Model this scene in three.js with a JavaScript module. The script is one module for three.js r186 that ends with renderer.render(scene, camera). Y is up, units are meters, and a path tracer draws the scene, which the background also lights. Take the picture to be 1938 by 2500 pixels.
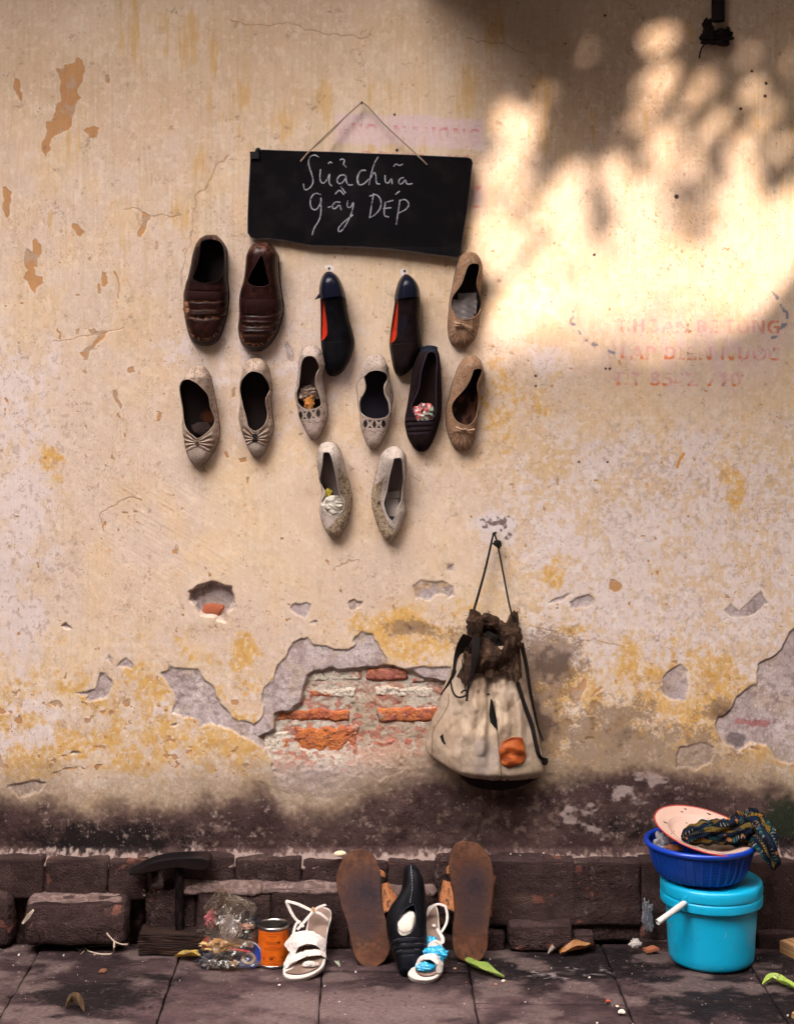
import * as THREE from 'three';
import { mergeGeometries, mergeVertices } from 'three/addons/utils/BufferGeometryUtils.js';

// ------------------------------------------------------------------ camera, sky, sun, exposure
const FPX = 3760, EYE = new THREE.Vector3(-0.0766, 1.4075, 4);          // focal length in photo pixels; eye
const renderer = new THREE.WebGLRenderer({ antialias: true });
renderer.setSize(793, 1024);
renderer.toneMapping = THREE.LinearToneMapping;
renderer.toneMappingExposure = 5.0;
renderer.shadowMap.enabled = true;
renderer.shadowMap.type = THREE.PCFSoftShadowMap;
const scene = new THREE.Scene();
const camera = new THREE.PerspectiveCamera(2 * Math.atan(1250 / FPX) * 180 / Math.PI, 1938 / 2500, 0.05, 900);
camera.position.copy(EYE);
camera.lookAt(EYE.x, EYE.y, 0);
camera.setViewOffset(1938, 2500, 72, 289, 1938, 2500);                  // a shifted lens: the wall stays parallel to the film
camera.updateProjectionMatrix();

const SUN = new THREE.Vector3(0.42, 0.62, 0.80).normalize();            // towards the sun
const SKY = 4.75;
{                                                                       // hazy tropical sky
  const w = 512, h = 256, d = new Float32Array(w * h * 4);
  for (let j = 0; j < h; j++) for (let i = 0; i < w; i++) {
    const el = ((j + 0.5) / h - 0.5) * Math.PI, az = ((i + 0.5) / w - 0.5) * 2 * Math.PI;
    const dir = [Math.cos(el) * Math.cos(az), Math.sin(el), Math.cos(el) * Math.sin(az)];
    const k = Math.max(0, dir[1]), haze = Math.pow(1 - k, 2.2);
    const c = Math.max(0, dir[0] * SUN.x + dir[1] * SUN.y + dir[2] * SUN.z), glow = 0.5 * Math.pow(c, 6) + 1.2 * Math.pow(c, 40);
    const o = (j * w + i) * 4;
    d[o] = SKY * (0.82 + 0.28 * haze + glow); d[o + 1] = SKY * (0.785 + 0.25 * haze + 0.86 * glow); d[o + 2] = SKY * (0.765 + 0.17 * haze + 0.75 * glow); d[o + 3] = 1;
  }
  const t = new THREE.DataTexture(d, w, h, THREE.RGBAFormat, THREE.FloatType);
  t.mapping = THREE.EquirectangularReflectionMapping; t.magFilter = t.minFilter = THREE.LinearFilter; t.needsUpdate = true;
  scene.background = t; scene.environment = t;
}
const sun = new THREE.DirectionalLight(new THREE.Color().setRGB(1, 0.83, 0.68), 2.2);
sun.position.copy(SUN).multiplyScalar(14).add(new THREE.Vector3(0, 1, 0));
sun.target.position.set(0, 1, 0);
sun.castShadow = true; sun.shadow.radius = 1.3; sun.shadow.mapSize.set(4096, 4096);
Object.assign(sun.shadow.camera, { left: -7, right: 7, top: 7, bottom: -7, near: 0.5, far: 40 });
scene.add(sun, sun.target);

// ------------------------------------------------------------------ helpers
const V = (x, y, z) => new THREE.Vector3(x, y, z);
function rng(seed) { let a = seed >>> 0; return () => { a = (a + 0x6D2B79F5) | 0; let t = Math.imul(a ^ (a >>> 15), 1 | a); t = (t + Math.imul(t ^ (t >>> 7), 61 | t)) ^ t; return ((t ^ (t >>> 14)) >>> 0) / 4294967296; }; }
const TAB = new Float32Array(65536); { const r = rng(77); for (let i = 0; i < 65536; i++) TAB[i] = r(); }
function vn(x, y) {
  const xi = Math.floor(x), yi = Math.floor(y); let fx = x - xi, fy = y - yi;
  fx = fx * fx * (3 - 2 * fx); fy = fy * fy * (3 - 2 * fy);
  const a = (yi & 255) << 8, b = ((yi + 1) & 255) << 8, c = xi & 255, e = (xi + 1) & 255;
  const p = TAB[a | c], q = TAB[b | c];
  return p + (TAB[a | e] - p) * fx + ((q + (TAB[b | e] - q) * fx) - (p + (TAB[a | e] - p) * fx)) * fy;
}
function fbm(x, y, n = 4) { let s = 0, a = 0.5, t = 0; for (let i = 0; i < n; i++) { s += a * vn(x, y); t += a; a *= 0.5; x = x * 2.03 + 17.3; y = y * 2.03 + 41.7; } return s / t; }
function n3(x, y, z) { return (vn(x + z * 0.71, y + 31.4) + vn(y + 57.3, z + x * 0.37) + vn(z + 91.7, x + y * 0.53)) / 3; }
const cl = (x, a = 0, b = 1) => Math.min(b, Math.max(a, x));
const ss = (a, b, x) => { const t = cl((x - a) / (b - a)); return t * t * (3 - 2 * t); };
const lerp = (a, b, t) => a + (b - a) * t;
const mixc = (c, d, t) => { c[0] += (d[0] - c[0]) * t; c[1] += (d[1] - c[1]) * t; c[2] += (d[2] - c[2]) * t; };
const srgb = (x) => 255 * (x <= 0.0031308 ? 12.92 * x : 1.055 * Math.pow(Math.max(x, 0), 1 / 2.4) - 0.055);
const ga = (u, v, cu, cv, su, sv) => { const a = (u - cu) / su, b = (v - cv) / sv, d = a * a + b * b; return d > 9 ? 0 : Math.exp(-d); };
function sdPoly(p, x, y) {                                              // signed distance, negative inside
  if (x < p.bb[0] || x > p.bb[2] || y < p.bb[1] || y > p.bb[3]) return 60;
  let d = 1e9, inside = false; const q = p.pts, n = q.length;
  for (let i = 0, j = n - 1; i < n; j = i++) {
    const ax = q[j][0], ay = q[j][1], bx = q[i][0], by = q[i][1], ex = bx - ax, ey = by - ay, wx = x - ax, wy = y - ay;
    const t = cl((wx * ex + wy * ey) / (ex * ex + ey * ey)), dx = wx - ex * t, dy = wy - ey * t;
    d = Math.min(d, dx * dx + dy * dy);
    if ((ay > y) !== (by > y) && x < ax + (y - ay) / (by - ay) * ex) inside = !inside;
  }
  return (inside ? -1 : 1) * Math.sqrt(d);
}
function poly(ox, oy, k, flat, m = 45) {
  const pts = []; for (let i = 0; i < flat.length; i += 2) pts.push([ox + k * flat[i], oy + k * flat[i + 1]]);
  const xs = pts.map((p) => p[0]), ys = pts.map((p) => p[1]);
  return { pts, bb: [Math.min(...xs) - m, Math.min(...ys) - m, Math.max(...xs) + m, Math.max(...ys) + m] };
}
function dline(pts, x, y) { let d = 1e9; for (let i = 1; i < pts.length; i++) { const [ax, ay] = pts[i - 1], [bx, by] = pts[i], ex = bx - ax, ey = by - ay, t = cl(((x - ax) * ex + (y - ay) * ey) / (ex * ex + ey * ey)); d = Math.min(d, Math.hypot(x - ax - ex * t, y - ay - ey * t)); } return d; }
const pl = (pts, x) => { if (x <= pts[0][0]) return pts[0][1]; for (let i = 1; i < pts.length; i++) if (x <= pts[i][0]) return lerp(pts[i - 1][1], pts[i][1], (x - pts[i - 1][0]) / (pts[i][0] - pts[i - 1][0])); return pts[pts.length - 1][1]; };
// photo pixel -> point of the place
const at = (px, py, z) => { const d = EYE.z - z; return V(EYE.x + (px - 897) / FPX * d, EYE.y - (py - 961) / FPX * d, z); };
const ground = (px, py) => at(px, py, EYE.z - FPX * EYE.y / (py - 961));
const UX = (x) => 897 + (x - EYE.x) * 940, VY = (y) => 961 + (EYE.y - y) * 940;   // wall metres -> the units the plaster's marks are laid out in

function texture(w, h, f, { color = true, repeat } = {}) {              // f(i, j) -> linear r, g, b (0..1), j = 0 at the bottom
  const d = new Uint8Array(w * h * 4);
  for (let j = 0; j < h; j++) for (let i = 0; i < w; i++) {
    const c = f(i, j), o = (j * w + i) * 4;
    for (let k = 0; k < 3; k++) d[o + k] = cl(color ? srgb(c[k]) : 255 * c[k], 0, 255) + 0.5;
    d[o + 3] = c.length > 3 ? 255 * c[3] : 255;
  }
  return tex(d, w, h, color, repeat);
}
function tex(d, w, h, color, repeat) {
  const t = new THREE.DataTexture(d, w, h); t.magFilter = THREE.LinearFilter; t.minFilter = THREE.LinearMipmapLinearFilter; t.generateMipmaps = true;
  if (color) t.colorSpace = THREE.SRGBColorSpace;
  if (repeat) t.wrapS = t.wrapT = THREE.RepeatWrapping;
  t.needsUpdate = true; return t;
}
function mat(o) {
  const { rgb, phys, ...r } = o, m = new THREE.MeshPhysicalMaterial({ side: THREE.DoubleSide, ...(phys || r.roughness < 0.36 ? {} : { specularIntensity: r.roughness < 0.56 ? 0.4 : 0.22 }), ...r });
  if (rgb) m.color.setRGB(...rgb); return m;
}
const used = {};
const numbered = (n) => { const k = used[n] = (used[n] ?? -1) + 1; return k ? `${n}_${String(k).padStart(3, '0')}` : n; };
function tag(o, label, category, group, kind) { Object.assign(o.userData, { label, category }); if (group) o.userData.group = group; if (kind) o.userData.kind = kind; return o; }
function thing(name, label, category, pos, group) { const o = new THREE.Group(); o.name = numbered(name); if (pos) o.position.copy(pos); scene.add(o); return tag(o, label, category, group); }
function part(name, geo, m, parent, label) { const o = new THREE.Mesh(geo, m); o.name = name; o.castShadow = o.receiveShadow = true; parent.add(o); if (label) o.userData.label = label; return o; }
function solo(name, geo, m, pos, label, category, group) { const o = part(numbered(name), geo, m, scene); if (pos) o.position.copy(pos); return tag(o, label, category, group); }
function merge(list) { return mergeGeometries(list.map((g) => { const n = g.index ? g.toNonIndexed() : g; for (const k of Object.keys(n.attributes)) if (!['position', 'normal', 'uv'].includes(k)) n.deleteAttribute(k); return n; })); }
const tube = (pts, r, seg = 24, rad = 6, closed = false) => new THREE.TubeGeometry(new THREE.CatmullRomCurve3(pts, closed), seg, r, rad, closed);
function taper(pts, rad, seg = 40, n = 10, bump = null) {               // a tube whose radius follows rad(t), ends closed
  const c = new THREE.CatmullRomCurve3(pts), fr = c.computeFrenetFrames(seg, false), pos = [], uv = [], idx = [];
  for (let i = 0; i <= seg; i++) {
    const t = i / seg, p = c.getPointAt(t), r = rad(t);
    for (let j = 0; j <= n; j++) {
      const a = j / n * 2 * Math.PI, rr = r * (bump ? bump(t, j % n / n) : 1);
      const q = p.clone().addScaledVector(fr.normals[i], Math.cos(a) * rr).addScaledVector(fr.binormals[i], Math.sin(a) * rr);
      pos.push(q.x, q.y, q.z); uv.push(j / n, t);
    }
  }
  for (let i = 0; i < seg; i++) for (let j = 0; j < n; j++) { const a = i * (n + 1) + j, b = a + n + 1; idx.push(a, b, a + 1, b, b + 1, a + 1); }
  return built(pos, uv, idx);
}
function built(pos, uv, idx) {
  const g = new THREE.BufferGeometry(); g.setAttribute('position', new THREE.Float32BufferAttribute(pos, 3));
  g.setAttribute('uv', new THREE.Float32BufferAttribute(uv, 2)); g.setIndex(idx); g.computeVertexNormals(); return g;
}
function warp(g, f) { const p = g.attributes.position, v = V(0, 0, 0); for (let i = 0; i < p.count; i++) { v.fromBufferAttribute(p, i); f(v); p.setXYZ(i, v.x, v.y, v.z); } g.computeVertexNormals(); return g; }
function crumple(r, sx, sy, sz, amp, freq, seed, det = 4) {             // a crumpled ball of paper, cloth or foil
  let g = new THREE.IcosahedronGeometry(r, det * 4); g.deleteAttribute('normal'); g.deleteAttribute('uv'); g = mergeVertices(g, 1e-6);
  g = warp(g, (v) => { const n = v.clone().normalize(), k = 1 + amp * (Math.abs(n3(n.x * freq + seed, n.y * freq, n.z * freq) - 0.5) * 4 - 0.5) + amp * 0.5 * (n3(n.x * freq * 3 + seed, n.y * freq * 3, n.z * freq * 3) - 0.5); v.set(n.x * r * k * sx, n.y * r * k * sy, n.z * r * k * sz); });
  const p = g.attributes.position, uv = []; for (let i = 0; i < p.count; i++) uv.push(p.getX(i) * 8, p.getY(i) * 8);
  g.setAttribute('uv', new THREE.Float32BufferAttribute(uv, 2)); return g;
}
// ------------------------------------------------------------------ the wall: one relief of plaster with flaked patches, bricks laid in the deepest one
const P1K = [0, 0, 0.3846], P2K = [0, 800, 0.3846], P3K = [0, 1500, 0.4253], P5K = [560, 1500, 0.3544], P6K = [600, 1100, 0.3839], P7K = [1200, 1450, 0.4359];
const CHIPS = [                                                        // thin coats flaked off down to the old ochre wash
  [P1K, [355, 440, 410, 430, 415, 410, 450, 400, 500, 365, 530, 400, 535, 450, 500, 590, 510, 620, 480, 650, 475, 780, 440, 820, 350, 860, 330, 900, 325, 950, 290, 1000, 272, 960, 275, 920, 295, 840, 300, 775, 335, 765, 360, 710, 370, 670, 395, 640, 385, 560, 370, 480]],
  [P1K, [540, 830, 590, 800, 640, 815, 625, 870, 585, 880, 575, 850, 550, 845]],
  [P1K, [20, 1180, 40, 1180, 70, 1220, 75, 1290, 60, 1380, 40, 1395, 25, 1370, 25, 1290]],
  [P1K, [100, 495, 122, 510, 140, 560, 146, 645, 125, 635, 112, 580, 88, 550]],
  [P1K, [465, 1430, 490, 1425, 515, 1455, 540, 1480, 520, 1495, 500, 1515, 475, 1505, 470, 1460]],
  [P1K, [215, 1520, 235, 1510, 265, 1560, 270, 1610, 240, 1640, 240, 1690, 210, 1700, 220, 1750, 270, 1760, 280, 1800, 240, 1830, 225, 1870, 190, 1800, 155, 1770, 165, 1730, 160, 1690, 155, 1610, 170, 1580, 215, 1600]],
  [P1K, [915, 1340, 965, 1360, 935, 1410, 930, 1470, 900, 1505, 880, 1500, 885, 1430, 915, 1390]],
  [P1K, [640, 1760, 660, 1715, 690, 1760, 700, 1800, 670, 1820, 640, 1810]],
  [P1K, [612, 1790, 632, 1800, 634, 1870, 613, 1865]], [P1K, [675, 475, 700, 465, 705, 490, 690, 520, 675, 515]], [P1K, [560, 1645, 575, 1640, 575, 1670, 562, 1668]], [P1K, [735, 1730, 745, 1720, 760, 1880, 752, 1900]],
  [P2K, [565, 10, 600, 0, 640, 40, 690, 30, 685, 45, 650, 85, 600, 130, 560, 150, 553, 205, 535, 200, 515, 150, 580, 110, 635, 60, 600, 40]],
  [P2K, [715, 400, 750, 395, 750, 450, 775, 490, 760, 512, 735, 480]], [P2K, [805, 250, 850, 255, 860, 290, 830, 300, 800, 275]], [P2K, [755, 545, 770, 545, 770, 575, 755, 570]],
  [P2K, [480, 10, 500, 5, 495, 45, 478, 40]], [P2K, [1000, 535, 1030, 530, 1015, 590, 992, 595]], [P2K, [770, 1170, 820, 1165, 825, 1180, 775, 1185]], [P2K, [850, 1160, 885, 1165, 880, 1176, 850, 1174]], [P2K, [1420, 780, 1445, 775, 1450, 820, 1425, 825]], [P2K, [1510, 830, 1570, 815, 1575, 845, 1520, 858]], [P2K, [1480, 395, 1505, 390, 1500, 430, 1478, 432]],
  [P7K, [420, 530, 470, 515, 505, 470, 525, 480, 520, 560, 490, 600, 455, 610]], [P7K, [560, 580, 610, 515, 620, 535, 580, 575]],
];
const PATCH = [                                                        // plaster broken away to the grey render; last entries: depth in metres
  [P3K, [925, 335, 985, 315, 1130, 318, 1160, 360, 1240, 420, 1260, 500, 1320, 560, 1340, 610, 1400, 610, 1470, 640, 1530, 560, 1600, 800, 1500, 760, 1440, 720, 1380, 690, 1300, 650, 1240, 630, 1190, 630, 1130, 655, 1135, 600, 1060, 590, 1000, 570, 1010, 480, 960, 390], 0.006],
  [P3K, [430, 455, 500, 445, 550, 430, 580, 350, 610, 330, 640, 370, 640, 440, 600, 490, 510, 505, 500, 470], 0.006],
  [P3K, [670, 300, 690, 265, 730, 255, 775, 285, 765, 310, 700, 310], 0.005], [P3K, [600, 262, 620, 245, 640, 255, 630, 275], 0.004],
  [P3K, [338, 64, 368, 38, 414, 78, 370, 84], 0.012], [P3K, [40, 985, 80, 970, 180, 950, 260, 965, 230, 1020, 120, 1050, 80, 1020], 0.006], [P3K, [980, 638, 1018, 624, 1012, 645], 0.006], [P3K, [398, 795, 430, 780, 475, 800, 440, 805], 0.008],
  [P5K, [440, 195, 530, 165, 570, 205, 640, 215, 720, 240, 760, 235, 820, 255, 860, 225, 870, 150, 920, 120, 1000, 150, 1040, 220, 1070, 320, 1100, 355, 1180, 370, 1250, 375, 1400, 350, 1510, 370, 1600, 420, 1620, 640, 1560, 900, 1480, 1100, 1200, 1200, 950, 1240, 700, 1260, 420, 1250, 320, 1210, 290, 1190, 270, 1060, 290, 1000, 230, 930, 205, 835, 240, 760, 240, 640, 215, 580, 240, 490, 300, 450, 330, 370, 390, 280], 0.007],
  [P6K, [1050, 850, 1110, 825, 1190, 830, 1260, 845, 1310, 870, 1330, 905, 1290, 930, 1240, 905, 1190, 920, 1170, 965, 1080, 945, 1060, 900], 0.005],
  [P6K, [285, 985, 310, 965, 420, 970, 410, 1040, 390, 1085, 330, 1050, 290, 1020], 0.006], [P6K, [655, 960, 690, 945, 750, 960, 740, 985, 700, 1008, 665, 1000], 0.006], [P6K, [412, 1102, 450, 1085, 440, 1115], 0.006], [P6K, [1285, 750, 1320, 728, 1325, 770, 1290, 775], 0.004],
  [P7K, [1760, 120, 1693, 180, 1640, 270, 1580, 350, 1490, 390, 1495, 470, 1470, 510, 1420, 540, 1370, 580, 1330, 650, 1270, 690, 1255, 750, 1290, 830, 1370, 880, 1450, 830, 1530, 850, 1600, 930, 1693, 960, 1760, 960], 0.008],
  [P7K, [960, 480, 1000, 430, 1050, 405, 1090, 440, 1095, 500, 1100, 560, 1090, 610, 1000, 590, 950, 540], 0.006], [P7K, [1045, 860, 1100, 850, 1200, 830, 1240, 870, 1220, 940, 1150, 980, 1090, 970, 1030, 980], 0.005],
  [P7K, [430, 50, 470, 15, 540, 5, 580, 50, 520, 70, 440, 85], 0.005], [P7K, [325, 45, 370, 15, 430, 5, 400, 35, 340, 50], 0.004], [P7K, [1300, 100, 1330, 65, 1390, 85, 1440, 50, 1500, -20, 1540, 60, 1440, 130, 1340, 130], 0.003],
  [[540, 420, 0.4725], [325, 888, 345, 880, 372, 940, 370, 985, 345, 980, 330, 940], 0.004],
];
const HOLE = poly(...P2K, [1200, 1670, 1240, 1655, 1310, 1640, 1350, 1610, 1400, 1630, 1455, 1650, 1490, 1690, 1500, 1740, 1470, 1800, 1420, 1860, 1360, 1840, 1280, 1830, 1250, 1790, 1240, 1750, 1205, 1730]);
const BRICKED = poly(...P5K, [505, 500, 540, 430, 600, 390, 680, 375, 760, 385, 860, 380, 960, 360, 1090, 352, 1180, 375, 1250, 395, 1350, 440, 1500, 462, 1580, 520, 1560, 800, 1480, 960, 1400, 1040, 1200, 1080, 1040, 1150, 900, 1110, 700, 1070, 560, 1070, 430, 1100, 290, 1100, 285, 1000, 240, 930, 205, 830, 300, 790, 320, 690, 420, 655, 500, 600]);
const chips = CHIPS.map(([k, p]) => poly(...k, p, 20)), patches = PATCH.map(([k, p, d]) => Object.assign(poly(...k, p, 20), { d: d * 0.55 }));
const CRACKS = [[[560, 375], [525, 405], [510, 450], [480, 475], [470, 540], [465, 590], [450, 640], [445, 700]], [[245, 1275], [250, 1250], [280, 1235], [310, 1215], [345, 1222]], [[130, 835], [190, 822], [250, 812], [300, 805]], [[1140, 95], [1180, 100], [1230, 110], [1280, 130]], [[560, 45], [620, 62], [720, 60], [800, 85], [900, 90]], [[1290, 1530], [1340, 1540], [1400, 1560], [1470, 1568], [1520, 1580]], [[820, 1385], [850, 1370], [880, 1366]], [[300, 512], [330, 510], [370, 522], [440, 530]]].map((p) => ({ p, bb: [Math.min(...p.map((q) => q[0])) - 8, Math.min(...p.map((q) => q[1])) - 8, Math.max(...p.map((q) => q[0])) + 8, Math.max(...p.map((q) => q[1])) + 8] }));
const EDGE = [[-300, 1950], [0, 1962], [60, 1965], [110, 1955], [200, 1992], [330, 1990], [450, 1968], [560, 1952], [640, 1945], [700, 1975], [740, 1992], [800, 1990], [850, 1962], [930, 1938], [980, 1910], [1060, 1905], [1150, 1930], [1300, 1925], [1450, 1895], [1600, 1885], [1700, 1905], [1800, 1930], [1938, 1950], [2300, 1940]];

// stencilled phone adverts, half washed off, and the names of nothing else
function printMask(w, h, draw) { const c = document.createElement('canvas'); c.width = w; c.height = h; const g = c.getContext('2d'); g.fillStyle = '#000'; g.fillRect(0, 0, w, h); g.fillStyle = '#fff'; g.strokeStyle = '#fff'; draw(g); const d = g.getImageData(0, 0, w, h).data; return (x, y) => (x < 0 || y < 0 || x >= w || y >= h ? 0 : d[((y | 0) * w + (x | 0)) * 4] / 255); }
const AD_R = printMask(460, 190, (g) => { g.font = 'bold 46px sans-serif'; g.textBaseline = 'top'; const t = (s, x, y, w) => { g.save(); g.translate(x, y); g.scale(w / g.measureText(s).width, 1); g.fillText(s, 0, 0); g.restore(); }; t('KHOAN BE TONG', 10, 2, 395); t('LAP DIEN NUOC', 10, 68, 395); t('\u0110T 8542 710', 0, 132, 310); });
const AD_L = printMask(360, 120, (g) => { g.font = 'bold 52px sans-serif'; g.textBaseline = 'top'; g.save(); g.scale(350 / g.measureText('KHOAN TUONG').width, 1); g.fillText('KHOAN TUONG', 0, 0); g.fillText('LAP DIEN NUOC', 0, 66); g.restore(); });

const HOLES = [[1307, 918, 4], [1307, 942, 4], [1478, 900, 3], [1488, 900, 4], [1412, 1128, 3.5], [1482, 1128, 3.5], [963, 280, 4], [969, 367, 4.5], [1868, 204, 5], [1866, 235, 5], [1806, 266, 5], [1834, 174, 4], [1476, 37, 4], [1380, 106, 3], [1650, 481, 7], [1450, 622, 4]];
function wallLook(u, v, hi) {                                          // -> [r, g, b, fine relief in mm]
  const w1 = fbm(u / 22, v / 22, 3) - 0.5, w2 = fbm(u / 22 + 70, v / 22 + 9, 3) - 0.5, wu = u + 16 * w1, wv = v + 16 * w2;
  const big = fbm(u / 330, v / 330, 3), mid = fbm(u / 60, v / 75, 4), fine = hi ? fbm(u / 6, v / 7, 3) : 0.5, grain = hi ? vn(u / 1.6, v / 1.6) : 0.5;
  const c = [0.64, 0.478, 0.352]; let b = 0;
  mixc(c, [0.60, 0.452, 0.365], ss(0.35, 0.7, big + (u < 500 ? 0.12 : 0)));
  mixc(c, [0.65, 0.45, 0.275], 0.6 * ss(0.42, 0.7, mid) * ss(0.25, 0.6, fbm(u / 180 + 40, v / 180, 2)));
  mixc(c, [0.56, 0.385, 0.265], 0.75 * ss(0.40, 0.66, 0.5 * big + 0.22 * mid + 0.26 * (1 - ss(120, 620, v))));  // upper wall tinted darker and warmer, its shade tone painted into the colour
  mixc(c, [0.52, 0.37, 0.25], 0.55 * ss(0.50, 0.72, fbm(u / 17 + 15, v / 24 + 3, 4)) * ss(0.3, 0.6, fbm(u / 150 + 77, v / 170, 2)));
  mixc(c, [0.69, 0.56, 0.44], 0.45 * ss(0.54, 0.72, fbm(u / 13 + 150, v / 15 + 13, 4)));
  // brush streaks of the ochre wash, running down the upper wall
  const st = 0.55 * vn(u / 6, v / 130) + 0.45 * vn(u / 27 + 9, v / 210), up = 1 - ss(420, 900, v);
  mixc(c, [0.50, 0.36, 0.22], 0.34 * ss(0.5, 0.8, st) * (0.35 + 0.65 * up));
  const run = Math.max(ga(u, v, 330, 60, 22, 160), ga(u, v, 460, 110, 30, 90), ga(u, v, 520, 130, 14, 110), ga(u, v, 600, 230, 46, 60), ga(u, v, 795, 250, 30, 70), ga(u, v, 1140, 230, 50, 90), ga(u, v, 490, 395, 22, 50), ga(u, v, 690, 300, 40, 60), ga(u, v, 1205, 80, 30, 70), ga(u, v, 180, 320, 60, 130) * 0.6, ga(u, v, 430, 520, 40, 45), ga(u, v, 1330, 280, 40, 140) * 0.8, 0.45 * up * ss(0.6, 0.8, vn(u / 60, v / 300)));
  mixc(c, [0.57, 0.34, 0.13], 0.66 * ss(0.56, 0.80, 0.45 * run + 0.35 * vn(u / 5, v / 60) + 0.35 * fbm(u / 15, v / 40, 3)));
  // thin whitewash and bloom, mostly low on the right
  const li = Math.max(ss(1080, 1500, u) * ss(900, 1300, v) * (1 - ss(1560, 1760, v)), 0.8 * (1 - ss(20, 230, u)) * ss(640, 900, v) * (1 - ss(1500, 1800, v)), ga(u, v, 50, 1770, 110, 75), 0.75 * ga(u, v, 400, 1735, 60, 40), 0.7 * ga(u, v, 1340, 900, 60, 80), 0.8 * ga(u, v, 1210, 1290, 70, 60), 0.62 * ga(u, v, 640, 880, 300, 200), 0.9 * ga(u, v, 1330, 1560, 160, 80));
  const lm = ss(0.38, 0.60, 0.5 * fbm(u / 75 + 3, v / 85, 4) + 0.42 * fbm(u / 15, v / 19, 4) + 0.5 * (li - 0.5) + 0.01);
  if (li > 0.3) mixc(c, [0.58, 0.40, 0.21], 0.6 * ss(0.45, 0.62, fbm(u / 26 + 44, v / 34, 4)) * ss(0.3, 0.7, li) * (u > 1000 ? 1 : 0.3));
  mixc(c, [0.635, 0.525, 0.505], 0.85 * lm * ss(0.1, 0.35, li)); b += 0.25 * lm * ss(0.1, 0.35, li);
  { const rg = ss(1080, 1300, u) * ss(880, 1120, v), rl = ss(1500, 1700, v) * (1 - ss(1100, 1250, u)); if (rg + rl > 0.02) {
    mixc(c, [0.57, 0.375, 0.185], 0.62 * rg * ss(0.47, 0.62, 0.6 * fbm(u / 11 + 140, v / 14 + 60, 4) + 0.4 * fbm(u / 60 + 22, v / 80, 3)));
    mixc(c, [0.40, 0.305, 0.265], 0.55 * Math.max(rg, 0.6 * rl) * ss(0.55, 0.70, 0.7 * fbm(u / 9 + 17, v / 10 + 80, 4) + 0.3 * fbm(u / 80 + 8, v / 70, 3)));
    mixc(c, [0.70, 0.61, 0.57], 0.5 * Math.max(rg, rl) * ss(0.56, 0.70, fbm(u / 14 + 210, v / 12 + 4, 4)));
  } }
  // strong ochre wash low on the wall
  const oc = Math.max(ga(u, v, 590, 1590, 45, 70), ga(u, v, 1010, 1545, 150, 80), ga(u, v, 70, 1875, 110, 55), ga(u, v, 1395, 1690, 70, 40), ga(u, v, 1745, 1640, 100, 60), ga(u, v, 1600, 1640, 40, 40), ga(u, v, 1530, 1590, 40, 60), ga(u, v, 1400, 1535, 60, 18), ga(u, v, 560, 1820, 130, 50), ga(u, v, 380, 1765, 190, 60) * 0.8, ga(u, v, 1240, 980, 120, 120) * 0.6, ga(u, v, 1360, 1400, 80, 50) * 0.6, ga(u, v, 130, 1120, 40, 60) * 0.8, ga(u, v, 1800, 1180, 60, 90) * 0.6, 0.55 * ss(1450, 1700, v) * (1 - ss(1850, 1950, v)));
  const om = ss(0.545, 0.70, 0.5 * fbm(u / 40 + 80, v / 40, 4) + 0.25 * fbm(u / 9, v / 12, 3) + 0.42 * oc);
  { const sp = ss(0.30, 0.56, 0.6 * fbm(u / 6.5 + 11, v / 8, 3) + 0.4 * fbm(u / 22 + 2, v / 22, 2)); mixc(c, [0.60, 0.345, 0.095], 0.85 * om * (0.35 + 0.65 * sp)); mixc(c, [0.70, 0.60, 0.50], 0.5 * ss(0.1, 0.5, om) * ss(0.62, 0.74, fbm(u / 8 + 71, v / 9, 3))); } mixc(c, [0.50, 0.25, 0.035], 0.45 * om * ss(0.5, 0.7, fbm(u / 10 + 5, v / 10, 3)));
  // small flecks, nail holes, spatter
  const fl = vn(u / 7 + 300, v / 9 + 20); mixc(c, [0.50, 0.27, 0.10], 0.7 * ss(0.93, 0.97, fl) * ss(0.45, 0.6, mid));
  const dk = vn(u / 3.4 + 90, v / 3.6) * (0.75 + 0.25 * vn(u / 50, v / 50)); mixc(c, [0.16, 0.09, 0.06], 0.8 * ss(0.90, 0.95, dk));
  { const dens = Math.max(ss(0.45, 0.7, big), ga(u, v, 120, 1100, 260, 400), ss(1450, 1750, v), 0.8 * ss(1150, 1500, u) * ss(900, 1200, v)); mixc(c, [0.36, 0.23, 0.13], 0.55 * dens * ss(0.66, 0.80, vn(u / 2.6 + 33, v / 3.4) * 0.6 + 0.4 * fbm(u / 12 + 5, v / 14, 2))); b -= 0.25 * dens * ss(0.68, 0.8, vn(u / 2.6 + 33, v / 3.4) * 0.6 + 0.4 * fbm(u / 12 + 5, v / 14, 2)); }
  const cg = fbm(u / 11 + 60, v / 13 + 60, 3); mixc(c, [0.36, 0.24, 0.19], 0.5 * ss(0.62, 0.75, cg) * ss(0.2, 0.6, Math.max(ga(u, v, 60, 1050, 150, 250), ga(u, v, 80, 1400, 130, 200), ga(u, v, 1650, 1150, 260, 200) * 0.6)));
  // soot round the sack's nail, nail filler by the two pumps
  const so = Math.max(ga(u, v, 1210, 1278, 70, 30), 0.9 * ga(u, v, 1240, 1310, 22, 40)); mixc(c, [0.62, 0.55, 0.55], 0.7 * ss(0.3, 0.8, so)); mixc(c, [0.13, 0.07, 0.06], 0.9 * ss(0.62, 0.74, 0.55 * fbm(u / 9, v / 9, 3) + 0.45 * so));
  if (v > 600 && v < 720) for (const [cu, cv] of [[804, 655], [987, 663]]) mixc(c, [0.70, 0.62, 0.60], ss(0.35, 0.6, ga(wu, wv, cu, cv, 10, 9)));
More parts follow.
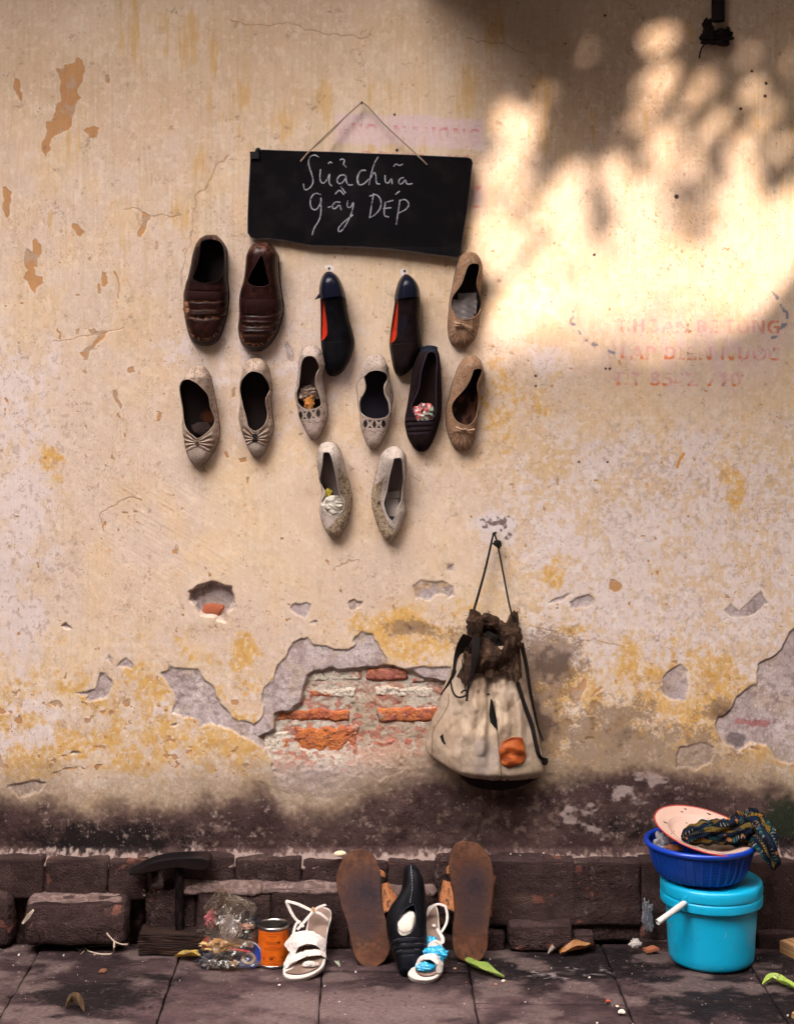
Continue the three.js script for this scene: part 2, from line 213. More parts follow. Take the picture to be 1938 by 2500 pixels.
  // washed-out stencil paint
  if (v < 600 && u > 760 && u < 1300) {
  const band = Math.max(ss(-8, 4, -Math.max(Math.abs(wu - 1000) - 178, Math.abs(wv - 320 - 0.04 * (u - 1000)) - 36)), ga(wu, wv, 1162, 480, 22, 34));
  mixc(c, [0.64, 0.46, 0.52], 0.72 * band * (0.55 + 0.45 * vn(u / 9, v / 60)));
  const tl = AD_L(u - 824, v - 288 - 0.05 * (u - 824)), edgeRed = Math.max(ga(0, v - 0.05 * (u - 824), 0, 296, 1, 9), ga(0, v - 0.05 * (u - 824), 0, 362, 1, 8));
  mixc(c, [0.56, 0.16, 0.16], tl * (0.15 + 0.75 * edgeRed) * ss(0.35, 0.6, vn(u / 24 + 7, v / 14)));
  for (const [cu, cv, r] of [[1168, 456, 9], [1166, 508, 8]]) mixc(c, [0.60, 0.18, 0.15], 0.7 * ss(0.3, 0.7, ga(wu, wv, cu, cv, r, r * 0.7)));
  }
  if (v > 620 && v < 960 && u > 1340) {
  const rx = u - 1500, ry = v - 766 - 0.01 * rx, tr = AD_R(rx, ry), er = Math.max(ga(0, ry, 0, 106, 1, 6), ga(0, ry, 0, 134, 1, 6), ga(0, ry, 0, 172, 1, 6), 0.9 * ga(rx, ry, 400, 20, 60, 40), 0.7 * ga(rx, ry, 0, 36, 60, 8));
  mixc(c, [0.60, 0.42, 0.44], 0.5 * ga(rx, ry, 200, 95, 240, 90) * ss(0.4, 0.6, vn(u / 14, v / 40)));
  mixc(c, [0.58, 0.30, 0.30], tr * 0.7 * ss(0.28, 0.5, vn(u / 12, v / 12)) * ss(-20, 60, rx + ry)); mixc(c, [0.60, 0.17, 0.045], tr * er * 0.95 * ss(0.35, 0.55, vn(u / 10 + 3, v / 10)));
  const el = Math.abs(Math.hypot((u - 1655) / 262, (v - 772) / 112) - 1) * 112;                       // the dark hand-drawn ring round the advert
  mixc(c, [0.13, 0.13, 0.20], 0.8 * ss(4.5, 1.5, el) * ss(0.45, 0.7, vn(u / 8, v / 8)) * ((u < 1520 && v > 740) || u > 1880 ? 1 : 0));
  }
  if (u > 1640 && u < 1680 && v > 1090 && v < 1160) mixc(c, [0.55, 0.22, 0.03], 0.9 * ss(4.5, 3, dline([[1652, 1140], [1658, 1122], [1668, 1108]], u, v)));
  for (const q of HOLES) { const x = q[0], y = q[1], r = q[2]; if (Math.abs(u - x) > 12 || Math.abs(v - y) > 12) continue; const d = Math.hypot(u - x, v - y); if (d < 12) { const k = ss(r, r * 0.55, d + 2 * (grain - 0.5)); mixc(c, [0.06, 0.03, 0.03], k); b -= 1.5 * k; } }
  // flaked coats
  let chip = 0; for (const p of chips) { const s = sdPoly(p, wu, wv); if (s < 14) { const k = ss(1.6, -1.6, s); chip = Math.max(chip, k); if (s > 0 && s < 5) mixc(c, [0.66, 0.54, 0.42], 0.35 * ss(5, 1, s)); } }
  { const d = Math.hypot((wu - 1500) * 0.9, wv - 1430); if (d < 20) chip = Math.max(chip, ss(16, 13, d)); }
  const rs = Math.max(ss(0.83, 0.86, fbm(u / 16 + 200, v / 18 + 130, 3)) * ss(250, 700, v) * (1 - ss(1850, 1900, v)), ss(0.70, 0.73, fbm(u / 24 + 20, v / 22 + 33, 4)) * ss(1620, 1720, v) * (1 - ss(1880, 1960, v)));
  chip = Math.max(chip, rs);
  if (chip > 0) { const k = [0.47, 0.255, 0.115]; mixc(k, [0.42, 0.21, 0.10], mid); mixc(k, [0.40, 0.29, 0.22], ss(0.55, 0.7, fbm(u / 30 + 11, v / 30, 3)) * 0.7); mixc(c, k, chip); b -= 1.1 * chip; }
  for (const k of CRACKS) if (wu > k.bb[0] && wu < k.bb[2] && wv > k.bb[1] && wv < k.bb[3]) { const d = dline(k.p, wu, wv), q = ss(2.2, 0.7, d); mixc(c, [0.33, 0.19, 0.10], 0.55 * q); b -= 0.9 * q; }
  // broken plaster: grey render
  let pt = 0; for (const p of patches) { const s = sdPoly(p, wu, wv); if (s < 14) { pt = Math.max(pt, ss(2, -2, s)); if (s > 0 && s < 6) mixc(c, [0.62, 0.47, 0.33], 0.4 * ss(6, 1, s) * (1 - ss(1830, 1880, v))); } }
  const hs = sdPoly(HOLE, wu, wv), bs = sdPoly(BRICKED, wu, wv); pt = Math.max(pt, ss(2, -2, hs));
  if (pt > 0) {
    const k = [0.38, 0.295, 0.285]; mixc(k, [0.47, 0.385, 0.37], ss(0.35, 0.7, mid)); mixc(k, [0.40, 0.29, 0.20], 0.5 * ss(0.5, 0.7, fbm(u / 45 + 90, v / 40, 4))); mixc(k, [0.27, 0.20, 0.19], 0.7 * ss(0.55, 0.75, fbm(u / 16, v / 16, 3)));
    mixc(k, [0.62, 0.56, 0.54], ss(0.93, 0.96, vn(u / 4 + 5, v / 4))); mixc(k, [0.33, 0.10, 0.10], 0.75 * ss(0.5, 0.66, 0.45 * ga(u, v, 1845, 1765, 90, 16) + 0.5 * fbm(u / 12, v / 9, 3)) * (u > 1700 ? 1 : 0)); mixc(k, [0.13, 0.10, 0.11], 0.85 * ss(0.4, 0.7, ga(wu, wv, 1798, 1805, 30, 22)));
    mixc(k, [0.50, 0.31, 0.12], 0.8 * ss(0.56, 0.62, fbm(u / 28 + 61, v / 26, 3)) * ga(u, v, 1055, 1450, 60, 30));
    mixc(c, k, pt); { const q = 1 + 0.35 * (grain - 0.5) + 0.3 * (fine - 0.5); c[0] = lerp(c[0], c[0] * q, pt); c[1] = lerp(c[1], c[1] * q, pt); c[2] = lerp(c[2], c[2] * q, pt); } b = lerp(b, 0.9 * (fine - 0.5) + 0.9 * (fbm(u / 26, v / 26, 3) - 0.5) + 0.5 * (grain - 0.5), pt);
  }
  if (bs < 14) {                                                       // lime and mortar round the bricks
    const q = ss(2, -2, bs), k = [0.50, 0.43, 0.36]; mixc(k, [0.41, 0.305, 0.235], ss(0.42, 0.62, mid)); mixc(k, [0.56, 0.49, 0.42], ss(1660, 1560, v)); mixc(k, [0.38, 0.30, 0.22], 0.8 * ss(0.3, 0.8, ga(u, v, 900, 1760, 70, 60)));
    mixc(k, [0.38, 0.13, 0.09], 0.8 * ss(0.52, 0.62, fbm(u / 14 + 8, v / 10, 5)) * ss(1640, 1700, v) * ss(560, 700, u)); mixc(k, [0.44, 0.23, 0.175], 0.75 * ss(0.40, 0.60, 0.5 * fbm(u / 24 + 18, v / 16, 5) + 0.35 * ga(u, v, 940, 1850, 130, 50))); mixc(k, [0.40, 0.31, 0.29], 0.8 * ss(1840, 1890, v)); mixc(k, [0.2, 0.15, 0.13], 0.5 * ss(0.6, 0.75, fine)); mixc(c, k, q); b = lerp(b, 2.6 * (fine - 0.5) + 3 * (fbm(u / 20, v / 16, 3) - 0.5), q);
  }
  // black damp and soot low down, with mould round the sack
  const e = v - pl(EDGE, u), ns = 0.78 * fbm(u / 70 + 5, v / 60, 5) + 0.22 * vn(u / 9, v / 9) - 0.5;
  const mould = 1.12 * Math.max(0.62 * ga(u, v, 1480, 1770, 150, 90), 0.6 * ga(u, v, 1640, 1850, 170, 60), 0.6 * ga(u, v, 1560, 1860, 260, 70), 0.5 * ga(u, v, 1330, 1880, 160, 60), ga(u, v, 1350, 1620, 80, 75), 0.85 * ga(u, v, 1310, 1770, 110, 130), 0.75 * ga(u, v, 1500, 1810, 200, 70), 0.8 * ga(u, v, 1760, 1735, 50, 40), 0.6 * ga(u, v, 1130, 1560, 45, 45), 0.8 * ga(u, v, 1000, 1530, 60, 25), 0.55 * ga(u, v, 1700, 1800, 120, 60), 0.5 * ss(-110, 10, e) * ss(1000, 1300, u));
  const mm = ss(0.42, 0.62, 0.45 * fbm(u / 26, v / 26, 4) + 0.2 * vn(u / 4, v / 4) + 0.42 * mould - (pt > 0.5 && u > 1650 ? 0.25 : 0));
  mixc(c, [0.20, 0.125, 0.085], 0.75 * mm); mixc(c, [0.085, 0.055, 0.045], 0.75 * ss(0.60, 0.78, 0.5 * mould + 0.4 * fbm(u / 17, v / 17, 3) + 0.1 * grain));
  const spk = ss(0.56, 0.80, 0.62 * vn(u / 3.5, v / 3.5) + 0.25 * fbm(u / 20, v / 20, 3) + 0.26 * ss(-130, 0, e)); mixc(c, [0.22, 0.145, 0.10], 0.45 * spk * ss(-140, -30, e));
  mixc(c, [0.30, 0.215, 0.145], 0.75 * ss(-150, -30, e + 90 * ns) * (0.7 + 0.3 * ss(0.3, 0.7, fbm(u / 6, v / 6, 2))));
  mixc(c, [0.185, 0.12, 0.085], 0.8 * ss(-0.36, 0.04, e / 150 + 0.9 * ns) * (0.75 + 0.25 * grain));
  const g = ss(-0.24, 0.20, e / 150 + 0.42 * ns + (u > 1250 ? 0.05 : 0) - (pt > 0.5 ? 0.06 : 0));
  if (g > 0) {
    const k = [0.054, 0.030, 0.028]; mixc(k, [0.085, 0.050, 0.045], ss(0.35, 0.8, mid)); mixc(k, [0.024, 0.013, 0.013], 0.9 * ss(0.4, 0.85, 0.75 * fbm(u / 38 + 9, v / 30, 5) + 0.25 * vn(u / 3, v / 3)));
    mixc(k, [0.20, 0.135, 0.11], 0.55 * ss(0.58, 0.80, fbm(u / 17 + 31, v / 17, 5))); mixc(k, [0.009, 0.0065, 0.007], 0.92 * ss(0.36, 0.62, 0.35 * fbm(u / 30 + 7, v / 24, 5) + 0.15 * vn(u / 4, v / 4) + 0.42 * Math.max(ga(u, v, 270, 2050, 240, 50), 0.7 * ga(u, v, 1930, 2040, 120, 70), 0.6 * ga(u, v, 1520, 2020, 160, 40)))); mixc(k, [0.42, 0.33, 0.29], 0.6 * ss(0.93, 0.98, vn(u / 3.3 + 17, v / 3.3))); mixc(k, [0.34, 0.26, 0.24], 0.75 * ss(0.56, 0.66, 0.6 * fbm(u / 30 + 70, v / 25, 4) + 0.3 * Math.max(ga(u, v, 1420, 2000, 80, 60), ga(u, v, 1560, 1900, 120, 70), ga(u, v, 1230, 1930, 90, 30))));
    mixc(k, [0.016, 0.022, 0.012], 0.9 * ss(0.45, 0.62, 0.45 * fbm(u / 18, v / 18, 3) + 0.5 * ga(u, v, 1920, 1985, 90, 75)));
    mixc(k, [0.30, 0.22, 0.195], 0.8 * ss(0.44, 0.6, 0.4 * fbm(u / 8, v / 8, 3) + 0.3 * fbm(u / 60, v / 30, 2) + 0.30 * ga(0, v, 0, 2090, 1, 14)));
    mixc(c, k, g); b = lerp(b, 1.2 * (fine - 0.5) + 1.6 * (fbm(u / 22, v / 22, 3) - 0.5) + 0.8 * (grain - 0.5), g);
  }
  if (hi) { const f = 1 + 0.13 * (fine - 0.5) + 0.08 * (grain - 0.5) + 0.08 * (vn(u / 2.3, v / 44) - 0.5) * (1 - ss(600, 1100, v)); c[0] *= f; c[1] *= f; c[2] *= f; }
  // trowel and brush marks
  b += 0.45 * (fbm(u / 26, v / 30, 3) - 0.5) + 0.22 * (vn(u / 2.6, v / 46) - 0.5) + 0.25 * (fine - 0.5) + 0.12 * (grain - 0.5);
  const tr2 = ga(u, v, 420, 1300, 210, 150), tx = u * 0.86 + v * 0.5, ty = -u * 0.5 + v * 0.86; b += 1.0 * tr2 * (fbm(tx / 40, ty / 5.5, 2) - 0.5);
  return [c[0], c[1], c[2], b];
}
function relief(u, v) {                                                // metres out of the wall's face
  const wu = u + 16 * (fbm(u / 22, v / 22, 3) - 0.5), wv = v + 16 * (fbm(u / 22 + 70, v / 22 + 9, 3) - 0.5);
  let z = 0.010 * (fbm(u / 320 + 4, v / 320, 2) - 0.5) + 0.0035 * (fbm(u / 60, v / 60, 3) - 0.5), cls = 0, dd = 0;
  for (let i = 0; i < patches.length; i++) { const s = sdPoly(patches[i], wu, wv); if (s < 4) { const k = ss(2, -2.5, s); if (k * patches[i].d > dd) { dd = k * patches[i].d; if (k > 0.5) cls = i + 1; } } }
  const low = ss(-20, 60, v - pl(EDGE, u) + 60 * (fbm(u / 40, v / 40, 3) - 0.5)), rough = Math.max(dd > 0.002 ? 1 : 0, low);
  let dz = -dd * (1 - 0.7 * low) * (u > 560 && u < 1200 ? 1 - ss(1790, 1890, wv) : 1);
  const hs = sdPoly(HOLE, wu, wv); if (hs < 4) { const k = ss(2, -6, hs); dz = Math.min(dz, -0.028 * k); if (k > 0.4) cls = 100; }
  const bs = sdPoly(BRICKED, wu, wv); if (bs < 4) { const k = ss(2, -5, bs); dz = Math.min(dz, lerp(dz, -0.0165 + 0.0145 * ss(1800, 1885, v), k)); if (k > 0.4) cls = 101; }
  z += dz + rough * 0.0032 * (fbm(u / 13, v / 13, 3) - 0.5) + 0.004 * low;
  const wv2 = v + 5 * (fbm(u / 30, 4, 3) - 0.5) * 2;
  z += 0.052 * ss(2066, 2100, wv2) * (1 - ga(u, 0, 377, 0, 18, 1)) - 0.035 * ss(2104, 2114, wv2);
  return [z, cls];
}
const WALL = { u0: -130, u1: 2068, v0: -300, v1: 2330 };                // the panel modelled finely
const wallTexW = 1584, wallTexH = 1896;
const wallRough = { roughness: 0.93 };
const plasterMat = (() => {
  const w = wallTexW, h = wallTexH, d = new Uint8Array(w * h * 4), e = new Uint8Array(w * h * 4);
  for (let j = 0; j < h; j++) for (let i = 0; i < w; i++) {
    const c = wallLook(lerp(WALL.u0, WALL.u1, (i + 0.5) / w), lerp(WALL.v1, WALL.v0, (j + 0.5) / h), true), o = (j * w + i) * 4;
    d[o] = cl(srgb(c[0]), 0, 255); d[o + 1] = cl(srgb(c[1]), 0, 255); d[o + 2] = cl(srgb(c[2]), 0, 255); d[o + 3] = 255;
    e[o] = e[o + 1] = e[o + 2] = cl(255 * (0.5 + c[3] / 8), 0, 255); e[o + 3] = 255;
  }
  return mat({ map: tex(d, w, h, true), bumpMap: tex(e, w, h, false), bumpScale: 0.008, roughness: 0.93 });
})();
const X0 = (WALL.u0 - 897) / 940 + EYE.x, X1 = (WALL.u1 - 897) / 940 + EYE.x, YT = EYE.y - (WALL.v0 - 961) / 940, YB = EYE.y - (WALL.v1 - 961) / 940;
const wall = thing('plaster_wall', 'weathered ochre plaster wall with flaked patches, bare brick and a sooty base', 'wall');
{
  const nx = 760, ny = 900, P = new Float32Array((nx + 1) * (ny + 1) * 3), U = new Float32Array((nx + 1) * (ny + 1) * 2), C = new Uint8Array((nx + 1) * (ny + 1));
  for (let j = 0; j <= ny; j++) for (let i = 0; i <= nx; i++) {
    const n = j * (nx + 1) + i, u = lerp(WALL.u0, WALL.u1, i / nx), v = lerp(WALL.v1, WALL.v0, j / ny), [z, c] = relief(u, v);
    P[n * 3] = lerp(X0, X1, i / nx); P[n * 3 + 1] = lerp(YB, YT, j / ny); P[n * 3 + 2] = z; U[n * 2] = i / nx; U[n * 2 + 1] = j / ny; C[n] = c;
  }
  const N = new Float32Array(P.length), dx = (X1 - X0) / nx, dy = (YT - YB) / ny;
  for (let j = 0; j <= ny; j++) for (let i = 0; i <= nx; i++) {
    const a = Math.max(i - 1, 0), b = Math.min(i + 1, nx), c = Math.max(j - 1, 0), e = Math.min(j + 1, ny), n = (j * (nx + 1) + i) * 3, r = nx + 1;
    let gx = (P[(j * r + b) * 3 + 2] - P[(j * r + a) * 3 + 2]) / ((b - a) * dx), gy = (P[(e * r + i) * 3 + 2] - P[(c * r + i) * 3 + 2]) / ((e - c) * dy); const l = Math.hypot(gx, gy, 1);
    N[n] = -gx / l; N[n + 1] = -gy / l; N[n + 2] = 1 / l;
  }
  const lists = {};
  for (let j = 0; j < ny; j++) for (let i = 0; i < nx; i++) { const a = j * (nx + 1) + i, b = a + 1, c = a + nx + 1, d = c + 1, k = C[a]; (lists[k] ??= []).push(a, b, d, a, d, c); }
  for (const k of Object.keys(lists)) {
    const map = new Map(), p = [], n = [], u = [], idx = lists[k].map((v) => { let m = map.get(v); if (m === undefined) { m = map.size; map.set(v, m); p.push(P[v * 3], P[v * 3 + 1], P[v * 3 + 2]); n.push(N[v * 3], N[v * 3 + 1], N[v * 3 + 2]); u.push(U[v * 2], U[v * 2 + 1]); } return m; });
    const g = new THREE.BufferGeometry(); g.setAttribute('position', new THREE.Float32BufferAttribute(p, 3)); g.setAttribute('normal', new THREE.Float32BufferAttribute(n, 3)); g.setAttribute('uv', new THREE.Float32BufferAttribute(u, 2)); g.setIndex(idx);
    part(k === '0' ? 'plaster' : k === '100' ? 'hole' : k === '101' ? 'mortar' : 'bare_patch', g, plasterMat, wall);
  }
  // the wall goes on to both sides and above, out of the picture
  const w = 1024, h = 512, eu0 = -3600, eu1 = 5600, ev0 = -2300, ev1 = 2330;
  const wide = mat({ map: texture(w, h, (i, j) => { const c = wallLook(lerp(eu0, eu1, (i + 0.5) / w), lerp(ev1, ev0, (j + 0.5) / h), false); return [c[0], c[1], c[2]]; }), roughness: 0.93 });
  const panel = (u0, u1, v0, v1) => { const g = new THREE.PlaneGeometry(1, 1, 8, 8), x = (u) => (u - 897) / 940 + EYE.x, y = (v) => EYE.y - (v - 961) / 940, q = g.attributes; for (let i = 0; i < q.position.count; i++) { const a = lerp(u0, u1, q.position.getX(i) + 0.5), b = lerp(v1, v0, q.position.getY(i) + 0.5); q.position.setXYZ(i, x(a), y(b), 0); q.uv.setXY(i, (a - eu0) / (eu1 - eu0), (ev1 - b) / (ev1 - ev0)); } part('plaster', g, wide, wall); };
  panel(eu0, WALL.u0, WALL.v0, WALL.v1); panel(WALL.u1, eu1, WALL.v0, WALL.v1); panel(eu0, eu1, ev0, WALL.v0);
  const core = new THREE.BoxGeometry(9.7, 4.9, 0.2).translate(0.1, 2.4, -0.17); part('masonry_core', core, mat({ rgb: [0.3, 0.2, 0.15], roughness: 1 }), wall);
}
// bricks in the open patch, each with its own broken face
const brickLook = (u, v) => {
  const c = [0.40, 0.115, 0.048], m = fbm(u / 16, v / 14, 4), f = fbm(u / 5, v / 5, 3);
  mixc(c, [0.47, 0.155, 0.055], ss(0.4, 0.65, fbm(u / 40 + 3, v / 40, 3))); mixc(c, [0.30, 0.085, 0.06], ss(0.5, 0.7, m));
  mixc(c, [0.47, 0.145, 0.035], 0.8 * ga(u, v, 800, 1820, 90, 45)); mixc(c, [0.33, 0.12, 0.10], 0.85 * ga(u, v, 945, 1648, 70, 22)); mixc(c, [0.40, 0.18, 0.16], 0.7 * ga(u, v, 940, 1850, 90, 60));
  const lime = Math.max(ga(u, v, 770, 1660, 100, 26), ga(u, v, 1060, 1690, 60, 40), 0.85 * ga(u, v, 690, 1690, 60, 18), 0.8 * ga(u, v, 665, 1800, 45, 50), 0.8 * ga(u, v, 860, 1690, 60, 40), 0.5 * ga(u, v, 780, 1880, 130, 14), 0.5 * ga(u, v, 1000, 1870, 70, 40), 0.75 * ga(u, v, 930, 1690, 190, 14));
  mixc(c, [0.56, 0.49, 0.41], 0.95 * ss(0.44, 0.58, 0.40 * fbm(u / 20 + 9, v / 12, 5) + 0.14 * f + 0.60 * lime)); mixc(c, [0.36, 0.30, 0.25], 0.8 * ss(0.55, 0.68, 0.4 * m + 0.5 * ga(u, v, 900, 1765, 50, 50) + 0.15 * f));
  mixc(c, [0.14, 0.07, 0.05], 0.6 * ss(0.62, 0.78, fbm(u / 7 + 40, v / 6, 3))); mixc(c, [0.62, 0.42, 0.33], 0.6 * ss(0.88, 0.94, vn(u / 4, v / 4))); return [...c, f];
};
const BT = { u0: 620, u1: 1140, v0: 1600, v1: 1920 };
const brickMat = (() => { const w = 520, h = 320, a = (f) => (i, j) => f(brickLook(lerp(BT.u0, BT.u1, i / w), lerp(BT.v1, BT.v0, j / h))); return mat({ map: texture(w, h, a((c) => [c[0], c[1], c[2]])), bumpMap: texture(w, h, a((c) => [c[3], c[3], c[3]]), { color: false }), bumpScale: 0.004, roughness: 0.95 }); })();
function brick(u0, u1, v0, v1, proud, seed, erode = 0.5, parent = wall, m = brickMat) {
  const rag = erode > 0.9 ? 15 : 8;
  const nx = Math.max(6, Math.round((u1 - u0) / 5)), ny = Math.max(5, Math.round((v1 - v0) / 5)), pos = [], uv = [], idx = [];
  for (let j = 0; j <= ny; j++) for (let i = 0; i <= nx; i++) {
    let u = lerp(u0, u1, i / nx), v = lerp(v1, v0, j / ny); const ed = Math.min(i, nx - i, j, ny - j);
    const su = u, sv = v; u += rag * (fbm(su / 20 + seed, sv / 20, 4) - 0.5) * (ed < 2 ? 2 : 1); v += rag * (fbm(su / 20 + 50 + seed, sv / 20, 4) - 0.5) * (ed < 2 ? 2 : 1);
    const z = ed === 0 ? -0.034 : proud - (ed === 1 ? 0.003 : 0) - erode * 0.012 * Math.max(0, fbm(u / 25 + seed * 3, v / 25, 4) - 0.42);
    pos.push((u - 897) / 940 + EYE.x, EYE.y - (v - 961) / 940, z); uv.push((u - BT.u0) / (BT.u1 - BT.u0), (BT.v1 - v) / (BT.v1 - BT.v0));
  }
  for (let j = 0; j < ny; j++) for (let i = 0; i < nx; i++) { const a = j * (nx + 1) + i; idx.push(a, a + 1, a + nx + 2, a, a + nx + 2, a + nx + 1); }
  part('brick', built(pos, uv, idx), m, parent);
}
brick(744, 888, 1636, 1670, -0.0148, 1); brick(892, 998, 1630, 1668, -0.012, 2); brick(1003, 1120, 1650, 1672, -0.014, 3);
brick(742, 870, 1678, 1712, -0.0150, 4, 0.8); brick(912, 1120, 1674, 1710, -0.0148, 5, 0.8);
brick(672, 862, 1732, 1768, -0.012, 6, 0.6); brick(918, 1110, 1726, 1768, -0.011, 7, 0.6);
brick(640, 712, 1784, 1884, -0.011, 8, 0.5); brick(718, 876, 1774, 1866, -0.0095, 9, 0.95); brick(882, 1016, 1806, 1884, -0.0125, 10, 1.1);
brick(490, 545, 1475, 1508, -0.019, 12, 1, wall, mat({ rgb: [0.34, 0.10, 0.05], roughness: 0.95 }));

// the footing: rough stones, each its own
const stoneTex = (w, f) => texture(w, w, f, { repeat: true });
const per = (f, n = 1) => (i, j, w) => f(i / w * n, j / w * n);
const wrapN = (x, y, p) => { const k = (a, b) => vn(a, b); const fx = x / p, fy = y / p; return lerp(lerp(k(x, y), k(x - p, y), fx), lerp(k(x, y - p), k(x - p, y - p), fx), fy); };
const wf = (x, y, p) => 0.5 * wrapN(x, y, p) + 0.28 * wrapN(x * 2, y * 2, p * 2) + 0.22 * wrapN(x * 4, y * 4, p * 4);
const stoneMaps = (() => {
  const w = 1024, look = (i, j) => {
    const x = i / w * 16, y = j / w * 16, m = wf(x, y, 16), n = wf(x * 4, y * 4, 64), p = wrapN(x * 14, y * 14, 224), big = wrapN(x / 2, y / 2, 8);
    const c = [0.034, 0.019, 0.018]; mixc(c, [0.060, 0.035, 0.032], ss(0.35, 0.75, m)); mixc(c, [0.017, 0.0095, 0.0095], 0.9 * ss(0.40, 0.85, n)); mixc(c, [0.12, 0.072, 0.055], 0.4 * ss(0.6, 0.8, big)); mixc(c, [0.15, 0.105, 0.092], 0.5 * ss(0.58, 0.76, wf(x * 2 + 5, y * 2, 32)) * ss(0.3, 0.8, p)); mixc(c, [0.36, 0.28, 0.25], 0.7 * ss(0.92, 0.97, p)); mixc(c, [0.20, 0.07, 0.045], 0.45 * ss(0.72, 0.8, wf(x * 1.0 + 3, y + 9, 16)));
    { const q = 0.62 + 0.5 * p + 0.35 * wrapN(x * 22 + 3, y * 22, 352); c[0] *= q; c[1] *= q; c[2] *= q; } return [...c, 0.4 * n + 0.35 * p + 0.25 * m];
  };
  return { map: texture(w, w, (i, j) => look(i, j).slice(0, 3), { repeat: true }), bumpMap: texture(w, w, (i, j) => { const h = look(i, j)[3]; return [h, h, h]; }, { color: false, repeat: true }) };
})();
const stoneMat = mat({ ...stoneMaps, bumpScale: 0.008, roughness: 0.94 });
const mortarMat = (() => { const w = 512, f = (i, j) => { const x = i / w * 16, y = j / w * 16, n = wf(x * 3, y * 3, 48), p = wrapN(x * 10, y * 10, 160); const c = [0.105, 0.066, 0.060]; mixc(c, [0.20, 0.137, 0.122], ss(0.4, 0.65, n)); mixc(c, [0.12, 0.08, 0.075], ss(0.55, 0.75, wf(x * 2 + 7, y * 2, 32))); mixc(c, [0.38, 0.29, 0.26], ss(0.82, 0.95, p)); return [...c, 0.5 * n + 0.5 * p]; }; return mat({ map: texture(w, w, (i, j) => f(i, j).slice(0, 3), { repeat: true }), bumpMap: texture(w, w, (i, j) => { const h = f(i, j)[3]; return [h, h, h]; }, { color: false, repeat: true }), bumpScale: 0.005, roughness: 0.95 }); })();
function stone(px0, px1, py0, py1, zf, seed, { zb = -0.02, round = 0.35, m = stoneMat, name = 'stone', parent = wall, amp = 0.012, slope = 0 } = {}) {
  const A = at(px0, py1, zf), B = at(px1, py0, zf), cx = (A.x + B.x) / 2, cy = (A.y + B.y) / 2, cz = (zf + zb) / 2, hx = (B.x - A.x) / 2, hy = (B.y - A.y) / 2, hz = (zf - zb) / 2;
  const g = new THREE.BoxGeometry(2 * hx, 2 * hy, 2 * hz, Math.max(6, Math.round(hx * 2 / 0.009)), Math.max(5, Math.round(hy * 2 / 0.009)), 5); g.deleteAttribute('normal');
  const r = Math.min(hx, hy, hz) * round, v = V(0, 0, 0);
  let h = mergeVertices((() => { const q = g.clone(); q.deleteAttribute('uv'); return q; })(), 1e-5);
  h = warp(h, (p) => {
    v.set(cl(p.x, -hx + r, hx - r), cl(p.y, -hy + r, hy - r), cl(p.z, -hz + r, hz - r)); const d = p.clone().sub(v), l = d.length(); if (l > r) p.copy(v).addScaledVector(d, r / l);
    const X = p.x * 38 + seed * 13, Y = p.y * 38, Z = p.z * 38, n = p.clone().set(p.x / hx, p.y / hy, p.z / hz).normalize(), k = amp * (n3(X * 0.5, Y * 0.5, Z * 0.5) - 0.5) * 2 + amp * 0.5 * (n3(X * 1.7, Y * 1.7, Z * 1.7) - 0.5) * 2;
    p.addScaledVector(n, k); p.z -= slope * Math.max(0, p.y); p.x += 0.10 * hy * (n3(Y * 0.3, seed, 2) - 0.5) * 2;
  });
  const q = h.attributes.position, uv = [], N = h.attributes.normal; for (let i = 0; i < q.count; i++) uv.push((cx + q.getX(i)) / 0.55 + seed * 0.31, (cy + q.getY(i) + (Math.abs(N.getY(i)) > 0.7 ? q.getZ(i) : 0)) / 0.55 + seed * 0.17);
  h.setAttribute('uv', new THREE.Float32BufferAttribute(uv, 2));
  const o = part(name, h, m, parent); o.position.set(cx, cy, cz); return o;
}
// mortar bedding between and behind the stones
[[-140, 354, 2106, 2204, 0.050], [400, 1400, 2106, 2196, 0.050], [1380, 2075, 2112, 2300, 0.068], [478, 1068, 2194, 2324, 0.093], [1062, 1400, 2130, 2262, 0.066]].forEach(([a, b, c, d, z], i) => stone(a, b, c, d, z, 140 + i, { round: 0.1, amp: 0.004, name: 'mortar' }));
// upper course
[[-130, 105, 2096, 2198], [107, 262, 2098, 2200], [263, 356, 2102, 2200], [398, 574, 2092, 2182], [575, 736, 2100, 2184], [738, 844, 2102, 2186], [843, 947, 2104, 2188], [945, 1070, 2102, 2192], [1066, 1404, 2102, 2264], [1398, 1568, 2106, 2262], [1562, 1774, 2104, 2304], [1768, 2070, 2106, 2296]].forEach(([a, b, c, d], i) => stone(a, b, c, d, i < 8 ? 0.060 : 0.080, i + 1, { round: 0.14, amp: i < 8 ? 0.006 : 0.007 }));
// lower course and the loose block
[[-130, 26, 2188, 2322, 0.10], [54, 308, 2206, 2316, 0.135], [352, 476, 2182, 2312, 0.088], [480, 663, 2182, 2322, 0.105], [661, 853, 2180, 2322, 0.106], [851, 1064, 2186, 2322, 0.104], [1066, 1150, 2290, 2336, 0.10], [1156, 1236, 2282, 2336, 0.11], [1240, 1396, 2262, 2326, 0.125], [1400, 1452, 2282, 2322, 0.115], [1560, 1760, 2296, 2330, 0.09], [1846, 2070, 2280, 2330, 0.10]].forEach(([a, b, c, d, z], i) => stone(a, b, c, d, z, i + 21, { round: i === 1 ? 0.42 : i > 1 && i < 6 ? 0.16 : 0.4, amp: i > 5 ? 0.010 : 0.007, slope: i === 1 ? 0.35 : 0 }));
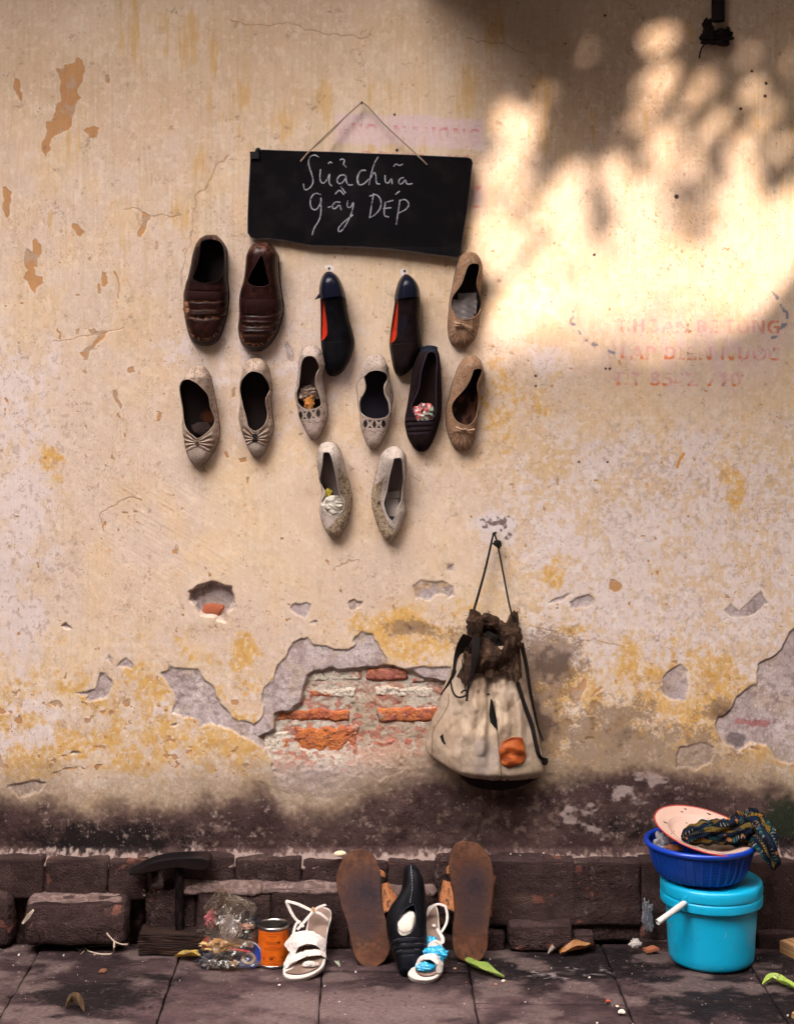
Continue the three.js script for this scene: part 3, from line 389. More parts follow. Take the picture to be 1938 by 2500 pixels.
// crumbling mortar lying on the ledges
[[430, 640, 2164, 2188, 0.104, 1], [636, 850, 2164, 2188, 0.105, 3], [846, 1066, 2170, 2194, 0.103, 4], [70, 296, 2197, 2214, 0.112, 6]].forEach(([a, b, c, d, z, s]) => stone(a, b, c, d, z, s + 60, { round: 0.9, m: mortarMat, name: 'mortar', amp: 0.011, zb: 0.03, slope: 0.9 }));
// footing beyond the picture
for (let i = 0; i < 7; i++) for (const s of [-1, 1]) { const a = s < 0 ? -150 - (i + 1) * 330 : 2080 + i * 330; stone(a, a + 318, 2100, 2330, 0.09, 90 + i * 2 + s, { amp: 0.012 }); }
// ------------------------------------------------------------------ ground and pavement
{
  const g = new THREE.PlaneGeometry(700, 700); g.rotateX(-Math.PI / 2);
  const o = part('ground', g, mat({ rgb: [0.03, 0.025, 0.025], roughness: 0.95 }), scene); o.position.y = -0.05; o.userData.kind = 'structure';
}
const paveMat = (() => {
  const w = 2048, h = 1024, m = {};                                     // 2.8 m by 1.4 m
  const f = (i, j) => {
    const x = i / w * 64, y = j / h * 32, n = (s, a = 0) => wf((x + a) * s, (y + a) * s, 64 * s) , px = wrapN(x * 6, y * 6, 384);
    const mm = 0.5 * fbm(x / 3, y / 3, 4) + 0.5 * fbm(x * 1.1 + 9, y * 1.6, 3), c = [0.036, 0.021, 0.0225], gr = vn(x * 7 + 3, y * 9);
    mixc(c, [0.062, 0.038, 0.038], ss(0.38, 0.70, mm)); mixc(c, [0.017, 0.010, 0.011], 0.9 * ss(0.46, 0.70, 0.8 * fbm(x / 4 + 30, y / 2.5 + 3, 6) + 0.2 * gr));
    const X = x / 64 * 2.8 - 1.4, Z = y / 32 * 1.4;                     // broad darker areas near the wall, at the sides and round the bucket
    const darkArea = Math.max(0.85 * ga(X, Z, 0.78, 0.42, 0.34, 0.16), 0.72 * ga(X, Z, -0.72, 0.40, 0.22, 0.14), 0.6 * ga(X, Z, 0.30, 0.20, 0.4, 0.08), ga(X, Z, 0.42, 0.19, 0.30, 0.13), ga(X, Z, 0.72, 0.34, 0.16, 0.10), 0.7 * ga(X, Z, -0.60, 0.30, 0.14, 0.06), 0.8 * ga(X, Z, 0.85, 0.20, 0.3, 0.1), 0.55 * ga(X, Z, 0.16, 0.24, 0.15, 0.1));
    mixc(c, [0.008, 0.0055, 0.006], 0.93 * ss(0.44, 0.58, 0.36 * fbm(x * 0.8 + 60, y * 1.2, 5) + 0.12 * gr + 0.55 * darkArea)); mixc(c, [0.13, 0.085, 0.082], 0.75 * ss(0.30, 0.62, 0.45 * fbm(x * 0.7 + 5, y * 0.9, 5) + 0.5 * ga(X, Z, -0.10, 0.46, 0.30, 0.13)));
    mixc(c, [0.30, 0.24, 0.24], 0.45 * ss(0.60, 0.72, 0.6 * fbm(x * 1.8 + 20, y * 3, 3) + 0.28 * ga(X, Z, 0.40, 0.26, 0.2, 0.1)));
    mixc(c, [0.34, 0.26, 0.23], 0.7 * ss(0.86, 0.93, px)); mixc(c, [0.04, 0.03, 0.03], 0.8 * ss(0.86, 0.92, vn(x * 4 + 40, y * 4)));
    mixc(c, [0.125, 0.086, 0.080], 0.6 * ss(0.52, 0.70, fbm(x / 2.2 + 90, y / 1.6, 5))); { const q = 0.6 + 0.45 * px + 0.4 * vn(x * 9 + 5, y * 11); c[0] *= q; c[1] *= q; c[2] *= q; }
    return [...c, 0.35 * fbm(x * 3, y * 4, 4) + 0.25 * px + 0.4 * mm];
  };
  const a = new Uint8Array(w * h * 4), b = new Uint8Array(w * h * 4), r = new Uint8Array(w * h * 4);
  for (let j = 0; j < h; j++) for (let i = 0; i < w; i++) { const c = f(i, j), o = (j * w + i) * 4; for (let k = 0; k < 3; k++) { a[o + k] = srgb(c[k]); b[o + k] = 255 * cl(c[3]); r[o + k] = 255 * cl(0.66 + 2 * c[0], 0, 1); } a[o + 3] = b[o + 3] = r[o + 3] = 255; }
  return mat({ map: tex(a, w, h, true, true), bumpMap: tex(b, w, h, false, true), roughnessMap: tex(r, w, h, false, true), bumpScale: 0.006, roughness: 1 });
})();
const pavement = new THREE.Group(); pavement.name = 'pavement'; pavement.userData.kind = 'structure'; scene.add(pavement);
{
  // joints measured on the photograph, extended at the same spacing
  const J = [ground(75, 2356).x, ground(434, 2343).x, ground(784, 2405).x, ground(1156, 2430).x, ground(1482, 2340).x, ground(1862, 2402).x]; while (J.length < 9) J.push(J[J.length - 1] + 0.372); while (J[0] > -2.2) J.unshift(J[0] - 0.372);
  const rows = { 0: [0.05, 0.62, 1.0, 1.4], 1: [0.05, 0.245, 0.62, 1.0, 1.4], 2: [0.05, 0.435, 0.80, 1.18, 1.5] };
  const slab = (x0, x1, z0, z1, seed) => {
    const gap = 0.0022, w = x1 - x0 - gap, d = z1 - z0 - gap, nx = 22, nz = Math.max(8, Math.round(22 * d / w)), pos = [], uv = [], idx = [], r = rng(seed), tx = (r() - 0.5) * 0.008, tz = (r() - 0.5) * 0.008, lift = (r() - 0.5) * 0.004;
    for (let j = -1; j <= nz + 1; j++) for (let i = -1; i <= nx + 1; i++) {
      const rm = (t) => t - 0.92 * Math.sin(6.28318 * t) / 6.28318, a = rm(cl(i / nx)), b = rm(cl(j / nz)), side = i < 0 || j < 0 || i > nx || j > nz; let x = x0 + gap / 2 + w * a, z = z0 + gap / 2 + d * b;
      const e = Math.min(a * w, (1 - a) * w, b * d, (1 - b) * d), y = side ? -0.055 : lift + tx * (a - 0.5) + tz * (b - 0.5) - 0.004 * ss(0.007, 0, e) * (0.3 + 1.4 * fbm(x * 50, z * 50, 3)) - 0.004 * (fbm(x * 22 + seed, z * 22, 3) - 0.5);
      { const w2 = ss(0.03, 0, e); x += 0.005 * w2 * (fbm(z * 60 + seed, 3, 3) - 0.5); z += 0.005 * w2 * (fbm(x * 60 + seed + 9, 7, 3) - 0.5); }
      pos.push(x, y, z); uv.push((x + 1.4) / 2.8, z / 1.4);
    }
    const W = nx + 3; for (let j = 0; j < nz + 2; j++) for (let i = 0; i < nx + 2; i++) { const p = j * W + i; idx.push(p, p + W, p + 1, p + 1, p + W, p + W + 1); }
    part('paving_slab', built(pos, uv, idx), paveMat, pavement);
  };
  const k784 = J.findIndex((x) => Math.abs(x - ground(784, 2405).x) < 1e-6);
  for (let i = 0; i + 1 < J.length; i++) { const R = rows[i === k784 ? 1 : i > k784 && i < k784 + 3 ? 2 : 0]; for (let j = 0; j + 1 < R.length; j++) slab(J[i], J[i + 1], R[j], R[j + 1], i * 7 + j + 3); }
}
{ // grit and crumbs on the pavement and the ledges
  const g = new THREE.DodecahedronGeometry(1, 0), m = mat({ rgb: [1, 1, 1], roughness: 0.95 }), r = rng(5), n = 720, im = new THREE.InstancedMesh(g, m, n), M = new THREE.Matrix4(), q = new THREE.Quaternion(), col = new THREE.Color();
  for (let i = 0; i < n; i++) {
    let x = lerp(-1.15, 1.2, r()), y = 0.001, z = lerp(0.10, 0.62, Math.pow(r(), 1.6)), s = 0.0006 + 0.0020 * Math.pow(r(), 5);
    if (i > 520) { x = lerp(-0.65, 0.15, r()); z = lerp(0.07, 0.10, r()); y = at(0, 2176, 0.1).y - (z - 0.07) * 0.35; } else if (i > 430) { x = lerp(-1.0, 1.1, r()); z = lerp(0.028, 0.055, r()); y = at(0, 2100, 0.05).y + 0.012; }
    M.compose(V(x, y, z), q.setFromAxisAngle(V(r(), r(), r()).normalize(), r() * 6), V(s * (0.7 + r()), s * 0.7, s * (0.7 + r()))); im.setMatrixAt(i, M);
    const k = r(); im.setColorAt(i, k < 0.35 ? col.setRGB(0.5, 0.42, 0.38) : k < 0.45 ? col.setRGB(0.3, 0.09, 0.05) : k < 0.8 ? col.setRGB(0.26, 0.2, 0.19) : col.setRGB(0.06, 0.045, 0.045));
  }
  im.name = 'grit'; im.castShadow = im.receiveShadow = true; tag(im, 'scattered pale grit and crumbs on the paving and stone ledges', 'grit', null, 'stuff'); scene.add(im);
}
// ------------------------------------------------------------------ unseen surroundings outside the picture, and blocks added to shade it
const LIT = (() => {                                                   // where gaps in the leaves let the sun through, as outlines on the wall
  const x = 1075, k = 0.9037, P = (f) => poly(x, 0, k, f, 5);
  return {
    polys: [
      P([95, 960, 125, 860, 170, 800, 230, 720, 310, 670, 300, 620, 275, 560, 305, 490, 360, 440, 395, 470, 385, 560, 430, 640, 490, 620, 450, 530, 432, 445, 460, 415, 500, 450, 525, 505, 570, 450, 560, 400, 545, 360, 640, 345, 640, 430, 600, 520, 560, 590, 600, 660, 700, 690, 760, 640, 800, 560, 775, 480, 775, 400, 805, 375, 840, 430, 860, 540, 905, 545, 955, 490, 1010, 500, 1010, 690, 955, 720, 900, 800, 840, 860, 700, 960, 400, 975, 200, 980]),
      P([150, 300, 180, 275, 205, 312, 235, 300, 265, 312, 258, 368, 228, 385, 232, 415, 250, 465, 222, 470, 190, 420, 165, 380, 150, 340]), P([122, 432, 158, 424, 228, 540, 212, 575, 180, 545, 132, 475]), P([112, 570, 165, 580, 195, 650, 180, 735, 120, 720]),
      P([545, 95, 575, 75, 592, 95, 625, 75, 637, 105, 600, 132, 582, 145]), P([565, 190, 610, 180, 640, 215, 610, 245, 600, 290, 570, 260]),
    ],
    half: [P([100, 430, 160, 410, 250, 460, 300, 560, 280, 700, 180, 760, 90, 720]), P([520, 500, 640, 430, 770, 470, 800, 560, 760, 640, 700, 690, 600, 660, 560, 590])],
    dots: [[705, 235, 24], [665, 290, 15], [745, 335, 23], [695, 380, 20], [840, 250, 24], [885, 305, 18], [845, 360, 17], [918, 400, 20], [830, 150, 14], [945, 170, 16], [540, 240, 13], [545, 312, 22], [600, 370, 26], [400, 140, 9], [283, 255, 11], [500, 345, 9], [690, 440, 14], [375, 62, 4]].map(([a, b, r]) => [x + k * a, k * b, k * r]),
  };
})();
const sunlit = (u, v) => {
  for (const q of LIT.dots) if (Math.hypot(u - q[0], v - q[1]) < q[2]) return true;
  for (const p of LIT.polys) if (sdPoly(p, u, v) < 0) return true; return false;
};
{
  const t = thing('shade_tree', 'broad leafy tree standing across the pavement out of view, dappling the wall', 'tree');
  const bark = mat({ rgb: [0.13, 0.095, 0.07], roughness: 0.95 });
  part('trunk', taper([V(4.7, -0.05, 5.4), V(4.66, 1.6, 5.35), V(4.55, 3.4, 5.2), V(4.45, 5.0, 5.1), V(4.4, 6.6, 5.0)], (s) => lerp(0.26, 0.08, s), 24, 12, (s, a) => 1 + 0.12 * Math.sin(a * 6.283 * 3 + s * 4)), bark, t);
  [[V(4.4, 6.4, 5.0), V(2.9, 6.9, 4.7), V(1.6, 7.1, 4.4)], [V(4.5, 3.6, 5.2), V(5.2, 5.0, 4.6), V(5.6, 6.0, 4.2)], [V(4.5, 4.4, 5.1), V(3.7, 5.5, 4.8), V(3.2, 6.3, 4.6)]].forEach((p) => part('limb', taper(p, (s) => lerp(0.09, 0.02, s), 16, 8), bark, t));
  const lg = built([0, 0, 0, -0.5, 0.5, 0.06, 0, 0.5, 0, 0.5, 0.5, 0.06, 0, 1, -0.05], [0.5, 0, 0, 0.5, 0.5, 0.5, 1, 0.5, 0.5, 1], [0, 2, 1, 0, 3, 2, 1, 2, 4, 2, 3, 4]);
  const r = rng(11), mats = [], q = new THREE.Quaternion(), e = new THREE.Euler(), M = new THREE.Matrix4(), p = V(0, 0, 0), c = V(0, 0, 0);
  let tries = 0;
  while (mats.length < 135000 && tries++ < 300000) {
    const zone = tries % 4 === 0, x = zone ? lerp(0.1, 1.35, r()) : lerp(-2.6, 3.4, r()), y = zone ? lerp(1.45, 2.6, r()) : lerp(0.9, 3.9, r()); if (((x - 0.4) / 3.0) ** 2 + ((y - 2.4) / 1.5) ** 4 > 1) continue;
    const s = lerp(5.0, 6.6, r()), L = zone ? 0.026 + 0.02 * r() : mats.length % 2 ? 0.05 + 0.03 * r() : 0.09 + 0.05 * r(), W = L * 0.62; p.set(x, y, 0).addScaledVector(SUN, s);
    q.setFromEuler(e.set(r() * 6.3, r() * 6.3, r() * 6.3)); M.compose(p, q, V(W, L, L));
    let hit = false; const k4 = [], cu = UX(x), cv = VY(y);
    if (cu > 950 && cu < 2150 && cv > -100 && cv < 1050) for (const [a, b] of [[0, 0], [0.5, 0.5], [0, 1], [-0.5, 0.5], [0, 0.5], [0.25, 0.25], [-0.25, 0.25], [0.25, 0.75], [-0.25, 0.75], [0.2, 0.5], [-0.2, 0.5]]) { c.set(a, b, 0).applyMatrix4(M); const k = c.z / SUN.z, u = UX(c.x - SUN.x * k), v = VY(c.y - SUN.y * k); if (k4.length < 4) k4.push([u, v]); if (sunlit(u, v)) { hit = true; break; } }
    if (!hit && k4.length === 4 && k4[0][0] > 1050 && k4[0][1] < 1000) { const kite = { pts: k4, bb: [-1e6, -1e6, 1e6, 1e6] }; hit = LIT.dots.some(([a, b, rr]) => Math.abs(a - k4[0][0]) < 180 && Math.abs(b - k4[0][1]) < 180 && sdPoly(kite, a, b) < rr); }
    if (!hit && k4.length === 4) { const u = (k4[0][0] + k4[2][0]) / 2, v = (k4[0][1] + k4[2][1]) / 2; if (LIT.half.some((p) => sdPoly(p, u, v) < 0) && r() > 0.06) hit = true; }
    if (!hit) mats.push(M.clone());
  }
  for (const [x0, y0, x1, y1, w] of [[205, 425, 250, 495, 16], [160, 465, 235, 590, 20], [120, 500, 190, 625, 20], [255, 500, 215, 590, 16], [398, 470, 480, 625, 34], [385, 585, 445, 690, 24], [345, 690, 412, 765, 20], [305, 690, 335, 785, 16], [635, 585, 725, 675, 24], [770, 430, 792, 510, 16], [690, 430, 770, 470, 22], [175, 745, 270, 675, 32], [110, 640, 170, 690, 16], [270, 590, 300, 680, 22], [535, 470, 620, 440, 14], [620, 480, 760, 560, 26], [560, 520, 660, 470, 16], [660, 620, 780, 600, 16], [470, 700, 520, 640, 12], [860, 470, 875, 560, 16], [905, 440, 930, 540, 20], [420, 640, 470, 720, 16]]) {
    const W2 = (a, b) => V(((1075 + 0.9037 * a) - 897) / 940 + EYE.x, EYE.y - (0.9037 * b - 961) / 940, 0), s = 5.0 + 0.8 * r(), A = W2(x0, y0).addScaledVector(SUN, s), Y = W2(x1, y1).addScaledVector(SUN, s + 0.05).sub(A), X = Y.clone().cross(SUN).normalize().multiplyScalar(w * 1.25 * 0.9037 / 940), Z = X.clone().cross(Y).normalize().multiplyScalar(0.05);
    mats.push(new THREE.Matrix4().makeBasis(X, Y, Z).setPosition(A));
  }
  const im = new THREE.InstancedMesh(lg, mat({ rgb: [1, 1, 1], roughness: 0.6 }), mats.length), col = new THREE.Color();
  mats.forEach((m, i) => { im.setMatrixAt(i, m); const k = r(); im.setColorAt(i, col.setRGB(0.045 + 0.03 * k, 0.085 + 0.035 * k, 0.025)); });
  im.name = 'crown'; im.castShadow = im.receiveShadow = true; im.userData.kind = 'stuff'; t.add(im);
}
{ // the row of houses across the narrow street: its roofline cuts the sun off above the sack
  const t = thing('row_house', 'plain rendered house row across the narrow street behind the viewer', 'house'), m = mat({ rgb: [0.035, 0.027, 0.023], roughness: 0.95 }), dk = mat({ rgb: [0.02, 0.02, 0.018], roughness: 0.6 }), tl = mat({ rgb: [0.16, 0.07, 0.05], roughness: 0.9 });
  part('wall', new THREE.BoxGeometry(44, 6.74, 7).translate(2, 3.32, 10.6), m, t);
  part('roof', new THREE.BoxGeometry(44.6, 0.16, 7.6).translate(2, 6.80, 10.8), tl, t);
  for (let i = 0; i < 9; i++) { part('door', new THREE.BoxGeometry(1.6, 2.4, 0.08).translate(-16 + i * 4.4, 1.2, 7.08), dk, t); part('window', new THREE.BoxGeometry(1.3, 1.4, 0.08).translate(-16 + i * 4.4, 4.6, 7.08), dk, t); }
}
{ // leaves added on the far roof edge, unseen, to soften the sun patch
  const r = rng(91), n = 3000, g = built([0, 0, 0, -0.5, 0.5, 0.06, 0, 0.5, 0, 0.5, 0.5, 0.06, 0, 1, -0.05], [0.5, 0, 0, 0.5, 0.5, 0.5, 1, 0.5, 0.5, 1], [0, 2, 1, 0, 3, 2, 1, 2, 4, 2, 3, 4]), im = new THREE.InstancedMesh(g, mat({ rgb: [0.06, 0.10, 0.03], roughness: 0.7 }), n), M = new THREE.Matrix4(), q = new THREE.Quaternion();
  for (let i = 0; i < n; i++) { const L = 0.05 + 0.05 * r(); M.compose(V(2.6 + 4.4 * r(), 6.87 + 0.21 * Math.pow(r(), 1.7), 7.06 + 0.1 * r()), q.setFromEuler(new THREE.Euler(r() * 6, r() * 6, r() * 6)), V(L * 0.5, L, L)); im.setMatrixAt(i, M); }
  im.name = 'added_roof_leaves'; im.castShadow = im.receiveShadow = true; tag(im, 'leaves added on the far roof edge, unseen, to soften the sun patch', 'added_leaves', null, 'stuff'); scene.add(im);
}
{ // unseen house blocks added to hold the sky back: opposite, left and right
  const m = mat({ rgb: [0.035, 0.027, 0.023], roughness: 0.95 }), dk = mat({ rgb: [0.02, 0.02, 0.018], roughness: 0.6 });
  const a = thing('added_tall_house', 'tall house block added behind the viewer to hold back the front sky', 'house'); part('wall', new THREE.BoxGeometry(4.9, 12, 6.9).translate(1.05, 5.95, 10.5), m, a); for (let i = 0; i < 6; i++) part('window', new THREE.BoxGeometry(1.2, 1.5, 0.08).translate(-0.5 + (i % 3) * 1.5, 5 + 3.4 * Math.floor(i / 3), 7.02), dk, a);
  const e = thing('added_left_house', 'house bay added left of view to shade the left of the wall', 'house'); part('wall', new THREE.BoxGeometry(4, 8, 2.4).translate(-4.55, 3.95, 1.05), m, e); part('door', new THREE.BoxGeometry(0.9, 2.2, 0.06).translate(-4.2, 1.1, 2.27), dk, e);
  const b = thing('added_right_house', 'house block added far right of view to hold back the sky there', 'house'); part('wall', new THREE.BoxGeometry(6, 9, 4.4).translate(8.4, 4.45, 2.0), m, b); part('door', new THREE.BoxGeometry(0.08, 2.3, 1.1).translate(5.38, 1.15, 2.4), dk, b);
}
{ // upper storeys added over the wall to cut sky light bouncing off the street
  const t = thing('added_upper_storey', 'plain upper storeys added above view to keep sky light off the street', 'building'), m = mat({ rgb: [0.30, 0.22, 0.15], roughness: 0.95 });
  part('wall', new THREE.BoxGeometry(20, 6, 0.3).translate(0, 7.9, -0.16), m, t); part('parapet', new THREE.BoxGeometry(20.2, 0.2, 0.5).translate(0, 10.95, -0.1), m, t);
}
{ // added slab and side screen above the picture to darken the top right wall
  const t = thing('added_balcony', 'concrete slab added above view to keep sky off the top right wall', 'added_balcony'), m = mat({ rgb: [0.03, 0.024, 0.02], roughness: 0.95 });
  part('slab', new THREE.BoxGeometry(4.6, 0.16, 1.42).translate(2.2, 3.64, 0.69), m, t); part('parapet', new THREE.BoxGeometry(4.6, 0.85, 0.09).translate(2.2, 4.12, 1.34), m, t);
  for (let i = 0; i < 5; i++) part('bracket', new THREE.BoxGeometry(0.1, 0.2, 0.9).translate(0.1 + i * 1.05, 3.48, 0.44), m, t);
  const b = thing('sky_screen', 'slatted screen added above view to block sky from the left', 'added_screen'), bm = mat({ rgb: [0.05, 0.035, 0.024], roughness: 0.85 });
  for (let i = 0; i < 37; i++) part('slat', new THREE.BoxGeometry(0.012, 0.030, 1.25).translate(0.02, 2.53 + i * 0.0295, 0.68), bm, b);
}
{ // plank overhang added above the picture to darken the upper left wall
  const t = thing('added_roof_eave', 'plank overhang added above view to darken the upper left wall', 'added_eave'), m = mat({ rgb: [0.07, 0.05, 0.04], roughness: 0.9 });
  for (let i = 0; i < 5; i++) part('plank', new THREE.BoxGeometry(3.3, 0.02, 0.108).translate(-1.68, 3.05 - 0.012 * i, 0.06 + i * 0.112), m, t); for (let i = 0; i < 5; i++) part('rafter', new THREE.BoxGeometry(0.05, 0.07, 0.54).rotateX(0.11).translate(-3.1 + i * 0.72, 3.09, 0.28), m, t);
}
{ // broken iron downpipe at the top right
  const t = thing('pipe', 'short rusted black pipe end with a broken bracket at the top right', 'pipe'), iron = mat({ rgb: [0.022, 0.016, 0.015], roughness: 0.75, metalness: 0.3 });
  const a = at(1752, -140, 0.035), b = at(1752, 52, 0.035), c = at(1750, 92, 0.02);
  part('tube', taper([a, a.clone().lerp(b, 0.5), b], () => 0.017, 12, 14), iron, t);
  part('bracket', crumple(0.034, 1.15, 0.62, 0.7, 0.5, 2.6, 3).translate(c.x, c.y, 0.02), iron, t);
  part('bracket', crumple(0.02, 0.7, 1.3, 0.7, 0.4, 3, 8).translate(b.x - 0.022, b.y - 0.02, 0.018), iron, t);
  part('wire', tube([c.clone().add(V(-0.03, -0.01, 0)), c.clone().add(V(-0.042, -0.03, 0)), c.clone().add(V(-0.046, -0.052, -0.005))], 0.0022, 10, 5), iron, t);
  part('nail', tube([at(1778, 70, 0.0), at(1776, 68, 0.03)], 0.004, 4, 6), mat({ rgb: [0.3, 0.2, 0.15], roughness: 0.6, metalness: 0.5 }), t);
}
// ------------------------------------------------------------------ shoes
const FRAME = (O, N = V(0, 0, 1)) => { const X = V(0, 1, 0).cross(N).normalize(), Y = N.clone().cross(X); return { O, X, Y, N }; };
const onPlane = (f, px, py) => { const d = at(px, py, 0).sub(EYE), k = f.O.clone().sub(EYE).dot(f.N) / d.dot(f.N), p = EYE.clone().addScaledVector(d, k).sub(f.O); return [p.dot(f.X), p.dot(f.Y)]; };
function standIn(f, o) { o.matrix.makeBasis(f.X, f.Y, f.N).setPosition(f.O); o.matrix.decompose(o.position, o.quaternion, o.scale); return o; }
const CROPS = { A: [430, 560, 0.17129], B: [740, 640, 0.18901], C: [1060, 600, 0.12365], D: [430, 860, 0.15948], E: [700, 830, 0.16539], F: [970, 830, 0.13585], G: [750, 1060, 0.15948], H: [640, 2020, 0.38984] };
const SX = 0.72;                                                        // squareness of a shoe's cross-section
const sgp = (x, p) => Math.sign(x) * Math.pow(Math.abs(x), p);
function sampler(st) {                                                  // [y, a, b] rows -> smooth a(y), b(y)
  const g = (k) => (y) => {
    let i = 0; while (i < st.length - 2 && y > st[i + 1][0]) i++;
    const p0 = st[Math.max(i - 1, 0)], p1 = st[i], p2 = st[i + 1], p3 = st[Math.min(i + 2, st.length - 1)], t = cl((y - p1[0]) / (p2[0] - p1[0]));
    const lim = (m, a) => Math.abs(m) > 3 * Math.abs(a) && Math.sign(m) === Math.sign(a) ? 3 * a : m, sl = (p2[k] - p1[k]) / (p2[0] - p1[0] || 1), h = p2[0] - p1[0];
    const m1 = lim((p2[k] - p0[k]) / (p2[0] - p0[0] || 1), sl), m2 = lim((p3[k] - p1[k]) / (p3[0] - p1[0] || 1), sl), t2 = t * t, t3 = t2 * t;
    return (2 * t3 - 3 * t2 + 1) * p1[k] + (t3 - 2 * t2 + t) * h * m1 + (-2 * t3 + 3 * t2) * p2[k] + (t3 - t2) * h * m2;
  };
  return { a: g(1), b: g(2), y0: st[0][0], y1: st[st.length - 1][0] };
}
function shoe(S) {
  const [cx0, cy0, ck] = CROPS[S.crop], f = S.frame ?? FRAME(at(cx0 + ck * 0.5 * (S.st[4][1] + S.st[4][2]), cy0 + ck * 0.5 * (S.st[0][0] + S.st[S.st.length - 1][0]), 0.03).setZ(0));
  const zc = S.zc ?? 0.028, pf = { ...f, O: f.O.clone().addScaledVector(f.N, zc) }, pt = (x, y) => onPlane(pf, cx0 + ck * x, cy0 + ck * y);
  const out = sampler(S.st), ins = S.ins ? sampler(S.ins) : out, op = S.open ? sampler(S.open) : null, len = out.y1 - out.y0;
  const lift = S.lift ?? 0.02, lo = S.low ?? 0.007, H = S.H ?? [0.052, 0.046, 0.036], wav = S.wave ?? 0;
  const T = (y) => (y - out.y0) / len, base = (t) => lo + lift * (1 - ss(0.12, 0.62, t)) + 0.004 * ss(0.8, 1, t), high = (t) => lerp(lerp(H[0], H[1], ss(0.1, 0.5, t)), H[2], ss(0.5, 0.9, t)) * Math.sqrt(1 - (1 - cl(t / 0.13)) ** 2) * Math.pow(1 - cl((t - 0.8) / 0.2) ** 2.4, 0.6) + 0.002;
  const ys = []; const seg = (a, b, n) => { for (let i = 0; i < n; i++) ys.push(a + (b - a) * (0.5 - 0.5 * Math.cos(Math.PI * i / n))); };
  if (op) { seg(out.y0, op.y0, 12); seg(op.y0, op.y1, 40); seg(op.y1, out.y1, 24); } else seg(out.y0, out.y1, 70); ys.push(out.y1);
  const M = 11, wear = S.wave ?? 0;
  const shell = (inset, dz) => {
    const rows = [], rimL = [], rimR = [];
    for (const y of ys) {
      const t = T(y), L = out.a(y) + inset, R = out.b(y) - inset, c = (L + R) / 2, w = Math.max((R - L) / 2, 1), h = Math.max(high(t) - dz, 0.0012), row = [];
      let fl = Math.PI / 2, fr = Math.PI / 2; const isOpen = op && y > op.y0 + 1e-6 && y < op.y1 - 1e-6;
      if (op && y >= op.y0 - 1e-6 && y <= op.y1 + 1e-6) { const k = (x) => Math.acos(cl(sgp((c - x) / w, 1 / SX), -0.995, 0.995)); fl = k(Math.max(op.a(y), L + 2)); fr = k(Math.min(op.b(y), R - 2)); if (fr < fl) fl = fr = (fl + fr) / 2; }
      const strap = (s) => (S.straps ?? []).find((q) => q[0] === s && y > q[1] && y < q[2]);
      for (const [s, a, b] of [[-1, strap(-1) ? fl * 0.55 : 0, fl], [1, fr, strap(1) ? Math.PI - (Math.PI - fr) * 0.55 : Math.PI]]) for (let m = 0; m < M; m++) {
        const ph = lerp(a, b, m / (M - 1)), x = c - w * sgp(Math.cos(ph), SX), z0 = base(t) + h * Math.pow(Math.max(Math.sin(ph), 0), SX), [X, Y] = pt(x, y);
        const dent = S.dent ? S.dent(x, y, ph / Math.PI, t) : 0, z = z0 + dent + wear * 0.004 * (n3(X * 55, Y * 55, 3) - 0.5) * Math.sin(ph);
        row.push({ p: [X, Y, Math.max(z, 0.001)], uv: [ph / Math.PI, t] });
      }
      rows.push(row); if (op && y >= op.y0 - 1e-6 && y <= op.y1 + 1e-6) { rimL.push(V(...row[M - 1].p)); rimR.push(V(...row[M].p)); }
    }
    const pos = [], uv = [], idx = []; rows.forEach((r) => r.forEach((q) => { pos.push(...q.p); uv.push(...q.uv); }));
    const W = 2 * M; for (let i = 0; i + 1 < rows.length; i++) for (let k = 0; k < W - 1; k++) if (k !== M - 1) { const a = i * W + k; idx.push(a, a + 1, a + W, a + 1, a + W + 1, a + W); }
    let g = new THREE.BufferGeometry(); g.setAttribute('position', new THREE.Float32BufferAttribute(pos, 3)); g.setAttribute('uv', new THREE.Float32BufferAttribute(uv, 2)); g.setIndex(idx); g = mergeVertices(g, 1e-5); g.computeVertexNormals();
    return { g, rimL, rimR };
  };
  // pattern of the upper, worked out over the unrolled skin
  const tw = 256, th = 420, xs = (s, y) => { const L = out.a(y), R = out.b(y); return (L + R) / 2 - (R - L) / 2 * sgp(Math.cos(s * Math.PI), SX); };
  const cache = new Float32Array(tw * th * 5); for (let j = 0; j < th; j++) for (let i = 0; i < tw; i++) { const s = (i + 0.5) / tw, t = (j + 0.5) / th, y = out.y0 + t * len, c = S.look(xs(s, y), y, s, t); cache.set([c[0], c[1], c[2], c[3] ?? 0.5, c[4] ?? 1], (j * tw + i) * 5); }
  const um = mat({ map: texture(tw, th, (i, j) => { const o = (j * tw + i) * 5; return [cache[o], cache[o + 1], cache[o + 2], cache[o + 4]]; }), bumpMap: texture(tw, th, (i, j) => { const h = cache[(j * tw + i) * 5 + 3]; return [h, h, h]; }, { color: false }), bumpScale: S.bump ?? 0.004, roughness: S.rough ?? 0.6, ...(S.spec ? { specularIntensity: S.spec } : {}), alphaTest: S.cut ? 0.5 : 0, ...(S.coat ? { phys: true, clearcoat: S.coat, clearcoatRoughness: 0.3 } : {}) });
  const o = thing('shoe', S.label, S.cat ?? 'shoe', null, S.group); standIn(f, o); if (S.name) { o.name = numbered(S.name); }
  const up = shell(0, 0); part('upper', up.g, um, o);
  const dark = mat({ rgb: S.lining ?? [0.03, 0.02, 0.017], roughness: 0.85 }), inn = shell((S.thick ?? 0.0018) * 940 / ck, S.thick ?? 0.0018); part('lining', inn.g, dark, o);
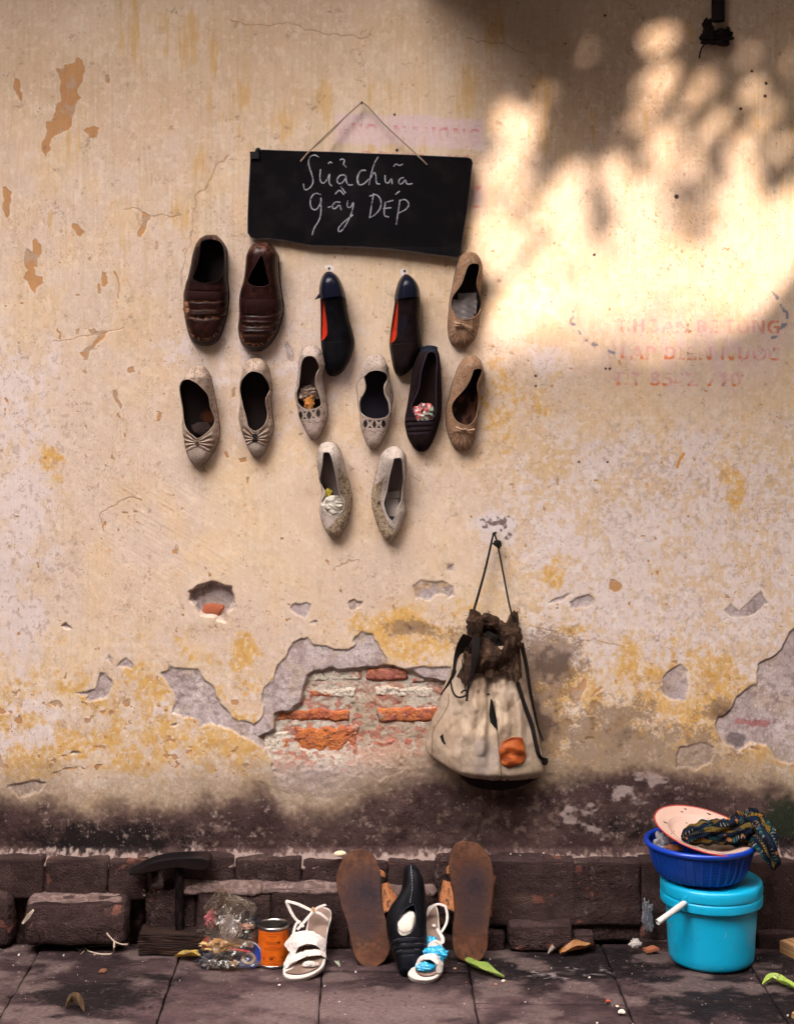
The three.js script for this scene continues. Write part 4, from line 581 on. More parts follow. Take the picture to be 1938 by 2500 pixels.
  // insole and sole follow the same outline
  const strip = (e, z0, z1, S2, t0, t1, sag = 0) => {
    const pos = [], uv = [], idx = [], n = 44, K = 6;
    for (let i = 0; i <= n; i++) { const y = out.y0 + len * lerp(t0, t1, 0.5 - 0.5 * Math.cos(Math.PI * i / n)), t = T(y), L = S2.a(y) - e, R = S2.b(y) + e; for (let k = 0; k <= K; k++) { const [X, Y] = pt(lerp(L, R, k / K), y); pos.push(X, Y, Math.max(base(t) + z1 - sag * Math.sin(k / K * Math.PI), 0.001)); uv.push(k / K, t); } for (let k = 0; k <= K; k++) { const [X, Y] = pt(lerp(L, R, k / K), y); pos.push(X, Y, Math.max(base(t) + z0, 0.0006)); uv.push(k / K, t); } }
    const W = 2 * (K + 1); for (let i = 0; i < n; i++) { const a = i * W, b = a + W; for (let k = 0; k < K; k++) { idx.push(a + k, a + k + 1, b + k, a + k + 1, b + k + 1, b + k); const p = a + K + 1 + k, q = b + K + 1 + k; idx.push(p, q, p + 1, p + 1, q, q + 1); } idx.push(a, b, a + K + 1, b, b + K + 1, a + K + 1, a + K, a + W - 1, b + K, a + W - 1, b + W - 1, b + K); }
    for (const i of [0, n]) for (let k = 0; k < K; k++) { const a = i * W + k; idx.push(a, a + K + 1, a + 1, a + 1, a + K + 1, a + K + 2); }
    return built(pos, uv, idx);
  };
  const u = 1 / ck; const isR = S.insole ?? [0.035, 0.02, 0.015];
  part('insole', strip(-2.2 * u, 0.001, S.insoleZ ?? 0.005, ins, 0.02, 0.97, 0.002), mat({ rgb: isR, roughness: 0.7, ...(S.insoleLook ? { map: texture(64, 160, (i, j) => S.insoleLook(i / 64, j / 160)) , color: 0xffffff } : {}) }), o);
  part('sole', strip((S.welt ?? 0.8) * u, -(S.soleT ?? 0.005), 0.0008, ins, 0.0, 1), mat({ rgb: S.sole ?? [0.03, 0.02, 0.016], roughness: 0.7 }), o);
  if (lift > 0.012 && !S.noHeel) { const pos = [], idx = [], uv = [], n = 16; const yh = out.y0 + len * 0.05, c0 = (out.a(yh + len * 0.08) + out.b(yh + len * 0.08)) / 2, wd = (out.b(yh + len * 0.08) - out.a(yh + len * 0.08)) / 2; for (const [z, k] of [[0.0008, 0.72], [lift * 0.5, 0.76], [base(0.1) - 0.003, 0.92]]) for (let i = 0; i <= n; i++) { const a = i / n * 6.283, [X, Y] = pt(c0 + Math.cos(a) * wd * k * 0.9, yh + len * 0.075 + Math.sin(a) * len * 0.075 * k); pos.push(X, Y, z); uv.push(i / n, z); } for (let r = 0; r < 2; r++) for (let i = 0; i < n; i++) { const a = r * (n + 1) + i; idx.push(a, a + 1, a + n + 1, a + 1, a + n + 2, a + n + 1); } part('heel', built(pos, uv, idx), mat({ rgb: S.sole ?? [0.03, 0.02, 0.016], roughness: 0.6 }), o); }
  if (op && S.binding !== false) { const loop = [...up.rimL.filter((_, i) => i % 2 === 0), ...up.rimR.filter((_, i) => i % 2 === 1).reverse()]; part('binding', tube(loop, S.bindR ?? 0.0012, 110, 6, true), mat({ rgb: S.binding ?? [0.2, 0.14, 0.1], roughness: 0.7 }), o); }
  const place = (x, y, z) => { const [X, Y] = pt(x, y); return V(X, Y, z); };
  const top = (x, y) => { const t = T(y), L = out.a(y), R = out.b(y), q = cl(Math.abs(((L + R) / 2 - x) / ((R - L) / 2))), ph = Math.acos(Math.pow(q, 1 / SX)); return base(t) + high(t) * Math.pow(Math.sin(ph), SX); };
  S.extra?.({ o, place, top, base, T, pt, out, f, ck });
  return o;
}
const skin = (c, x, y, seed, amt = 0.35) => { const n = fbm(x / 60 + seed, y / 60, 4), m = fbm(x / 12 + seed, y / 12, 3), g2 = vn(x / 3.1 + seed, y / 3.1), k = (1 + amt * 1.3 * (n - 0.5) * 2 + 0.4 * (m - 0.5) + 0.12 * (g2 - 0.5)) * (1 - 0.45 * ss(0.62, 0.78, fbm(x / 34 + seed * 3, y / 22, 4))); return [c[0] * k, c[1] * k, c[2] * k]; };
const bow = (w, h, d, seed) => merge([-1, 1].map((s) => warp(new THREE.PlaneGeometry(1, 1, 14, 8), (p) => { const a = p.x + 0.5, b = p.y; p.set(s * a * w, b * h * (0.3 + 0.9 * a * (1.25 - 0.5 * a)) + 0.1 * h * Math.sin(a * 5 + seed), d * Math.sin(a * 3.0) + d * 0.35 * Math.cos(b * 9)); })).concat([new THREE.SphereGeometry(1, 10, 8).scale(w * 0.24, h * 0.3, d * 1.2)]));
const WALLSHOES = 'worn shoes hung on the wall';

// the pair of brown loafers
const loaferLook = (seed, ridges, y0, len, saddle, worn) => (x, y, s, t) => {
  const c = skin([0.017, 0.0042, 0.0032], x, y, seed, 0.6); let h = 0.5 + 0.10 * (fbm(x / 9, y / 9, 3) - 0.5);
  const yy = t + 0.05 * (0.25 - (s - 0.5) ** 2) * 4 * -1 + 0.025 + 0.01 * (vn(x / 60 + seed, y / 80) - 0.5);
  mixc(c, [0.055, 0.017, 0.012], 0.5 * ss(0.55, 0.75, fbm(x / 40 + seed, y / 30, 4)));
  for (const [r, w, a, wr] of ridges) { const d = (yy - r) / w, k = Math.exp(-d * d); h += a * k; if (wr) mixc(c, [0.30, 0.125, 0.065], wr * Math.exp(-(((yy - r + 0.004) / (w * 0.7)) ** 2)) * ss(0.4, 0.62, fbm(x / 30 + seed, y / 18, 4))); }
  if (seed === 1) { const q = 0.45 + 0.55 * ss(0.40, 0.54, t + 0.08 * (vn(x / 40, y / 60) - 0.5)); c[0] *= q; c[1] *= q; c[2] *= q; }  // heel half of the first loafer darkened, shade painted into its leather
  const e = Math.hypot((s - 0.5) / 0.34, (t - 0.83) / 0.125); mixc(c, [0.30, 0.125, 0.065], 0.85 * ss(0.16, 0.04, Math.abs(e - 0.93)) * ss(0.8, 0.86, t) * ss(0.42, 0.58, fbm(x / 22 + seed, y / 22, 3))); h -= 0.25 * ss(0.1, 0.02, Math.abs(e - 1.02)) * ss(0.7, 0.8, t);
  mixc(c, [0.33, 0.15, 0.075], worn * 0.9 * ss(0.42, 0.62, 0.4 * fbm(x / 24 + 4, y / 24, 4) + 0.5 * ga(x, y, 160, 1120, 55, 120))); 
  mixc(c, [0.16, 0.07, 0.045], 0.7 * ss(0.16, 0.06, t) * ss(0.4, 0.6, fbm(x / 30, y / 30, 3)));
  return [c[0], c[1], c[2], cl(h)];
};
const strapOver = (S, yL, yR, hgt, m, name) => ({ o, place, top, out }) => {   // a band laid over the vamp
  const pos = [], uv = [], idx = [], n = 26; for (let i = 0; i <= n; i++) for (const k of [0, 0.5, 1]) { const fx = i / n, y = lerp(yL, yR, fx) + 26 * Math.sin(fx * Math.PI) + hgt * k, L = out.a(y), R = out.b(y), x = (L + R) / 2 - (R - L) / 2 * 1.015 * sgp(Math.cos(fx * Math.PI), SX); const z = top(cl(x, L + 1, R - 1), y); const q = place(x, y, z + (k === 0.5 ? 0.0028 : 0.0008)); pos.push(q.x, q.y, q.z); uv.push(fx, k); }
  for (let i = 0; i < n; i++) for (let k = 0; k < 2; k++) { const a = i * 3 + k; idx.push(a, a + 1, a + 3, a + 1, a + 4, a + 3); } part(name, built(pos, uv, idx), m, o);
};
const saddleMat = mat({ rgb: [0.024, 0.0075, 0.007], roughness: 0.42 });
shoe({ crop: 'A', group: WALLSHOES, label: 'dark brown loafer scuffed orange at its side, leftmost in the top row', H: [0.062, 0.062, 0.046], lift: 0.014, rough: 0.42, bump: 0.006, soleT: 0.008, welt: 1.6, sole: [0.02, 0.012, 0.01], lining: [0.012, 0.008, 0.008], insole: [0.012, 0.008, 0.007], binding: [0.010, 0.005, 0.004], bindR: 0.0014,
  st: [[75, 440, 560], [90, 410, 580], [130, 350, 620], [200, 300, 675], [290, 262, 712], [400, 232, 716], [500, 215, 718], [600, 190, 720], [700, 165, 722], [760, 140, 728], [880, 112, 740], [1000, 102, 738], [1130, 102, 722], [1250, 120, 700], [1350, 140, 672], [1450, 165, 642], [1550, 205, 600], [1600, 240, 560], [1640, 300, 500], [1655, 360, 440]],
  open: [[170, 480, 540], [200, 395, 640], [300, 372, 690], [450, 355, 700], [600, 312, 690], [700, 268, 660], [750, 290, 620], [785, 400, 520]],
  look: loaferLook(1, [[0.50, 0.012, 0.3, 0], [0.59, 0.012, 0.35, 0.4], [0.66, 0.010, 0.3, 0.3], [0.735, 0.016, 0.5, 0.9], [0.70, 0.014, -0.3, 0]], 75, 1580, 0, 0.8), extra: strapOver(0, 850, 900, 110, saddleMat, 'saddle_strap') });
shoe({ crop: 'A', group: WALLSHOES, label: 'wrinkled dark brown leather loafer, second shoe of the top row, under the board', H: [0.062, 0.062, 0.046], lift: 0.014, rough: 0.36, bump: 0.006, soleT: 0.008, welt: 1.6, sole: [0.02, 0.012, 0.01], lining: [0.012, 0.008, 0.008], insole: [0.012, 0.008, 0.007], binding: [0.035, 0.013, 0.012], bindR: 0.0014,
  st: [[175, 1180, 1270], [200, 1110, 1330], [280, 1045, 1400], [380, 1006, 1455], [450, 1000, 1456], [600, 985, 1460], [750, 960, 1475], [850, 925, 1490], [950, 905, 1502], [1050, 898, 1522], [1150, 900, 1520], [1250, 898, 1500], [1330, 888, 1480], [1400, 882, 1460], [1480, 890, 1430], [1580, 915, 1370], [1650, 950, 1310], [1700, 1010, 1250], [1735, 1090, 1190]],
  open: [[400, 1230, 1246], [430, 1205, 1262], [500, 1170, 1285], [620, 1095, 1310], [750, 1040, 1345], [800, 1060, 1345], [835, 1160, 1280]],
  look: loaferLook(9, [[0.53, 0.012, 0.35, 0.3], [0.66, 0.011, 0.4, 0.2], [0.72, 0.013, -0.4, 0], [0.755, 0.013, 0.4, 0.3], [0.80, 0.012, -0.4, 0], [0.835, 0.014, 0.3, 0.2]], 175, 1560, 0, 0.15), extra: strapOver(0, 985, 985, 120, saddleMat, 'saddle_strap') });
// the two black pumps with the red lining
const pumpLook = (sd, c0) => (x, y, s, t) => { const c = skin(c0, x, y, sd, 0.6); return [c[0], c[1], c[2], 0.5 + 0.12 * (fbm(x / 30 + sd, y / 50, 3) - 0.5)]; };
const heelCap = (y0, y1, flap) => ({ o, place, top, out }) => {
  const pos = [], uv = [], idx = [], n = 22, m = 12; for (let j = 0; j <= m; j++) for (let i = 0; i <= n; i++) { const y = lerp(y0, y1, Math.sin(j / m * Math.PI / 2) * 0.2 + j / m * 0.8), fx = i / n, L = out.a(y) - 5, R = out.b(y) + 5, x = (L + R) / 2 - (R - L) / 2 * sgp(Math.cos(fx * Math.PI), SX), q = place(x, y + 14 * Math.sin(fx * 7) * (j === m ? 1 : 0), top(cl(x, L + 6, R - 6), y) + 0.0025 * (j > 0 ? 1 : 0.2) + 0.004 * (j / m) ** 3); pos.push(q.x, q.y, q.z); uv.push(fx, j / m); }
  for (let j = 0; j < m; j++) for (let i = 0; i < n; i++) { const a = j * (n + 1) + i; idx.push(a, a + 1, a + n + 1, a + 1, a + n + 2, a + n + 1); }
  part('heel_cap', built(pos, uv, idx), mat({ rgb: [0.005, 0.006, 0.016], roughness: 0.3, specularIntensity: 0.45 }), o);
  if (flap) { const [a, b, c] = flap.map(([x, y, z]) => place(x, y, z)), d = a.clone().lerp(b, 0.5).lerp(c, 0.25); d.z += 0.006; part('torn_flap', built([...a.toArray(), ...b.toArray(), ...c.toArray(), ...d.toArray()], [0, 0, 1, 0, 0.5, 1, 0.5, 0.5], [0, 1, 3, 1, 2, 3, 2, 0, 3]), mat({ rgb: [0.012, 0.013, 0.024], roughness: 0.3 }), o); }
};
const redLook = (x, y) => { const k = 0.85 + 0.3 * vn(x * 9, y * 30); return [0.60 * k, 0.035 * k, 0.012 * k]; };
shoe({ crop: 'B', group: WALLSHOES, label: 'black pump with wide red lining strip and torn heel flap, under the board', H: [0.05, 0.05, 0.045], lift: 0.02, rough: 0.5, spec: 0.16, lining: [0.60, 0.035, 0.012], insole: [1, 1, 1], insoleLook: redLook, insoleZ: 0.012, binding: [0.012, 0.01, 0.011], bindR: 0.001,
  st: [[125, 310, 360], [150, 280, 400], [200, 250, 450], [300, 220, 500], [400, 214, 532], [470, 225, 548], [560, 229, 556], [650, 231, 570], [750, 231, 590], [850, 230, 620], [930, 229, 640], [1020, 230, 655], [1100, 235, 645], [1200, 255, 620], [1280, 270, 590], [1350, 285, 550], [1420, 308, 500], [1460, 335, 440], [1475, 360, 400]],
  open: [[470, 229, 242], [520, 229, 272], [650, 228, 294], [800, 228, 314], [930, 227, 318], [975, 228, 296], [1035, 231, 238]],
  look: pumpLook(3, [0.0045, 0.004, 0.0055]), extra: heelCap(126, 470, [[232, 380, 0.05], [145, 492, 0.035], [232, 470, 0.055]]) });
shoe({ crop: 'B', group: WALLSHOES, label: 'black pump with a thin red lining strip, fourth shoe of the top row', H: [0.05, 0.05, 0.042], lift: 0.02, rough: 0.45, spec: 0.25, lining: [0.60, 0.035, 0.012], insole: [1, 1, 1], insoleLook: redLook, insoleZ: 0.012, binding: [0.10, 0.055, 0.03], bindR: 0.001,
  st: [[160, 1310, 1350], [200, 1270, 1400], [260, 1235, 1450], [350, 1205, 1490], [450, 1185, 1500], [500, 1188, 1503], [600, 1175, 1500], [700, 1160, 1497], [800, 1145, 1498], [900, 1132, 1508], [1000, 1122, 1516], [1100, 1120, 1518], [1160, 1130, 1500], [1250, 1145, 1455], [1350, 1165, 1410], [1420, 1190, 1350], [1460, 1220, 1290], [1475, 1240, 1265]],
  open: [[490, 1189, 1199], [540, 1182, 1220], [700, 1161, 1218], [850, 1139, 1210], [950, 1129, 1206], [1010, 1124, 1182], [1060, 1124, 1132]],
  look: (x, y, s, t) => { const c = skin([0.010, 0.0052, 0.0055], x, y, 7, 0.5); mixc(c, [0.009, 0.010, 0.021], 0.8 * ss(0.5, 0.6, fbm(x / 60, y / 90, 3) * 0.6 + 0.35 * ga(x, y, 1290, 800, 70, 180))); return [...c, 0.5 + 0.15 * (fbm(x / 30, y / 40, 3) - 0.5)]; }, extra: heelCap(161, 475, null) });
// tan ballet flats
const balletLook = (sd, bx, by, hx, len0) => (x, y, s, t) => {
  const c = skin([0.270, 0.150, 0.088], x, y, sd, 0.28); let h = 0.5 + 0.08 * (fbm(x / 8, y / 8, 3) - 0.5);
  mixc(c, [0.33, 0.21, 0.15], 0.5 * ss(0.5, 0.7, fbm(x / 50 + sd, y / 50, 3))); mixc(c, [0.13, 0.065, 0.035], 0.5 * ss(0.62, 0.75, fbm(x / 35 + 70 + sd, y / 35, 3)));
  if (y > by - 40) { const a = Math.atan2(x - bx, y - by + 60), r = Math.hypot(x - bx, y - by), k = Math.abs((a / 0.30 + 0.5 + 40) % 1 - 0.5) * 0.30 * (r + 40), q = ss(11, 3, k) * ss(40, 110, r) * (r < 420 ? 1 : 0); mixc(c, [0.09, 0.045, 0.025], 0.8 * q); h -= 0.4 * q; h += 0.10 * Math.cos((a / 0.30 + 0.5) * 6.283 + 3.14) * ss(30, 90, r); }
  const se = ss(6, 2, Math.abs(x - hx)) * ss(0.16, 0.13, t); mixc(c, [0.10, 0.05, 0.03], 0.8 * se); h -= 0.3 * se;
  const cu = ss(7, 2, Math.abs(y - (len0 + 320 + 0.0012 * (x - bx + 60) ** 2 * -1 + 60))); mixc(c, [0.12, 0.06, 0.035], 0.5 * cu * (s < 0.45 || s > 0.6 ? 1 : 0));
  return [...c, cl(h)];
};
const flatBase = { group: WALLSHOES, H: [0.05, 0.042, 0.032], lift: 0.010, rough: 0.55, sole: [0.022, 0.014, 0.011], welt: 1.0, binding: [0.30, 0.18, 0.115], lining: [0.016, 0.010, 0.009], insole: [0.016, 0.010, 0.009], bump: 0.003 };
shoe({ ...flatBase, crop: 'C', label: 'tan ballet flat with taped insole at the board\u2019s lower right corner',
  st: [[120, 640, 760], [140, 580, 820], [200, 520, 870], [280, 480, 915], [400, 445, 945], [530, 415, 948], [700, 385, 940], [850, 355, 927], [950, 330, 922], [1050, 318, 935], [1150, 305, 940], [1250, 300, 930], [1350, 292, 912], [1450, 284, 898], [1550, 276, 884], [1650, 279, 862], [1750, 290, 835], [1850, 312, 790], [1930, 350, 710], [1980, 405, 630], [2010, 470, 560]],
  open: [[372, 740, 790], [386, 682, 862], [450, 630, 874], [550, 592, 862], [700, 545, 825], [800, 500, 828], [900, 430, 860], [1000, 362, 905], [1080, 335, 930], [1180, 332, 930], [1250, 345, 910], [1350, 385, 860], [1430, 455, 760], [1472, 570, 650]],
  look: balletLook(2, 560, 1680, 715, 120), extra: ({ o, place, top, base }) => {
    const b = part('bow', bow(0.0235, 0.0145, 0.005, 1), mat({ rgb: [0.34, 0.21, 0.135], roughness: 0.6 }), o); b.position.copy(place(560, 1575, top(560, 1575) + 0.004)); b.rotation.z = -0.32;
    const m = mat({ rgb: [0.20, 0.165, 0.16], roughness: 0.33, metalness: 0.25 }), strip = (x0, x1, y0, y1, z, r) => { const p = place((x0 + x1) / 2, (y0 + y1) / 2, z), k = 0.12365 / 940; const g = warp(new THREE.PlaneGeometry((x1 - x0) * k, (y1 - y0) * k, 12, 6), (v) => { v.z = 0.0015 * Math.sin(v.x * 190) + 0.001 * Math.sin(v.y * 500 + v.x * 200); }); const q = part('tape_strip', g, m, o); q.position.copy(p); q.rotation.z = r; };
    strip(470, 830, 930, 1100, 0.021, 0.03); strip(360, 840, 1070, 1220, 0.0225, -0.06); strip(360, 830, 1180, 1330, 0.024, -0.08); strip(400, 780, 1290, 1440, 0.0255, 0.05);
  } });
shoe({ ...flatBase, crop: 'F', label: 'tan ballet flat with bare brown insole, right end of the second row',
  st: [[278, 1320, 1395], [300, 1260, 1430], [350, 1190, 1480], [450, 1120, 1525], [550, 1075, 1540], [650, 1040, 1535], [800, 985, 1510], [900, 960, 1490], [1000, 942, 1474], [1100, 915, 1466], [1200, 886, 1458], [1300, 875, 1450], [1400, 872, 1445], [1500, 880, 1432], [1600, 896, 1416], [1700, 920, 1396], [1800, 955, 1376], [1900, 1000, 1340], [1960, 1050, 1300], [2000, 1115, 1230]],
  open: [[515, 1430, 1465], [530, 1355, 1500], [600, 1325, 1496], [700, 1290, 1455], [800, 1240, 1425], [900, 1170, 1430], [1000, 1080, 1448], [1100, 1000, 1455], [1200, 965, 1446], [1300, 975, 1430], [1400, 1010, 1402], [1480, 1080, 1350], [1532, 1200, 1270]],
  insole: [1, 1, 1], insoleLook: (x, y) => { const c = [0.085, 0.03, 0.018]; mixc(c, [0.02, 0.01, 0.008], ss(0.4, 0.6, fbm(x * 5, y * 9, 3))); mixc(c, [0.012, 0.008, 0.007], ss(0.45, 0.38, y)); return c; },
  look: balletLook(12, 1180, 1660, 1330, 280), extra: ({ o, place, top }) => { const b = part('bow', bow(0.025, 0.0135, 0.0055, 3), mat({ rgb: [0.36, 0.22, 0.14], roughness: 0.6 }), o); b.position.copy(place(1205, 1605, top(1205, 1605) + 0.004)); b.rotation.z = -0.12; } });
// beige pumps with a knotted band
const knotLook = (sd, kx, ky, ty, hx) => (x, y, s, t) => {
  const c = skin([0.36, 0.255, 0.195], x, y, sd, 0.25); let h = 0.5 + 0.06 * (fbm(x / 8, y / 8, 3) - 0.5);
  mixc(c, [0.42, 0.335, 0.28], 0.6 * ss(0.45, 0.7, fbm(x / 60 + sd, y / 60, 3))); mixc(c, [0.15, 0.09, 0.06], 0.6 * ss(0.6, 0.72, fbm(x / 26 + sd + 40, y / 26, 4)));
  const cap = y - ty - 0.42 * Math.abs(x - kx);
  if (cap < 0 && y > ky - 260) { const a = Math.atan2(y - ky, Math.abs(x - kx) + 14), d = Math.hypot(x - kx, y - ky); h += 0.36 * Math.sin(a * 17 + 0.6) * ss(18, 60, d) * ss(330, 160, d); mixc(c, [0.07, 0.035, 0.022], 0.75 * ss(0.45, 0.95, -Math.sin(a * 17 + 0.6)) * ss(18, 50, d) * ss(300, 120, d)); }
  const q = ss(10, 3, Math.abs(cap)) * (y > ky ? 1 : 0); mixc(c, [0.08, 0.045, 0.03], 0.85 * q); h -= 0.3 * q; if (cap > 0) { mixc(c, [0.40, 0.33, 0.30], 0.5); mixc(c, [0.20, 0.13, 0.10], 0.5 * ss(0.55, 0.7, fbm(x / 18 + 3, y / 18, 3))); }
  const se = ss(7, 2, Math.abs(x - hx - (s > 0 ? 0.35 * (ty * 0 + 0) : 0))) * ss(0.14, 0.12, t); mixc(c, [0.12, 0.07, 0.045], 0.8 * se); return [...c, cl(h)];
};
const knotBase = { group: WALLSHOES, H: [0.056, 0.046, 0.034], lift: 0.028, rough: 0.58, sole: [0.05, 0.032, 0.024], binding: [0.38, 0.27, 0.21], lining: [0.014, 0.009, 0.008], insole: [0.014, 0.009, 0.008], bump: 0.005 };
const knot = (x, y, w, m, dk) => ({ o, place, top }) => { part('knot', crumple(w, 1.2, 0.9, 0.8, 0.35, 2.4, 5).translate(...place(x, y, top(x, y) + 0.001).toArray()), m, o); if (dk) part('knot', crumple(w * 0.8, 1.9, 0.7, 0.6, 0.3, 2.2, 9).translate(...place(x, y + 65, top(x, y + 65) + 0.001).toArray()), m, o); };
shoe({ ...knotBase, crop: 'D', label: 'beige pump with a gathered knot, left end of the second row, brown pad inside',
  st: [[208, 330, 390], [230, 260, 440], [300, 195, 500], [370, 150, 535], [430, 110, 550], [500, 72, 562], [600, 64, 580], [700, 76, 598], [850, 96, 620], [1000, 98, 640], [1130, 85, 655], [1230, 90, 660], [1300, 104, 650], [1400, 120, 616], [1500, 137, 572], [1580, 165, 530], [1650, 200, 470], [1700, 236, 420], [1740, 280, 370], [1755, 310, 342]],
  open: [[415, 205, 235], [430, 140, 285], [480, 96, 370], [550, 78, 440], [620, 80, 500], [700, 92, 532], [850, 110, 550], [1000, 120, 600], [1080, 135, 602], [1150, 160, 562], [1220, 205, 500], [1290, 290, 412], [1325, 338, 362]],
  insole: [1, 1, 1], insoleLook: (x, y) => { const c = [0.014, 0.009, 0.008]; mixc(c, [0.10, 0.03, 0.012], 0.9 * ss(0.45, 0.7, 0.4 * fbm(x * 6, y * 10, 3) + 0.6 * ga(x, y, 0.72, 0.5, 0.25, 0.09))); return c; },
  look: knotLook(4, 335, 1385, 1440, 320), extra: (q) => { knot(337, 1385, 0.0042, mat({ rgb: [0.05, 0.03, 0.022], roughness: 0.6 }))(q); part('heel_pad', crumple(0.026, 0.95, 0.6, 0.2, 0.2, 2, 4).translate(...q.place(380, 1160, 0.018).toArray()), mat({ rgb: [0.045, 0.028, 0.025], roughness: 0.9 }), q.o); } });
shoe({ ...knotBase, crop: 'D', label: 'beige pump with a black-stained knot, second shoe of the second row',
  st: [[90, 1190, 1260], [110, 1130, 1320], [170, 1070, 1380], [250, 1035, 1425], [350, 1010, 1442], [450, 984, 1460], [550, 976, 1470], [650, 980, 1464], [750, 984, 1446], [900, 962, 1460], [1000, 950, 1475], [1100, 968, 1488], [1200, 995, 1475], [1300, 1030, 1442], [1400, 1068, 1402], [1480, 1100, 1370], [1550, 1140, 1330], [1600, 1180, 1290], [1625, 1215, 1255]],
  open: [[295, 1190, 1232], [320, 1130, 1320], [400, 1050, 1390], [480, 1010, 1432], [580, 988, 1446], [680, 1000, 1402], [750, 1016, 1382], [850, 1040, 1396], [950, 1070, 1412], [1050, 1095, 1392], [1130, 1110, 1350], [1180, 1160, 1290], [1210, 1210, 1232]],
  look: knotLook(14, 1215, 1320, 1365, 1205), extra: knot(1215, 1275, 0.0055, mat({ rgb: [0.010, 0.008, 0.008], roughness: 0.6 }), true) });
// white slingbacks with a pierced band
const cutLook = (sd, y0, y1, eyes, hx, hy, st) => (x, y, s, t) => {
  const c = skin([0.42, 0.325, 0.28], x, y, sd, 0.2); let h = 0.5 + 0.05 * (fbm(x / 9, y / 9, 3) - 0.5), a = 1; mixc(c, [0.25, 0.16, 0.12], 0.5 * ss(0.62, 0.76, fbm(x / 24 + sd, y / 24, 4)));
  const cut = (d) => { if (d < 1) a = 0; else if (d < 1.35) mixc(c, [0.12, 0.07, 0.05], 0.7); };
  if (y > y0 && y < y1 + 30) for (let i = 0; i < eyes.length; i++) { const [ex, ey] = eyes[i], dy = (y - ey) / 58, dx = Math.abs(x - ex) / 27; cut(dx + dy * dy * 1.0 < 1 ? 0.5 : dx + dy * dy); if (i) { const [fx, fy] = eyes[i - 1], mx = (ex + fx) / 2, my = (ey + fy) / 2; for (const k of [-1, 1]) { const v = (y - my) * k; if (v > 22 && v < 58) cut(Math.abs(x - mx) / ((v - 20) * 0.62)); } } }
  const sc = y - (y1 + 14 * Math.cos((x - eyes[1][0]) / 128 * 6.283)), q = ss(6, 2, Math.abs(sc)); mixc(c, [0.12, 0.075, 0.05], 0.8 * q); h -= 0.25 * q; if (sc < 0 && y > y0) h += 0.15;
  mixc(c, [0.18, 0.11, 0.08], 0.8 * ss(5, 2, Math.abs(x - hx)) * (y < hy ? 1 : 0)); return [...c, cl(h), a];
};
const cutBase = { group: WALLSHOES, cut: true, H: [0.054, 0.044, 0.032], lift: 0.024, rough: 0.62, sole: [0.055, 0.04, 0.035], binding: [0.40, 0.31, 0.26], bindR: 0.0013, bump: 0.003 };
shoe({ ...cutBase, crop: 'E', label: 'white slingback with a pierced band, stuffed with brown wrapping, overlapping the black pump', lining: [0.05, 0.035, 0.03], insole: [0.10, 0.07, 0.062],
  st: [[75, 355, 400], [95, 300, 440], [150, 240, 500], [220, 200, 530], [300, 182, 552], [380, 174, 566], [430, 180, 545], [550, 165, 530], [650, 148, 542], [740, 124, 562], [800, 122, 574], [900, 136, 580], [1000, 160, 598], [1100, 172, 600], [1200, 210, 576], [1300, 255, 536], [1380, 300, 504], [1440, 342, 468], [1480, 375, 420]],
  open: [[240, 335, 375], [260, 280, 420], [330, 235, 465], [420, 214, 492], [500, 206, 452], [600, 192, 432], [700, 178, 436], [780, 150, 486], [850, 156, 510], [950, 176, 520], [1000, 235, 470], [1022, 280, 400]],
  look: cutLook(5, 1010, 1205, [[205, 1110], [330, 1108], [470, 1080]], 362, 130), extra: ({ o, place }) => {
    part('ankle_strap', tube([place(470, 470, 0.055), place(445, 560, 0.06), place(455, 680, 0.055), place(500, 820, 0.048), place(525, 940, 0.04)], 0.0034, 30, 8), mat({ rgb: [0.42, 0.33, 0.28], roughness: 0.6 }), o);
    const k = (n, x, y, z, r, sx, sy, c, sd, ro) => tag(solo(n, crumple(r, sx, sy, 0.5, 0.35, 2.6, sd), mat({ rgb: c, roughness: ro }), o.position.clone().add(place(x, y, z)), n === 'paper_wad' ? 'orange-brown paper wad stuffed in the pierced white slingback' : 'crinkled brown wrapper tucked behind the paper wad in the pierced slingback', 'stuffing'), n === 'paper_wad' ? 'orange-brown paper wad stuffed in the pierced white slingback' : 'crinkled brown wrapper tucked behind the paper wad in the pierced slingback', 'stuffing');
    k('paper_wad', 335, 925, 0.034, 0.019, 0.72, 1.1, [0.42, 0.17, 0.045], 3, 0.6); k('wrapper', 305, 800, 0.030, 0.024, 1.15, 0.75, [0.16, 0.10, 0.07], 7, 0.35);
  } });
